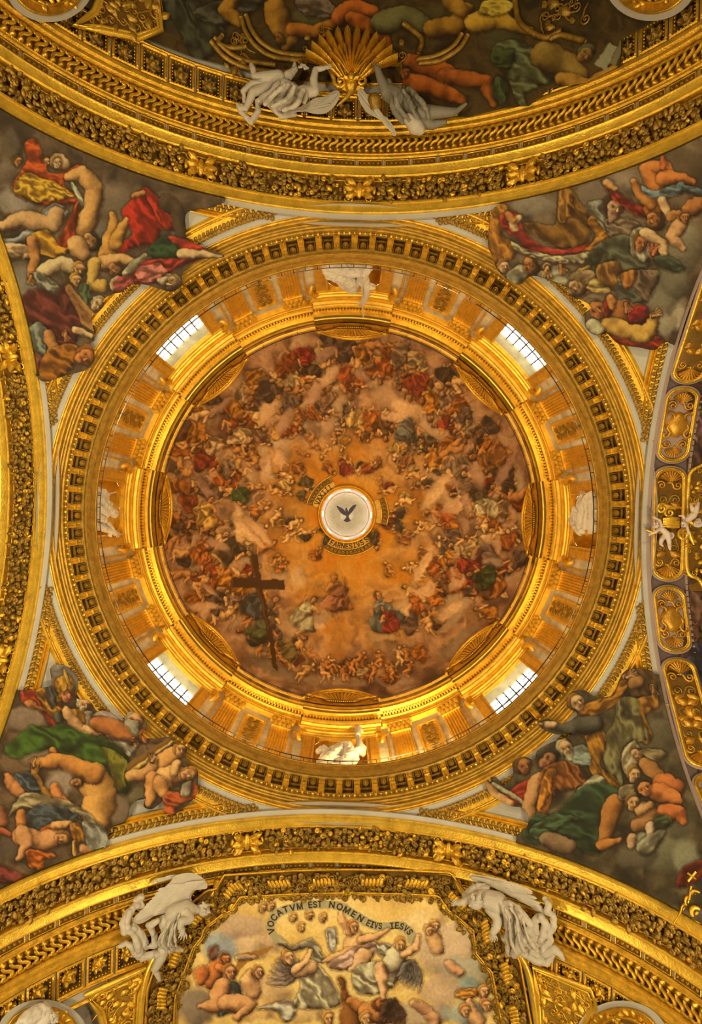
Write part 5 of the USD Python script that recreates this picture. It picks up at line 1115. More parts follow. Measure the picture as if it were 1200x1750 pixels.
L([(690, 290), (670, 330), (640, 335)], [34, 24, 10], (220, 168, 120)); D([(660, 330), (760, 300), (830, 330), (800, 400), (700, 430), (650, 400)], (196, 186, 150), .5, 9); D([(740, 240), (790, 250), (780, 290), (745, 280)], (190, 186, 160)); L([(820, 270), (800, 310)], [34, 44], (206, 192, 156)); L([(840, 280), (880, 260), (890, 215)], [18, 14, 9], (222, 168, 116)); H(822, 248, 26, skin=(222, 168, 112), hair=(190, 130, 56), face=.4); L([(750, 330), (760, 390), (765, 440)], [26, 20, 10], (224, 170, 120)); pt.wing(870 / K + X0, 310 / K + Y0, 50, 1.25, (140, 132, 124), .5, 1)
pt.wing(460 / K + X0, 345 / K + Y0, 60, 2.7, (168, 146, 132), .5, 1); D([(440, 320), (520, 320), (580, 390), (600, 470), (500, 480), (430, 470), (460, 400)], (206, 194, 156), 1.1, 9); L([(450, 340), (490, 330)], [30, 34], (222, 176, 124)); L([(440, 340), (480, 310), (495, 270)], [18, 14, 9], (222, 170, 118)); H(415, 295, 28, skin=(222, 170, 116), hair=(196, 136, 64), face=-.4); D([(300, 480), (420, 450), (440, 500), (400, 530), (370, 490)], (196, 186, 166), .2, 9)
L([(130, 380), (150, 330), (180, 310)], [30, 34, 20], (206, 118, 54)); L([(100, 350), (90, 380)], [30, 20], (200, 110, 52)); L([(160, 330), (200, 345)], [16, 10], (206, 120, 56)); H(185, 300, 24, skin=(200, 120, 60), hair=(120, 60, 26)); D([(120, 260), (160, 250), (150, 300), (125, 300)], (120, 76, 60))
pt.flat(Q([(240, 280), (355, 248), (362, 258), (255, 320), (215, 370), (208, 362)]), (150, 100, 40)); L([(230, 295), (290, 290)], [12, 9], (176, 140, 110)); D([(200, 380), (240, 400), (230, 470), (170, 510), (150, 490)], (84, 96, 92), 1.3, 8); L([(170, 400), (150, 470), (90, 470)], [34, 30, 12], (210, 146, 92)); L([(190, 460), (270, 460), (230, 510)], [36, 30, 18], (212, 152, 98)); H(200, 350, 30, skin=(204, 140, 90), hair=(150, 98, 48)); L([(270, 380), (290, 420), (270, 350)], [34, 26, 14], (216, 160, 108)); H(305, 350, 24, skin=(216, 160, 110), hair=(150, 96, 46))
L([(620, 430), (630, 470), (640, 530)], [14, 24, 44], (140, 84, 34)); L([(612, 380), (620, 440)], [9, 8], (120, 70, 28)); L([(603, 372), (614, 400)], [14, 9], (110, 64, 26)); L([(640, 450), (700, 490), (750, 510)], [16, 26, 36], (190, 118, 58)); L([(700, 490), (800, 500)], [36, 40], (196, 126, 64)); H(755, 468, 30, skin=(170, 98, 48), hair=(110, 58, 24), face=-1.2); pt.wing(800 / K + X0, 450 / K + Y0, 52, 1.15, (96, 66, 46), .6, 1); L([(870, 460), (930, 490), (950, 530)], [14, 22, 26], (216, 158, 112))
L([(1060, 430), (1100, 420)], [20, 18], (222, 150, 50)); D([(1028, 420), (1060, 405), (1112, 412), (1105, 432), (1060, 440), (1032, 440)], (214, 140, 46), 0, 6); L([(1075, 450), (1090, 500), (1110, 530)], [14, 24, 30], (220, 164, 112)); H(1062, 490, 24, skin=(220, 160, 106), hair=(190, 120, 56)); H(1130, 420, 26, skin=(220, 160, 106), hair=(196, 136, 70)); H(1140, 470, 26, skin=(216, 156, 104), hair=(180, 116, 60)); L([(940, 200), (960, 260)], [24, 28], (222, 170, 112)); H(950, 180, 22, skin=(222, 170, 112), hair=(190, 130, 60)); H(930, 195, 20, skin=(222, 170, 112), hair=(190, 130, 60)); L([(1000, 315), (1040, 350)], [16, 20], (206, 148, 108)); H(560, 520, 26, skin=(222, 166, 106), hair=(196, 136, 66)); H(700, 520, 26, skin=(222, 166, 106), hair=(196, 136, 66))
vf = thing('vault_fresco', 'bright yellow fresco of music-making winged figures with a lettered scroll in the carved frame', 'fresco')
finish_patch(vf, 'painted_plaster', P, v, f, back, pt, GAIN['vault'])
# the words on the scroll
q = smooth_line(Q(RIB), 10); sl = np.concatenate([[0], np.cumsum(np.linalg.norm(np.diff(q, axis=0), axis=1))])
def on_rib(s):
    p = np.array([np.interp(s, sl, q[:, 0]), np.interp(s, sl, q[:, 1])]); p2 = np.array([np.interp(s + 2, sl, q[:, 0]), np.interp(s + 2, sl, q[:, 1])]); p1 = np.array([np.interp(s - 2, sl, q[:, 0]), np.interp(s - 2, sl, q[:, 1])])
    t = (p2 - p1); return p, t / np.linalg.norm(t)
def rib_s(x, y): p = Q([(x, y)])[0]; return sl[np.argmin(((q - p) ** 2).sum(1))]
for word, a, b in [('VOCATVM', rib_s(356, 208), rib_s(466, 104)), ('EST', rib_s(487, 101), rib_s(540, 97)), ('NOMEN', rib_s(560, 99), rib_s(688, 155)), ('EIVS', rib_s(700, 162), rib_s(760, 178)), ('IESVS', rib_s(782, 178), rib_s(862, 208))]:
    n = len(word)
    for i, ch in enumerate(word):
        p, t = on_rib(a + (b - a) * (i + .5) / n); gv, gf = glyph(ch, 1.0); nrm = np.array([-t[1], t[0]]) ; w = gv[:, 0].max() - gv[:, 0].min()
        sx_ = min(.80 * (b - a) / n / max(w, .1), 11.0); xy = p + gv[:, :1] * sx_ * t - (gv[:, 1:2] - .5) * 10.5 * nrm
        part(vf, 'letter', (ARCH['bottom'].at(xy[:, 0], xy[:, 1], .165 + gv[:, 2] / .02 * .012), gf), 'lettering_brown', label='letter ' + ch)

# ---- vault beyond the top arch: dark fresco with gilt frames
top_out = [(-30, -30), (1230, -30), (1110, 42), (1062, 68), (1062, 112), (1000, 142), (940, 152), (905, 181), (860, 184), (800, 200), (750, 190), (697, 165), (690, 141), (593, 141), (500, 137), (440, 126), (330, 98), (225, 58), (150, 14), (110, -20)]
P, v, f, back = patch(None, ARCH['top'].at, .13, 1.7, clip_poly(top_out, (-30, -30, 1230, 400)))
pt = Paint(P, 61); pt.ground([(40, 30, 14), (60, 44, 20), (78, 58, 26), (52, 38, 18)], 36, 6)
D = pt.drape; L = pt.limb; H = pt.head; C = pt.cloud
for a in [(330, 30, 60, 40, (56, 54, 40)), (350, 60, 40, 40, (60, 58, 44)), (480, 80, 50, 30, (60, 50, 26)), (540, 30, 50, 26, (78, 72, 40)), (780, 20, 60, 26, (70, 60, 30)), (860, 70, 40, 30, (60, 56, 30)), (700, 110, 40, 30, (66, 42, 20))]: C(*a)
D([(270, 0), (320, -10), (370, 20), (385, 55), (350, 105), (325, 90), (300, 40)], (66, 66, 52), 1.2, 12); D([(330, 20), (400, -5), (450, 0), (420, 30), (370, 45)], (82, 80, 64), .2, 10)
L([(400, 0), (385, 15), (410, 40)], [12, 14, 10], (176, 122, 36)); L([(470, 15), (480, 50), (500, 60), (490, 80)], [22, 20, 16, 10], (168, 116, 36)); H(478, 66, 12, skin=(150, 96, 30), hair=(86, 70, 34), face=2.6); L([(500, 50), (540, 55), (590, 30)], [13, 12, 7], (186, 112, 34)); D([(505, 0), (560, 0), (575, 25), (530, 30)], (120, 100, 84), .2, 7); L([(580, 30), (600, 15), (640, 20)], [16, 18, 12], (190, 96, 26)); L([(600, 30), (650, 55), (668, 95)], [12, 13, 7], (180, 92, 26)); L([(650, 40), (690, 30), (730, 45)], [20, 22, 16], (110, 104, 60)); L([(740, 50), (780, 45), (800, 15)], [18, 18, 12], (160, 112, 30)); L([(810, 40), (850, 30), (870, 40), (905, 52)], [18, 20, 12, 8], (196, 148, 40)); L([(770, 0), (790, 20)], [18, 14], (180, 128, 40)); D([(830, 0), (880, 5), (860, 25), (820, 25)], (206, 172, 60), 0, 6)
D([(840, 85), (880, 68), (930, 90), (980, 100), (960, 130), (900, 160), (900, 182), (885, 178), (870, 140)], (104, 110, 72), .3, 9); L([(930, 95), (960, 110), (990, 130)], [26, 28, 18], (140, 110, 44)); L([(960, 135), (1010, 148), (1050, 118)], [13, 14, 8], (168, 118, 40)); H(1000, 92, 17, skin=(150, 110, 46), hair=(86, 88, 62), face=1.0); pt.flat([(1016, 110), (1042, 72), (1056, 78), (1036, 122)], (152, 146, 120)); pt.flat([(1042, 110), (1060, 70), (1070, 72), (1054, 112)], (120, 112, 84))
L([(700, 105), (740, 120), (770, 125)], [14, 18, 14], (178, 88, 22)); L([(700, 140), (740, 150), (790, 170)], [15, 16, 10], (180, 90, 24)); L([(760, 130), (830, 140), (845, 175)], [14, 14, 10], (164, 82, 22)); D([(840, 90), (880, 85), (870, 120), (845, 110)], (56, 70, 34)); D([(850, 130), (870, 150), (860, 180), (840, 165)], (66, 76, 44)); H(690, 125, 12, skin=(170, 90, 30), hair=(70, 66, 40))
tf = thing('choir_fresco', 'dark brown fresco of figures spilling over gilt frames at the top edge', 'fresco'); finish_patch(tf, 'painted_plaster', P, v, f, back, pt, GAIN['top'])

# ---- strip of painted vault at the right edge
rp = [(1176, 640), (1176, 700), (1172, 1000), (1168, 1105), (1156, 1140), (1160, 1170), (1182, 1240), (1196, 1330), (1225, 1330), (1225, 560), (1190, 600)]
P, v, f, back = patch(None, ARCH['right'].at, .03, 1.6, clip_poly(rp, (1100, 500, 1225, 1400)))
pt = Paint(P, 71); pt.ground([(44, 30, 26), (70, 48, 42), (96, 66, 60)], 30, 7); D = pt.drape
D([(1170, 615), (1200, 600), (1220, 640), (1200, 655), (1182, 640)], (120, 88, 86), .6, 8); D([(1182, 715), (1200, 700), (1220, 740), (1200, 765), (1186, 745)], (150, 108, 100), 1.2, 8); D([(1185, 770), (1205, 750), (1220, 800), (1190, 800)], (86, 56, 54)); pt.limb([(1200, 1075)], [16], (168, 100, 70))
for i in range(12): pt.limb([(1200, 1075), (1200 + 26 * math.cos(2 + i * .3), 1075 + 26 * math.sin(2 + i * .3))], [3, 1.6], (130, 82, 62))
D([(1158, 1140), (1178, 1120), (1200, 1130), (1200, 1190), (1172, 1195), (1155, 1180)], (66, 66, 90), .8, 9); D([(1180, 1110), (1200, 1100), (1215, 1140), (1190, 1150)], (60, 58, 80)); pt.limb([(1196, 1178)], [8], (180, 110, 76)); D([(1178, 1000), (1200, 990), (1200, 1060), (1185, 1050)], (120, 84, 66), 1.4, 8)
rf = thing('transept_fresco', 'strip of purple and brown painted vault at the right edge', 'fresco'); finish_patch(rf, 'painted_plaster', P, v, f, back, pt, GAIN['right'])
# ------------------------------------------------------------------ walls of nave, choir and transepts (they keep the daylight to the windows)
for nm, side in (('choir', 'top'), ('nave', 'bottom'), ('left_transept', 'left'), ('right_transept', 'right')):
    wl = thing('wall_' + nm, 'plain side and end walls of the ' + nm.replace('_', ' '), 'wall', kind='structure'); w_ = ARCH[side].world
    zt = 10.9
    for X in (-9.25, 9.25):
        part(wl, 'side_wall', grid(np.array([[w_(X, 9.2, -1.6), w_(X, 9.2, zt)], [w_(X, 19, -1.6), w_(X, 19, zt)]])), 'dome_shell_plaster')
        part(wl, 'side_wall', grid(np.array([[w_(X, 9.2, zt - .1), w_(X * .985, 9.2, zt + 1.6)], [w_(X, 19, zt - .1), w_(X * .985, 19, zt + 1.6)]])), 'dome_shell_plaster')
    part(wl, 'end_wall', grid(np.array([[w_(-9.3, 17.4, -1.6), w_(-9.3, 17.4, 19)], [w_(9.3, 17.4, -1.6), w_(9.3, 17.4, 19)]])), 'dome_shell_plaster')
    part(wl, 'vault_spring', grid(np.array([[w_(-9.3, 16, 18.8), w_(-9.3, 17.5, 18.8)], [w_(9.3, 16, 18.8), w_(9.3, 17.5, 18.8)]])), 'dome_shell_plaster')

# ------------------------------------------------------------------ carved frame of the bottom vault fresco
FO, FI = np.array(FRAME_OUT, float), np.array(FRAME, float)
ab = ARCH['bottom']
fo = smooth_line(FO, 4); fi = smooth_line(FI, 4)
def resamp(q, n):
    s = np.concatenate([[0], np.cumsum(np.linalg.norm(np.diff(q, axis=0), axis=1))]); t = np.linspace(0, s[-1], n); return np.column_stack([np.interp(t, s, q[:, 0]), np.interp(t, s, q[:, 1])])
NF = 150; fo_, fi_ = resamp(FO, NF), resamp(FI, NF)
cfm = thing('carved_frame', 'heavily carved gilt frame of leaves and flowers round the yellow vault fresco', 'frame')
G = np.stack([ab.at(*(fo_ + (fi_ - fo_) * f).T, h) for f, h in [(0, -.1), (0, .12), (.06, .17), (.12, .13), (.5, .12), (.86, .16), (.9, .24), (.97, .24), (1.0, .15)]], 1)
part(cfm, 'backing', grid(G), 'gold_ground', 30)
for f, h, r in ((.04, .18, .035), (.93, .25, .035), (.985, .22, .03)):
    part(cfm, 'moulding', tube(ab.at(*(fo_ + (fi_ - fo_) * f).T, h), r, 6), 'gold', True)
# broken pieces of ribbed moulding crossing the frame, as in the stepped corners
rg = np.random.default_rng(8)
for c in range(12):
    i = int(NF * (c + .5) / 12); b = MB()
    for j in range(6):
        t_ = min(NF - 1, i + j); p0 = fo_[t_] * .62 + fi_[t_] * .38; p1 = fo_[t_] * .38 + fi_[t_] * .62
        b.add(tube([ab.at(*p0, .22), ab.at(*((p0 + p1) / 2), .28), ab.at(*p1, .24)], [.05, .07, .05], 5))
    part(cfm, 'ribbed_block', b.get(), 'gold', True)
cnt = 0; lo = MB(); pts = []
for i in range(2200):
    t_ = rg.uniform(0, NF - 1.001); k = int(t_); f = rg.uniform(.10, .97); e0 = fo_[k] + (fo_[k + 1] - fo_[k]) * (t_ - k); e1 = fi_[k] + (fi_[k + 1] - fi_[k]) * (t_ - k); p = e0 + (e1 - e0) * f
    if in_view(p) and (not pts or min(np.hypot(*(p - q)) for q in pts) > 4.2): pts.append(p)
for p in pts:
    u, t = ab.uth(*p); sc = rg.uniform(.07, .12); z = rg.random(); rt = rg.uniform(0, 6.28); h = rg.uniform(.12, .25)
    nm, m = ('flower', place(RING_FLOWER if z < .2 else FLOWERS[int(z * 20) % 3], u, t, h, rt, sc)) if z < .4 else ('leaf', place(LEAF, u, t, h, rt, sc * 1.9)) if z < .75 else ('curl', place(spiral(1, 1.4, .3, 14, 4), u, t, h, rt, sc))
    m = ab.warp(m); cnt += 1
    if cnt <= 290: part(cfm, nm, m, 'gold' if z % .1 < .02 else 'gold_old', 50)
    else: lo.add(m)
if lo.n: part(cfm, 'carved_leaves', lo.get(), 'gold_old', 50, None, 'stuff')

# ------------------------------------------------------------------ gilt panels beside the vault frescoes
def field(owner, ar, poly, n, mat, seed, h=.03, big=.3, sp=9.0):
    """scrolls, leaves and flowers scattered over a measured outline"""
    rg = np.random.default_rng(seed); poly = np.asarray(poly, float); lo, hi = poly.min(0), poly.max(0); got = []
    for _ in range(n * 12):
        p = rg.uniform(lo, hi)
        if in_view(p, 20) and inside(p[None], poly)[0] and edge_dist(p[None], poly)[0][0] > sp * .5 and (not got or min(np.hypot(*(p - q)) for q in got) > sp): got.append(p)
        if len(got) >= n: break
    for p in got:
        u, t = ar.uth(*p); z = rg.random(); rt = rg.uniform(0, 6.28); s = rg.uniform(.7, 1.2) * big
        if z < .45: part(owner, 'scroll', ar.warp(place(spiral(.6, 1.6, .2, 22, 5, tail=[(1.2, -1.3, 0), (1.0, -.6, 0)]), u, t, h, rt, s, z < .2)), mat, True)
        elif z < .85: part(owner, 'leaf', ar.warp(place(LEAF, u, t, h, rt, s * 1.3)), mat, 50)
        else: part(owner, 'flower', ar.warp(place(FLOWERS[0], u, t, h, rt, s * .45)), mat, 50)
def framed(name, label, ar, poly, mat_g, prof_w, n, seed, cat='panel', big=.3, hb=0.0, rail='gold_bright', orn='gold'):
    q = np.asarray(poly, float); o = thing(name, label, cat); c = q.mean(0)
    m = slab(q, lambda x, y, h: ar.at(x, y, hb + h), .03); part(o, 'ground', m, mat_g)
    for k, w in ((0.0, .075), (prof_w, .05)):
        d = []
        nq = len(q)
        for i in range(nq):
            e1 = q[i] - q[i - 1]; e2 = q[(i + 1) % nq] - q[i]; n_ = np.array([-e1[1], e1[0]]) / np.hypot(*e1) + np.array([-e2[1], e2[0]]) / np.hypot(*e2); n_ /= max(np.hypot(*n_), .3)
            if (c - q[i]) @ n_ < 0 and k: n_ = -n_
            d.append(q[i] + n_ * k)
        part(o, 'frame_moulding', tube(ar.at(*np.array(d).T, hb + .06), w, 6, closed=True), rail, True)
    field(o, ar, q, n, orn, seed, hb + .05, big); return o
framed('gilt_spandrel', 'gilt triangular panel of scrolls left of the yellow vault fresco', ab, [(146, 1702), (250, 1652), (238, 1700), (232, 1770), (180, 1770), (170, 1730)], 'gold_antique', 7, 46, 3, big=.19)
framed('gilt_spandrel', 'gilt triangular panel of scrolls right of the yellow vault fresco', ab, [(912, 1652), (1010, 1692), (1020, 1720), (990, 1770), (925, 1770), (920, 1700)], 'gold_antique', 7, 46, 4, big=.19)
at_ = ARCH['top']
framed('gilt_spandrel', 'gilt scrolled panel at the top left beside the dark fresco', at_, [(128, 44), (160, 20), (176, -20), (268, -20), (276, 52), (236, 66), (170, 52)], 'gold_ground', 7, 46, 5, orn='gold_antique', hb=.13, big=.22)
for nm, ar, cx, cy, rx, ry, lab in [('round_frame', ab, 72, 1772, 78, 64, 'grey-edged gilt round window frame at the bottom left corner'), ('round_frame', ab, 1062, 1776, 80, 66, 'grey-edged gilt round window frame at the bottom right'),
                                    ('round_frame', at_, 84, -28, 76, 66, 'grey-edged gilt round window frame at the top left'), ('round_frame', at_, 1112, -34, 80, 70, 'grey-edged gilt round window frame at the top right')]:
    o = thing(nm, lab, 'frame'); an = np.linspace(0, 2 * PI, 72, endpoint=False); cs = np.column_stack([np.cos(an), np.sin(an)])
    z0 = .14 if ar is at_ else 0.0; at0 = (lambda a_: (lambda x, y, h: a_.at(x, y, h + (.14 if a_ is at_ else 0.0))))(ar); ring = lambda f: np.array([cx, cy]) + cs * [rx * f, ry * f]
    G = np.stack([at0(*ring(f).T, h) for f, h in [(1.0, .0), (1.0, .10), (.84, .10), (.84, .04)]], 1); part(o, 'grey_ring', grid(G, True), 'grey_stone', 30)
    G = np.stack([at0(*ring(f).T, h) for f, h in [(.85, .04), (.83, .15), (.79, .17), (.75, .12), (.60, .08), (.58, .14), (.53, .14), (.51, .03)]], 1); part(o, 'gilt_ring', grid(G, True), 'gold', 40)
    part(o, 'hollow', slab(ring(.54), lambda x, y, h: at0(x, y, h), .03), 'gold_ground')
    for i in range(40):
        a = 2 * PI * i / 40; p = np.array([cx, cy]) + np.array([math.cos(a) * rx, math.sin(a) * ry]) * .67
        if in_view(p, 8): u, t = ar.uth(*p); part(o, 'leaf', ar.warp(place(LEAF, u, t, .09 + z0, i * .9, .2)), 'gold', 50)
# grey curved ribs that edge the side panels of the bottom vault
rb = thing('curved_rib', 'gilt and grey curved rib left of the yellow vault fresco', 'rib'); rb2 = thing('curved_rib', 'gilt and grey curved rib right of the yellow vault fresco', 'rib')
for o, pl in ((rb, [(372, 1500), (368, 1520), (350, 1545), (300, 1590), (262, 1640), (246, 1690), (238, 1770)]), (rb2, [(780, 1500), (786, 1516), (800, 1535), (840, 1575), (880, 1620), (906, 1670), (920, 1770)])):
    q = smooth_line(np.array(pl, float), 8)
    part(o, 'gilt_moulding', tube(ab.at(*q.T, .08), .10, 6), 'gold_bright', True); q2 = q + [4.5 if o is rb else -4.5, 2]
    part(o, 'grey_edge', tube(ab.at(*q2.T, .06), .05, 5), 'grey_stone', True)
# gilt frames that show through the dark choir fresco
cf_ = thing('choir_moulding', 'old gilt curved frame mouldings over the dark choir fresco', 'moulding')
for pl in ([(360, 70), (382, 96), (410, 112), (450, 122), (500, 124)], [(366, 64), (386, 86), (414, 102), (470, 112)], [(412, 30), (420, 55), (438, 80), (468, 98), (520, 104)], [(420, 26), (430, 52), (448, 74), (478, 90), (526, 96)], [(800, 60), (784, 84), (750, 104), (716, 108)], [(790, 58), (774, 80), (744, 96), (712, 102)], [(690, 40), (720, 66), (716, 90)], [(880, 0), (890, 40), (930, 64), (960, 52)], [(380, 60), (372, 74), (396, 82), (420, 80)], [(1000, 70), (960, 60), (940, 66)]):
    q = smooth_line(np.array(pl, float), 6); part(cf_, 'moulding', tube(at_.at(*q.T, .19), .075, 6), 'gold_old', True)
field(cf_, at_, [(380, 66), (420, 58), (430, 84), (400, 92)], 7, 'gold_old', 9, .16, .22, 8); field(cf_, at_, [(530, 60), (560, 50), (560, 110), (500, 110)], 9, 'gold_old', 10, .16, .2, 8); field(cf_, at_, [(640, 80), (700, 70), (690, 110), (640, 120)], 9, 'gold_old', 12, .16, .2, 8)
field(cf_, at_, [(900, -10), (1010, -10), (1010, 50), (940, 60)], 20, 'gold_old', 13, .16, .24, 8); field(cf_, at_, [(380, 110), (420, 100), (425, 130), (390, 135)], 6, 'gold_old', 14, .16, .2, 7)

# ------------------------------------------------------------------ right transept arch: rows of gilt panels on pinkish stone
ar_ = ARCH['right']; A = arches['right']
part(A, 'mauve_reveal', sweep('right', [(511, .02), (513, .06), (517, .06), (518, -.02)]), 'mauve_stone', 40)
part(A, 'panel_bed', strip('right', 516, 580, -.03), 'plum_ground')
part(A, 'mauve_fillet', sweep('right', [(576, -.02), (576, .03), (580, .03), (580, -.02)]), 'mauve_stone', 40)
part(A, 'outer_bed', strip('right', 579, 760, -.03), 'plum_ground')
tC = T(546.5); HW = .47
def r_u(py, off=546.5): return float(ar_.uth(CX + off * 1.0, py)[0])
SPANS = [('A', 440, 652, 'tall gilt relief panel with a mask, uppermost of the row on the right'), ('B', 664, 788, 'short gilt relief panel with a bulged shield, second from the top on the right'), ('C', 800, 990, 'long gilt relief panel behind the two stone putti on the right'), ('D', 1004, 1114, 'short gilt relief panel with a shield, below the putti on the right'), ('E', 1128, 1312, 'tall gilt relief panel with a winged mask, below the short shield panel on the right'), ('F', 1326, 1500, 'gilt relief panel, lowermost of the row on the right')]
def pan_u(py, px0=1140):
    # the panel row follows the arch: find the place on the row's middle line at this height in the picture
    us = np.linspace(-11, 11, 800); q = topix(ar_(np.stack([us, np.full_like(us, tC), 0 * us], -1))); return float(us[np.argmin(np.abs(q[:, 1] - py))])
C_SCROLL = smooth_line([(.05, -.42), (-.12, -.36), (-.16, -.2), (-.05, -.02), (.0, .1), (-.10, .25), (-.02, .40), (.08, .36), (.06, .28)], 4)
for key, y0, y1, lab in SPANS:
    u0, u1 = sorted((pan_u(y0), pan_u(y1))); o = thing('relief_panel', lab, 'panel'); Lh = (u1 - u0) / 2; uc = (u0 + u1) / 2; wv = ar_.warp
    th = np.linspace(0, PI, 14); rr = HW * .92
    loop = [(uc + Lh - rr * .72 + rr * .72 * math.sin(a), tC - rr * math.cos(a)) for a in th] + [(uc - Lh + rr * .72 - rr * .72 * math.sin(a), tC + rr * math.cos(a)) for a in th]
    loop = np.array(loop)
    from shapely.geometry import Polygon as _Pg
    mm = trimesh.creation.extrude_polygon(_Pg(loop), .04, engine='earcut'); gv = np.array(mm.vertices); gv[:, 2] -= .03
    part(o, 'ground', wv((gv, np.array(mm.faces))), 'mauve_stone' if key in 'BDF' else 'gold_ground')
    for s, r_, h in ((1.0, .06, .05), (.90, .035, .05)):
        lp = (loop - [uc, tC]) * [1 - (1 - s) * HW / Lh, s] + [uc, tC]; part(o, 'frame_moulding', wv(tube(np.column_stack([lp, np.full(len(lp), h)]), r_ * .8, 6, closed=True)), 'gold', True)
    lp = (loop - [uc, tC]) * [1 + .10 * HW / Lh, 1.10] + [uc, tC]; part(o, 'mauve_edge', wv(tube(np.column_stack([lp, np.full(len(lp), .02)]), .045, 5, closed=True)), 'mauve_stone', True)
    for s in (-1, 1):
        e = uc + s * (Lh - .22); part(o, 'shell', wv(place(SHELL, e - s * .20, tC, .03, -s * PI / 2, .30 if key in 'BDF' else .36)), 'gold_panel', 50)
        for w2 in (-1, 1): part(o, 'scroll', wv(place(spiral(.13, 1.5, .26, 20, 5, tail=[(.24, -.26, 0), (.2, -.12, 0)]), e - s * .28, tC + w2 * .24, .04, PI / 2 * w2 * s, 1.0, w2 * s > 0)), 'gold_panel', True)
    if key in 'BDF':
        part(o, 'shield', wv(polar(lambda a: .30 * (1 + .25 * np.abs(np.cos(a)) + .08 * np.cos(4 * a)), lambda q, a: .16 * np.sqrt(np.maximum(1 - q ** 2, 0)) + .03 * np.cos(6 * q), 6, 28)).__class__((wv(place(polar(lambda a: .30 * (1 + .25 * np.abs(np.cos(a)) + .08 * np.cos(4 * a)), lambda q, a: .16 * np.sqrt(np.maximum(1 - q ** 2, 0)), 6, 28), uc, tC, .03)))), 'gold_panel', True)
        for w2 in (-1, 1):
            for s in (1, -1):
                c3 = np.column_stack([C_SCROLL[:, 1] * s * .9 + uc, C_SCROLL[:, 0] * w2 + tC + w2 * .30, np.full(len(C_SCROLL), .10)]); part(o, 'c_scroll', wv(tube(c3, .045, 6)), 'gold_panel', True) if s > 0 else None
    else:
        n = 5 if key != 'A' else 6
        for i in range(n):
            up = uc + (i - (n - 1) / 2) * (2 * Lh - 1.5) / n
            if key == 'C' and abs(i - (n - 1) / 2) < 1.2: continue
            for w2 in (-1, 1): part(o, 'scroll', wv(place(spiral(.16, 1.6, .24, 22, 5, tail=[(.28, -.30, 0), (.24, -.14, 0)]), up, tC + w2 * .19, .05, PI / 2 * w2 + i, 1.0, w2 > 0)), 'gold_panel' if i % 2 else 'gold_old', True); part(o, 'leaf', wv(place(LEAF, up + .1, tC + w2 * .05, .05, w2 * 1.1 + i * PI, .34)), 'gold_panel', 50)
        if key != 'C':
            b = MB(); b.add(ball(.15, uc, tC, .10, 2, (1.2, 1, .9))); b.add(ball(.04, uc - .02, tC - .05, .23, 1)); b.add(ball(.04, uc - .02, tC + .05, .23, 1)); b.add(ball(.035, uc + .04, tC, .25, 1, (1.6, .8, 1)))
            part(o, 'mask', wv(b.get()), 'gold_panel', True)
            for w2 in (-1, 1): part(o, 'mask_wing', wv(place(leaf(.30, .12, .15), uc + .1, tC + w2 * .1, .06, w2 * 1.2 + PI * 0, 1)), 'gold_panel', 50)
# gilt field beyond, at the right edge
rgp = thing('carved_field', 'dense gilt carving beyond the panel row at the right edge', 'carving')
for pl, sd in (([(1180, 806), (1225, 806), (1225, 950), (1176, 980), (1172, 900)], 1), ([(1176, 1000), (1225, 985), (1225, 1010), (1180, 1010)], 2)):
    part(rgp, 'ground', slab(pl, lambda x, y, h: ar_.at(x, y, .02 + h), .03), 'gold_ground')
field(rgp, ar_, [(1172, 800), (1225, 800), (1225, 985), (1172, 985)], 60, 'gold', 21, .08, .16, 5.5)
part(rgp, 'edge_moulding', tube(ar_.at(*smooth_line(np.array([(1215, 770), (1204, 792), (1182, 806), (1177, 830), (1174, 900), (1175, 975), (1196, 992), (1215, 1030)], float), 6).T, .08), .06, 6), 'gold_bright', True)
vs = MB()
# vase-like gilt volute between the putti
gu = thing('gilt_volute', 'gilt ribbed volute and scrolls between the two stone putti at the right', 'ornament')
W_ = lambda x, y, h=.0: ar_.at(x, y, h)
for i in range(4): part(gu, 'rib', tube([W_(1133, 887 + i * 4.4, .16), W_(1147, 886 + i * 4.6, .24), W_(1160, 887 + i * 4.4, .18)], [.05, .07, .05], 6), 'gold_bright', True)
for cx, cy, s in ((1127, 869, 1), (1164, 914, 1.3), (1140, 876, 1.0), (1124, 903, .9)):
    u, t = ar_.uth(cx, cy); part(gu, 'scroll', ar_.warp(place(spiral(.16 * s, 1.5, .3, 22, 6, tail=[(.3, -.3, 0), (.24, -.12, 0)]), u, t, .12, cx)), 'gold_bright', True)

# ------------------------------------------------------------------ figures in stucco: joints in the picture, with height above the vault and radius
def hull_chain(js, fn, seg=14):
    out = []
    S = []
    for (x, y, h, r) in js:
        c = fn(x, y, h); S.append(m3.Manifold.sphere(max(r * c[2] / F, .012), seg).translate([float(q) for q in c]))
    if len(S) == 1: return S
    return [m3.Manifold.batch_hull([a, b]) for a, b in zip(S[:-1], S[1:])]
def solid(chains, fn, length=.05, it=8, folds=0.0, seed=0, fscale=3.0):
    parts_ = []
    for c in chains: parts_ += hull_chain(c, fn)
    m = m3.Manifold.batch_boolean(parts_, m3.OpType.Add).refine_to_length(length)
    me = m.to_mesh(); t = trimesh.Trimesh(np.array(me.vert_properties[:, :3]), np.array(me.tri_verts), process=True)
    trimesh.smoothing.filter_taubin(t, iterations=it)
    v = np.array(t.vertices)
    if folds:
        n = np.array(t.vertex_normals); w = fbm(v * fscale * .5 + seed, 3, seed); v = v + n * (folds * np.sin(9 * w * fscale + seed))[:, None]
    return v, np.array(t.faces)
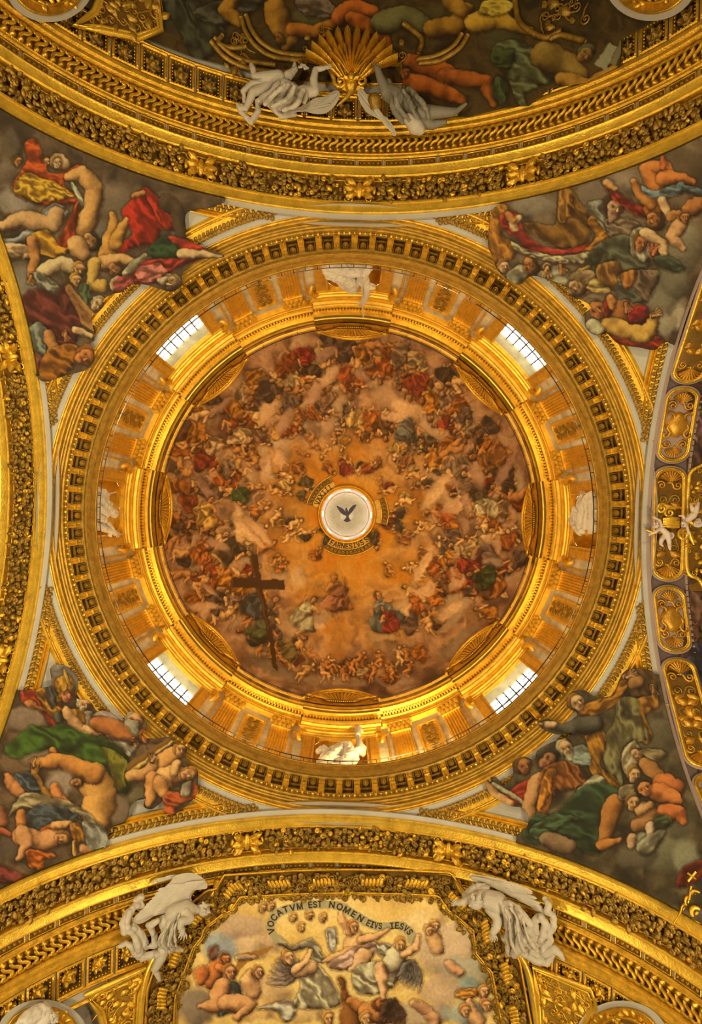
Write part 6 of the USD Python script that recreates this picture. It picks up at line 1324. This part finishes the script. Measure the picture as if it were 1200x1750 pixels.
def sheet(edge_a, edge_b, K, n=7):
    """fold ridges between two guiding lines of joints: thick ridges with thin deep valleys between"""
    a, b = smooth_line(np.array(edge_a, float), n), smooth_line(np.array(edge_b, float), n); m = min(len(a), len(b)); a, b = a[np.linspace(0, len(a) - 1, m).astype(int)], b[np.linspace(0, len(b) - 1, m).astype(int)]; out = []
    sp = np.hypot(*(b - a)[:, :2].T) / max(K - 1, 1)
    for k in range(K):
        f = k / max(K - 1, 1); f2 = f + .25 / K * np.sin(np.linspace(0, 5, m) + 2.1 * k); c = a + (b - a) * f2[:, None]; c[:, 2] += .12 + (.16 if k % 2 else -.08) + .05 * np.sin(np.linspace(0, 4, m) * 1.5 + k); c[:, 3] = np.minimum(np.maximum(sp * (.42 if k % 2 else .6), 8), c[:, 3])
        out.append([tuple(q) for q in c[::2]] + [tuple(c[-1])])
    return out
def sc_(x0, y0, k): return lambda ch: [[(x0 + j[0] / k, y0 + j[1] / k, j[2], j[3] / k) for j in c] for c in ch]
def hand_chains(x, y, h, ang, r):
    """a palm, four unequal fingers and a thumb"""
    out = [[(x, y, h, r), (x + r * 1.1 * math.cos(ang), y + r * 1.1 * math.sin(ang), h, r * .95)]]
    for d, l in ((-.5, 2.3), (-.18, 2.7), (.14, 2.55), (.45, 2.1)):
        a = ang + d * .8; bx, by = x + r * 1.2 * math.cos(ang) - r * d * 1.7 * math.sin(ang), y + r * 1.2 * math.sin(ang) + r * d * 1.7 * math.cos(ang)
        out.append([(bx, by, h, r * .34), (bx + r * l * .5 * math.cos(a), by + r * l * .5 * math.sin(a), h + .02, r * .3), (bx + r * l * .9 * math.cos(a + .2), by + r * l * .9 * math.sin(a + .2), h - .02, r * .22)])
    out.append([(x, y, h, r * .5), (x + r * 1.4 * math.cos(ang + 1.1), y + r * 1.4 * math.sin(ang + 1.1), h, r * .32)]); return out
def head_chains(x, y, h, r, face):
    """skull, jaw, nose and eye hollows; face: picture direction the face looks"""
    fx, fy = math.cos(face), math.sin(face)
    return [[(x, y, h, r), (x + fx * r * .35, y + fy * r * .35, h + .02, r * .78)], [(x + fx * r * .8, y + fy * r * .8, h + .10, r * .2), (x + fx * r * 1.12, y + fy * r * 1.12, h + .12, r * .17)], [(x + fx * r * .5 - fy * r * .5, y + fy * r * .5 + fx * r * .5, h, r * .42)]]
def hair_mesh(fn, x, y, h, r, face, seed):
    rg = np.random.default_rng(seed); ch = []
    for i in range(26):
        a = face + PI + rg.uniform(-1.9, 1.9); q = rg.uniform(.2, .86); px, py = x + r * q * math.cos(a), y + r * q * math.sin(a); ch.append([(px, py, h + .25 * r * (1.1 - q) * .02 + .06, r * .22), (px + rg.normal() * r * .25, py + rg.normal() * r * .25, h + .04, r * .18)])
    return solid(ch, fn, .04, 3)
def wing_parts(o, mat, fn, outline, root, tips, h, rows=3, nf=9, rw=4.0):
    """a shaped wing: a thick slab with rows of lapped feathers from the root edge to the tip edge"""
    wg = part(o, 'wing', slab(smooth_poly(outline, 4), lambda x, y, hh: fn(x, y, h + hh), .07), mat)
    ra, ta = smooth_line(np.array(root, float), 6), smooth_line(np.array(tips, float), 6)
    for r_ in range(rows):
        f0 = r_ / rows * .8; f1 = min(1.0, f0 + .48)
        for k in range(nf):
            s = (k + .5 * (r_ % 2)) / nf; ia, it_ = s * (len(ra) - 1), s * (len(ta) - 1)
            A_ = np.array([np.interp(ia, range(len(ra)), ra[:, j]) for j in (0, 1)]); B_ = np.array([np.interp(it_, range(len(ta)), ta[:, j]) for j in (0, 1)])
            p0, p1 = A_ + (B_ - A_) * f0, A_ + (B_ - A_) * f1; hh = h + .10 - .02 * r_
            part(wg, 'feather', tube([fn(*p0, hh), fn(*(p0 * .5 + p1 * .5), hh + .03), fn(*(p0 * .12 + p1 * .88), hh + .01), fn(*p1, hh - .03)], np.array([.7, 1.0, .85, .25]) * rw * .0165, 5, .6, (0, 0, 1)), mat, 50)
def statue(name, label, fn, skin, robe, hairs, wings, mat, wmat=None, folds=.02, cat='statue', seed=1, extra=(), rlen=.05):
    o = thing(name, label, cat); pre = 'body'
    if skin: part(o, 'body', solid(skin, fn, .04, 4), mat, True)
    if robe: part(o, 'robe', solid(robe, fn, .036, 2, folds, seed, 4.0), mat, True)
    for hx in hairs: part(o, 'hair', hair_mesh(fn, *hx), mat, True)
    for w in wings: wing_parts(o, wmat or mat, fn, *w)
    for nm, ch, m2 in extra: part(o, nm, solid(ch, fn, .05, 4), m2, True)
    return o
# bottom left angel
k = sc_(190, 1480, 6.316); B = ab.at
skin = k([[(800, 470, .7, 95), (690, 520, .7, 110)], [(840, 470, .75, 70), (910, 470, .75, 42), (960, 470, .75, 44)], [(800, 500, .85, 58), (850, 570, .95, 50), (760, 600, 1.05, 44), (745, 650, 1.05, 36), (770, 690, 1.05, 30)], [(560, 900, .5, 70), (540, 980, .5, 60), (490, 1080, .45, 46), (470, 1120, .42, 34)], [(460, 1110, .42, 30), (500, 1170, .42, 30), (520, 1225, .4, 20)]]) + k(head_chains(1000, 475, .8, 62, .35)) + k(hand_chains(770, 690, 1.05, 1.5, 30))
robe = k(sheet([(640, 560, .8, 60), (590, 660, .85, 56), (520, 820, .7, 50), (600, 930, .5, 30)], [(740, 520, .7, 60), (690, 680, .8, 50), (690, 830, .7, 50), (720, 900, .5, 30)], 6))
robe += k([[(580, 600, .70, 70), (640, 690, .62, 84), (610, 830, .5, 70)], [(500, 590, .8, 30), (430, 640, .7, 34), (400, 640, .6, 26)], [(420, 650, .6, 30), (470, 760, .6, 30), (470, 850, .55, 34), (400, 860, .5, 26)],
           [(330, 330, .4, 36), (270, 370, .4, 30), (330, 420, .45, 34), (250, 440, .5, 36), (190, 520, .5, 48), (130, 620, .5, 46), (150, 700, .5, 44), (240, 690, .5, 40), (300, 760, .5, 40), (330, 850, .5, 36), (380, 880, .5, 26)],
           [(200, 490, .55, 32), (170, 600, .6, 30), (190, 690, .6, 32), (260, 760, .6, 36), (290, 850, .6, 40), (310, 950, .5, 40), (400, 990, .5, 30)], [(90, 870, .4, 20), (160, 835, .4, 30), (220, 860, .45, 38), (270, 950, .45, 40), (340, 1000, .45, 30)], [(340, 990, .5, 40), (440, 955, .55, 42), (560, 940, .55, 36), (690, 890, .5, 26), (770, 910, .5, 14)], [(230, 660, .55, 40), (310, 720, .55, 42), (360, 830, .55, 40)]])
statue('angel_statue', 'stone angel leaning into the carved frame with one big raised wing, bottom left', B, skin, robe, [(190 + 1020 / 6.316, 1480 + 460 / 6.316, .85, 10, .35, 3)],
       [([(p[0] / 6.316 + 190, p[1] / 6.316 + 1480) for p in [(700, 100), (870, 75), (1000, 140), (1035, 240), (900, 265), (865, 350), (900, 440), (800, 440), (660, 400), (540, 490), (330, 620), (225, 600), (280, 520), (450, 380), (560, 250), (640, 170)]],
         [(190 + x / 6.316, 1480 + y / 6.316) for x, y in [(1010, 170), (900, 240), (840, 330), (820, 430)]], [(190 + x / 6.316, 1480 + y / 6.316) for x, y in [(520, 240), (420, 380), (320, 480), (235, 600)]], .45, 4, 9),
        ([(190 + x / 6.316, 1480 + y / 6.316) for x, y in [(430, 175), (520, 130), (690, 100), (740, 110), (680, 130), (540, 150), (450, 190)]], [(300, 1496), (302, 1500)], [(262, 1504), (264, 1508)], .3, 2, 2, 2.5)], 'stucco', None, .012, 'statue', 2)
# bottom right angel
k = sc_(760, 1480, 5.714)
skin = k([[(430, 330, .75, 90), (520, 360, .75, 100)], [(380, 340, .8, 60), (330, 350, .85, 40)], [(400, 270, .7, 50), (260, 320, .8, 40), (170, 355, .9, 30), (130, 365, .9, 22)], [(450, 420, .8, 58), (520, 510, .9, 48), (510, 590, 1.0, 42), (475, 645, 1.05, 34)], [(760, 700, .8, 62), (720, 790, .75, 52), (680, 860, .6, 40)], [(980, 850, .5, 44), (1070, 810, .5, 42), (1130, 860, .45, 32), (1155, 905, .42, 22)]]) + k(head_chains(310, 355, .95, 66, 2.7)) + k(hand_chains(130, 365, .9, 3.3, 20)) + k(hand_chains(475, 650, 1.05, 1.5, 26))
robe = k(sheet([(560, 420, .85, 40), (600, 520, .95, 56), (610, 640, .85, 46), (620, 760, .7, 40), (640, 860, .5, 26)], [(700, 400, .8, 44), (760, 500, .9, 52), (780, 600, .8, 46), (820, 720, .7, 44), (900, 820, .5, 30)], 6))
robe += k([[(560, 390, .85, 46), (640, 380, .9, 40), (720, 420, .85, 36), (780, 500, .8, 34), (840, 570, .7, 34)], [(560, 500, .72, 50), (660, 560, .70, 84), (680, 640, .62, 60)], [(590, 700, .7, 36), (630, 650, .75, 34), (690, 690, .7, 34)], [(760, 640, .75, 40), (840, 620, .75, 38), (860, 720, .65, 36), (780, 800, .6, 34)],
           [(980, 320, .4, 26), (1020, 380, .45, 32), (1000, 440, .5, 30), (1060, 480, .5, 32), (1065, 580, .5, 34), (1010, 660, .5, 40), (1040, 720, .5, 30), (960, 800, .5, 40), (950, 880, .45, 34)], [(930, 500, .55, 40), (880, 540, .6, 36), (890, 640, .6, 40), (860, 740, .6, 36)], [(940, 500, .6, 36), (990, 560, .55, 40), (960, 680, .55, 40), (880, 780, .5, 40), (850, 840, .5, 34)], [(700, 740, .6, 40), (780, 850, .55, 44), (890, 920, .5, 40), (1000, 940, .45, 36), (1060, 870, .45, 26)], [(840, 830, .55, 34), (920, 870, .5, 36), (1000, 820, .5, 30)], [(330, 190, .5, 30), (270, 240, .55, 44), (200, 290, .5, 30)], [(340, 200, .55, 40), (400, 220, .6, 46)]])
statue('angel_statue', 'stone angel with bowed curly head and outstretched arm on the frame, bottom right', B, skin, robe, [(760 + 300 / 5.714, 1480 + 340 / 5.714, .98, 11.5, 2.7, 5)],
       [([(760 + x / 5.714, 1480 + y / 5.714) for x, y in [(245, 90), (400, 95), (600, 145), (780, 205), (862, 255), (790, 262), (900, 370), (990, 440), (1005, 485), (900, 440), (700, 300), (560, 240), (440, 190), (330, 165), (270, 140)]],
         [(760 + x / 5.714, 1480 + y / 5.714) for x, y in [(260, 110), (360, 140), (480, 200), (600, 250)]], [(760 + x / 5.714, 1480 + y / 5.714) for x, y in [(700, 190), (850, 260), (940, 380), (1000, 475)]], .4, 4, 7, 3.6)], 'stucco', None, .012, 'statue', 4)
# top left angel (seen feet first) and top right angel
k = sc_(380, 80, 5.0); Bt = at_.at
skin = k([[(480, 260, .6, 56), (360, 262, .6, 46), (275, 255, .5, 30)], [(275, 255, .5, 28), (262, 190, .5, 26), (248, 155, .45, 20)], [(400, 330, .5, 50), (260, 390, .6, 36), (235, 450, .55, 32), (200, 525, .5, 24)], [(200, 525, .5, 26), (150, 525, .5, 26), (128, 490, .5, 14)], [(690, 390, .6, 56), (790, 380, .65, 40), (780, 280, .7, 34), (795, 200, .7, 26)], [(795, 195, .7, 24), (860, 185, .7, 20), (890, 175, .7, 14)]]) + k(hand_chains(890, 175, .7, -.2, 14))
robe = k(sheet([(480, 310, .7, 50), (400, 400, .6, 50), (320, 470, .5, 36)], [(700, 370, .65, 44), (640, 480, .6, 44), (520, 540, .5, 30)], 6)) + k([[(520, 340, .6, 60), (620, 400, .55, 64)], [(300, 470, .5, 24), (305, 560, .5, 26), (245, 640, .45, 24), (160, 560, .45, 20)], [(420, 500, .5, 30), (500, 590, .45, 26), (620, 580, .4, 22)], [(560, 250, .6, 40), (620, 190, .6, 24), (620, 140, .55, 14)], [(690, 360, .7, 20), (720, 400, .7, 18), (705, 470, .65, 18)], [(180, 380, .5, 22), (250, 320, .55, 26), (380, 290, .6, 30)], [(190, 470, .5, 14), (180, 390, .5, 18)]])
statue('angel_statue', 'grey stone angel sprawled with pale robe and wing, left of the gilt shell', Bt, skin, robe, [(518, 116, .7, 8, 2, 3)], [([(380 + x / 5, 80 + y / 5) for x, y in [(525, 585), (540, 555), (600, 530), (700, 505), (760, 455), (880, 420), (950, 378), (1000, 385), (985, 470), (900, 560), (800, 575), (680, 550), (580, 580)]], [(380 + x / 5, 80 + y / 5) for x, y in [(985, 400), (960, 440), (900, 520)]], [(380 + x / 5, 80 + y / 5) for x, y in [(760, 460), (640, 530), (540, 570)]], .5, 3, 6, 2.6)], 'stucco', 'stucco', .012, 'statue', 6)
k = sc_(580, 80, 5.0)
skin = k([[(430, 400, .6, 70), (500, 440, .65, 80)], [(400, 390, .65, 48), (355, 280, .7, 36), (325, 190, .75, 26)], [(440, 380, .6, 40), (420, 300, .6, 26)], [(700, 560, .65, 66), (860, 560, .6, 46), (960, 560, .5, 36), (1010, 545, .45, 22), (1080, 490, .4, 14)], [(690, 640, .5, 56), (800, 665, .4, 40), (900, 645, .35, 22)]]) + k(hand_chains(325, 185, .75, -1.6, 14))
robe = k(sheet([(440, 400, .75, 40), (460, 520, .65, 40), (560, 640, .5, 30)], [(620, 360, .6, 40), (700, 470, .7, 44), (760, 600, .5, 28)], 6)) + k([[(500, 430, .6, 64), (600, 520, .55, 70), (660, 600, .45, 56)], [(720, 500, .75, 30), (650, 520, .75, 26), (640, 620, .65, 24)]])
statue('angel_statue', 'dark grey stone angel reaching up with thin curved wing, right of the gilt shell', Bt, skin, robe, [], [([(580 + x / 5, 80 + y / 5) for x, y in [(155, 385), (188, 352), (215, 395), (232, 470), (300, 555), (400, 600), (462, 680), (488, 750), (458, 758), (420, 690), (330, 615), (240, 565), (180, 480)]], [(614, 154), (622, 152)], [(672, 228), (677, 230)], .5, 4, 2, 3.0)], 'stucco_dark', 'stucco', .012, 'statue', 8,
       [('pale_knee_drape', k([[(600, 620, .7, 50), (650, 680, .65, 66), (690, 710, .6, 44)]]), 'stucco'), ('wig', k([[(300, 460, .6, 60), (310, 500, .55, 56)]]), 'gold_old')])
# gilt shell over the top coffers
so = thing('shell_cartouche', 'large gilt scallop shell between the two stone angels at the top', 'shell')
def top_shell(cx, cy, R, h, n, spr):
    u0_, t0_ = at_.uth(cx, cy); return at_.warp(place(shell(R, n, spr, .30, .16), float(u0_), float(t0_), h))
part(so, 'back_shell', top_shell(599, 158, 1.62, .12, 13, 2.5), 'gold', 50); part(so, 'front_shell', top_shell(599, 152, .92, .42, 11, 2.0), 'gold', 50)
for s in (-1, 1):
    u, t = at_.uth(599 + s * 18, 152); part(so, 'scroll', at_.warp(place(spiral(.2, 1.4, .3, 20, 6, tail=[(.9, -.5, 0), (.5, -.3, 0)]), float(u), float(t), .3, .3 if s > 0 else PI - .3, 1.0, s > 0)), 'gold_bright', True)
# niche statues: joints measured on the drum, in front of the niche
def dn(off): return lambda x, y, h: drum_at(x, y, 8.9, h * .42 + off)
def nst(label, skin, robe, extra=(), hairs=(), seed=3):
    o = statue('niche_statue', label, dn(0), skin, robe, hairs, [], 'stucco_white', None, .02, 'statue', seed, extra, .05)
nst('white statue of a seated figure with a raised arm, in the bottom niche', [[(606, 1287, .5, 9), (614, 1283, .6, 8), (615, 1272, .65, 6), (612, 1262, .6, 4.5)], [(572, 1300, .3, 8), (584, 1304, .3, 7)]] + hand_chains(612, 1262, .6, -1.7, 3) + head_chains(601, 1288, .35, 8, -1.6),
    [[(590, 1276, .45, 9), (577, 1290, .5, 13), (562, 1299, .5, 12), (552, 1305, .4, 9)], [(592, 1278, .45, 12), (600, 1296, .5, 14), (588, 1306, .4, 12)], [(546, 1284, .45, 6), (553, 1280, .5, 7), (560, 1287, .5, 7), (553, 1296, .5, 8)], [(567, 1282, .5, 6), (578, 1277, .55, 6), (590, 1272, .5, 5)], [(560, 1300, .45, 7), (574, 1298, .55, 7), (590, 1304, .45, 8)], [(546, 1303, .4, 6), (566, 1309, .4, 6), (600, 1312, .3, 8)], [(618, 1286, .5, 7), (620, 1278, .55, 6)]],
    [('raised_book', [[(612, 1256, .6, 5), (612, 1246, .55, 6), (617, 1250, .5, 5)]], 'stucco_white')], [(600, 1286, .4, 7, -1.6, 4)])
nst('white statue of a robed figure holding a long staff, in the top niche', [[(624, 478, .5, 8), (627, 490, .7, 7), (626, 505, .9, 6), (621, 517, 1.0, 4.5)]] + hand_chains(621, 516, 1.0, 2.6, 3),
    [[(560, 462, .5, 9), (580, 470, .6, 13), (598, 480, .6, 12), (602, 490, .5, 8)], [(566, 455, .4, 9), (600, 462, .5, 12), (622, 462, .5, 10), (630, 458, .4, 8)], [(556, 458, .5, 6), (562, 472, .55, 6), (578, 478, .55, 6), (588, 490, .5, 6)], [(600, 494, .5, 8), (612, 482, .55, 7), (620, 475, .55, 6)], [(588, 488, .5, 6), (597, 496, .5, 5), (608, 496, .5, 5)], [(628, 488, .7, 8), (636, 490, .7, 6)], [(622, 462, .4, 10), (618, 480, .5, 9)]],
    [('staff', [[(617, 460, .9, 1.3), (620, 516, 1.1, 1.3), (621, 541, 1.3, 1.3)]], 'stucco_white')], [], 5)
nst('white statue of a robed figure with a small cross, in the left niche', [[(183, 895, .5, 6), (192, 906, .6, 5), (196, 911, .6, 4)]] + hand_chains(195, 911, .6, .4, 3),
    [[(165, 836, .5, 6), (174, 842, .5, 6), (180, 852, .5, 6)], [(165, 850, .5, 8), (176, 862, .6, 9), (186, 872, .6, 9), (194, 878, .6, 8)], [(165, 870, .5, 10), (180, 876, .6, 9)], [(163, 880, .5, 9), (176, 890, .5, 7)], [(162, 898, .5, 6), (176, 902, .55, 6), (190, 908, .55, 5), (188, 914, .5, 4)], [(170, 845, .5, 5), (178, 840, .5, 5), (182, 846, .5, 5)], [(166, 858, .55, 4), (180, 856, .6, 4), (188, 862, .6, 5)]],
    [('cross_bar', [[(184, 845, .6, 1.2), (198, 841, .7, 1.2)]], 'stucco_white')], [], 7)
nst('white statue of a draped figure reaching sideways, in the right niche', [[(992, 872, .5, 5), (988, 862, .6, 4), (992, 852, .6, 4)], [(982, 870, .55, 5), (984, 890, .5, 5)]] + hand_chains(992, 851, .6, -1, 3.5),
    [[(1008, 850, .5, 8), (1000, 862, .55, 9), (996, 880, .6, 10), (994, 900, .5, 9)], [(986, 872, .6, 5), (988, 890, .6, 6), (996, 908, .5, 6)], [(978, 888, .5, 6), (984, 898, .55, 7), (992, 910, .5, 6)], [(1012, 846, .4, 7), (1014, 870, .5, 9), (1012, 900, .45, 9)], [(1002, 852, .6, 4), (1004, 876, .65, 5), (1002, 902, .6, 5)], [(1010, 908, .4, 6), (1016, 902, .4, 6)], [(980, 876, .55, 4), (977, 886, .5, 4)]], [], [], 9)
# two putti on the right panels
Br = ar_.at
def putto(label, ch, hx, wings):
    statue('putto_statue', label, Br, ch, [], [hx], wings, 'stucco_rose', None, 0, 'statue', 3)
k = sc_(1080, 780, 7.29)
putto('small pinkish stone putto with arms spread, left of the gilt volute on the right', k([[(375, 905, .45, 34), (440, 965, .5, 40)], [(350, 900, .45, 24), (300, 940, .5, 20), (245, 965, .45, 14)], [(370, 870, .45, 22), (350, 800, .5, 19), (295, 770, .5, 14)], [(420, 980, .45, 34), (370, 1040, .5, 28), (360, 1090, .4, 20), (385, 1115, .4, 12)], [(450, 990, .5, 36), (465, 1070, .5, 28), (470, 1130, .4, 20), (475, 1160, .4, 11)]]) + k(head_chains(300, 860, .5, 38, 2.6)) + k(hand_chains(245, 965, .45, 2.8, 11)) + k(hand_chains(292, 768, .5, -2.6, 11)), (1080 + 300 / 7.29, 780 + 855 / 7.29, .55, 5.6, 2.6, 5), [([(1080 + x / 7.29, 780 + y / 7.29) for x, y in [(460, 960), (510, 950), (530, 990), (500, 1030), (465, 1010)]], [(1145, 914), (1146, 918)], [(1150, 912), (1150, 918)], .4, 2, 2, 1.6)])
putto('small pinkish stone putto diving head down, right of the gilt volute on the right', k([[(700, 790, .5, 38), (770, 730, .5, 44)], [(660, 800, .5, 22), (690, 880, .5, 18), (705, 940, .5, 13)], [(650, 770, .45, 20), (640, 740, .45, 15), (590, 740, .45, 10)], [(790, 700, .5, 38), (810, 640, .5, 30), (830, 580, .45, 16)], [(770, 690, .45, 34), (745, 630, .45, 22), (735, 590, .4, 12)]]) + k(head_chains(655, 845, .55, 40, 2.4)) + k(hand_chains(705, 940, .5, 1.6, 11)), (1080 + 650 / 7.29, 780 + 850 / 7.29, .6, 5.8, 2.4, 6), [([(1080 + x / 7.29, 780 + y / 7.29) for x, y in [(830, 770), (860, 790), (880, 860), (830, 885), (770, 865), (790, 800)]], [(1192, 890), (1196, 888)], [(1188, 898), (1198, 899)], .4, 2, 3, 1.8)])
# bust in the bottom left round window
statue('bust', 'white stone bust of a figure in the round frame at the bottom left corner', B, [[(72, 1745, .4, 14), (82, 1735, .45, 10)]] + head_chains(92, 1740, .5, 8, .8), [[(30, 1748, .3, 4), (45, 1738, .35, 9), (60, 1728, .35, 9), (74, 1722, .35, 8), (82, 1724, .4, 6)], [(48, 1745, .4, 10), (64, 1736, .4, 10), (80, 1732, .4, 7)]], [(92, 1739, .55, 8, .8, 3)], [], 'stucco_white', None, .015, 'statue', 3)
# carved gilt cartouche in the lower right corner of the pendentive
cc = thing('corner_cartouche', 'gilt scrolled cartouche with a small cross at the lower right corner', 'ornament')
for x, y, s, rt in [(1190, 1528, .13, 0), (1178, 1540, .11, 2), (1192, 1560, .15, 1), (1170, 1552, .10, 3)]:
    p = pen_at(np.array(x), np.array(y), .2); m = spiral(s, 1.6, .28, 22, 6, tail=[(s * 4, -s * 2, 0), (s * 2, -s, 0)]); v = np.asarray(m[0]); c, s2 = math.cos(rt), math.sin(rt)
    part(cc, 'scroll', (np.stack([p[0] + v[:, 0] * c - v[:, 1] * s2, p[1] + v[:, 0] * s2 + v[:, 1] * c, p[2] - v[:, 2] - v[:, 0] * .5], 1), m[1]), 'gold', True)
for a, b_ in (((1176, 1506), (1190, 1490)), ((1176, 1492), (1190, 1503)), ((1182, 1515), (1178, 1538))):
    part(cc, 'cross_arm', tube([pen_at(np.array(float(a[0])), np.array(float(a[1])), .25), pen_at(np.array(float(b_[0])), np.array(float(b_[1])), .25)], .03, 5), 'gold_bright', True)
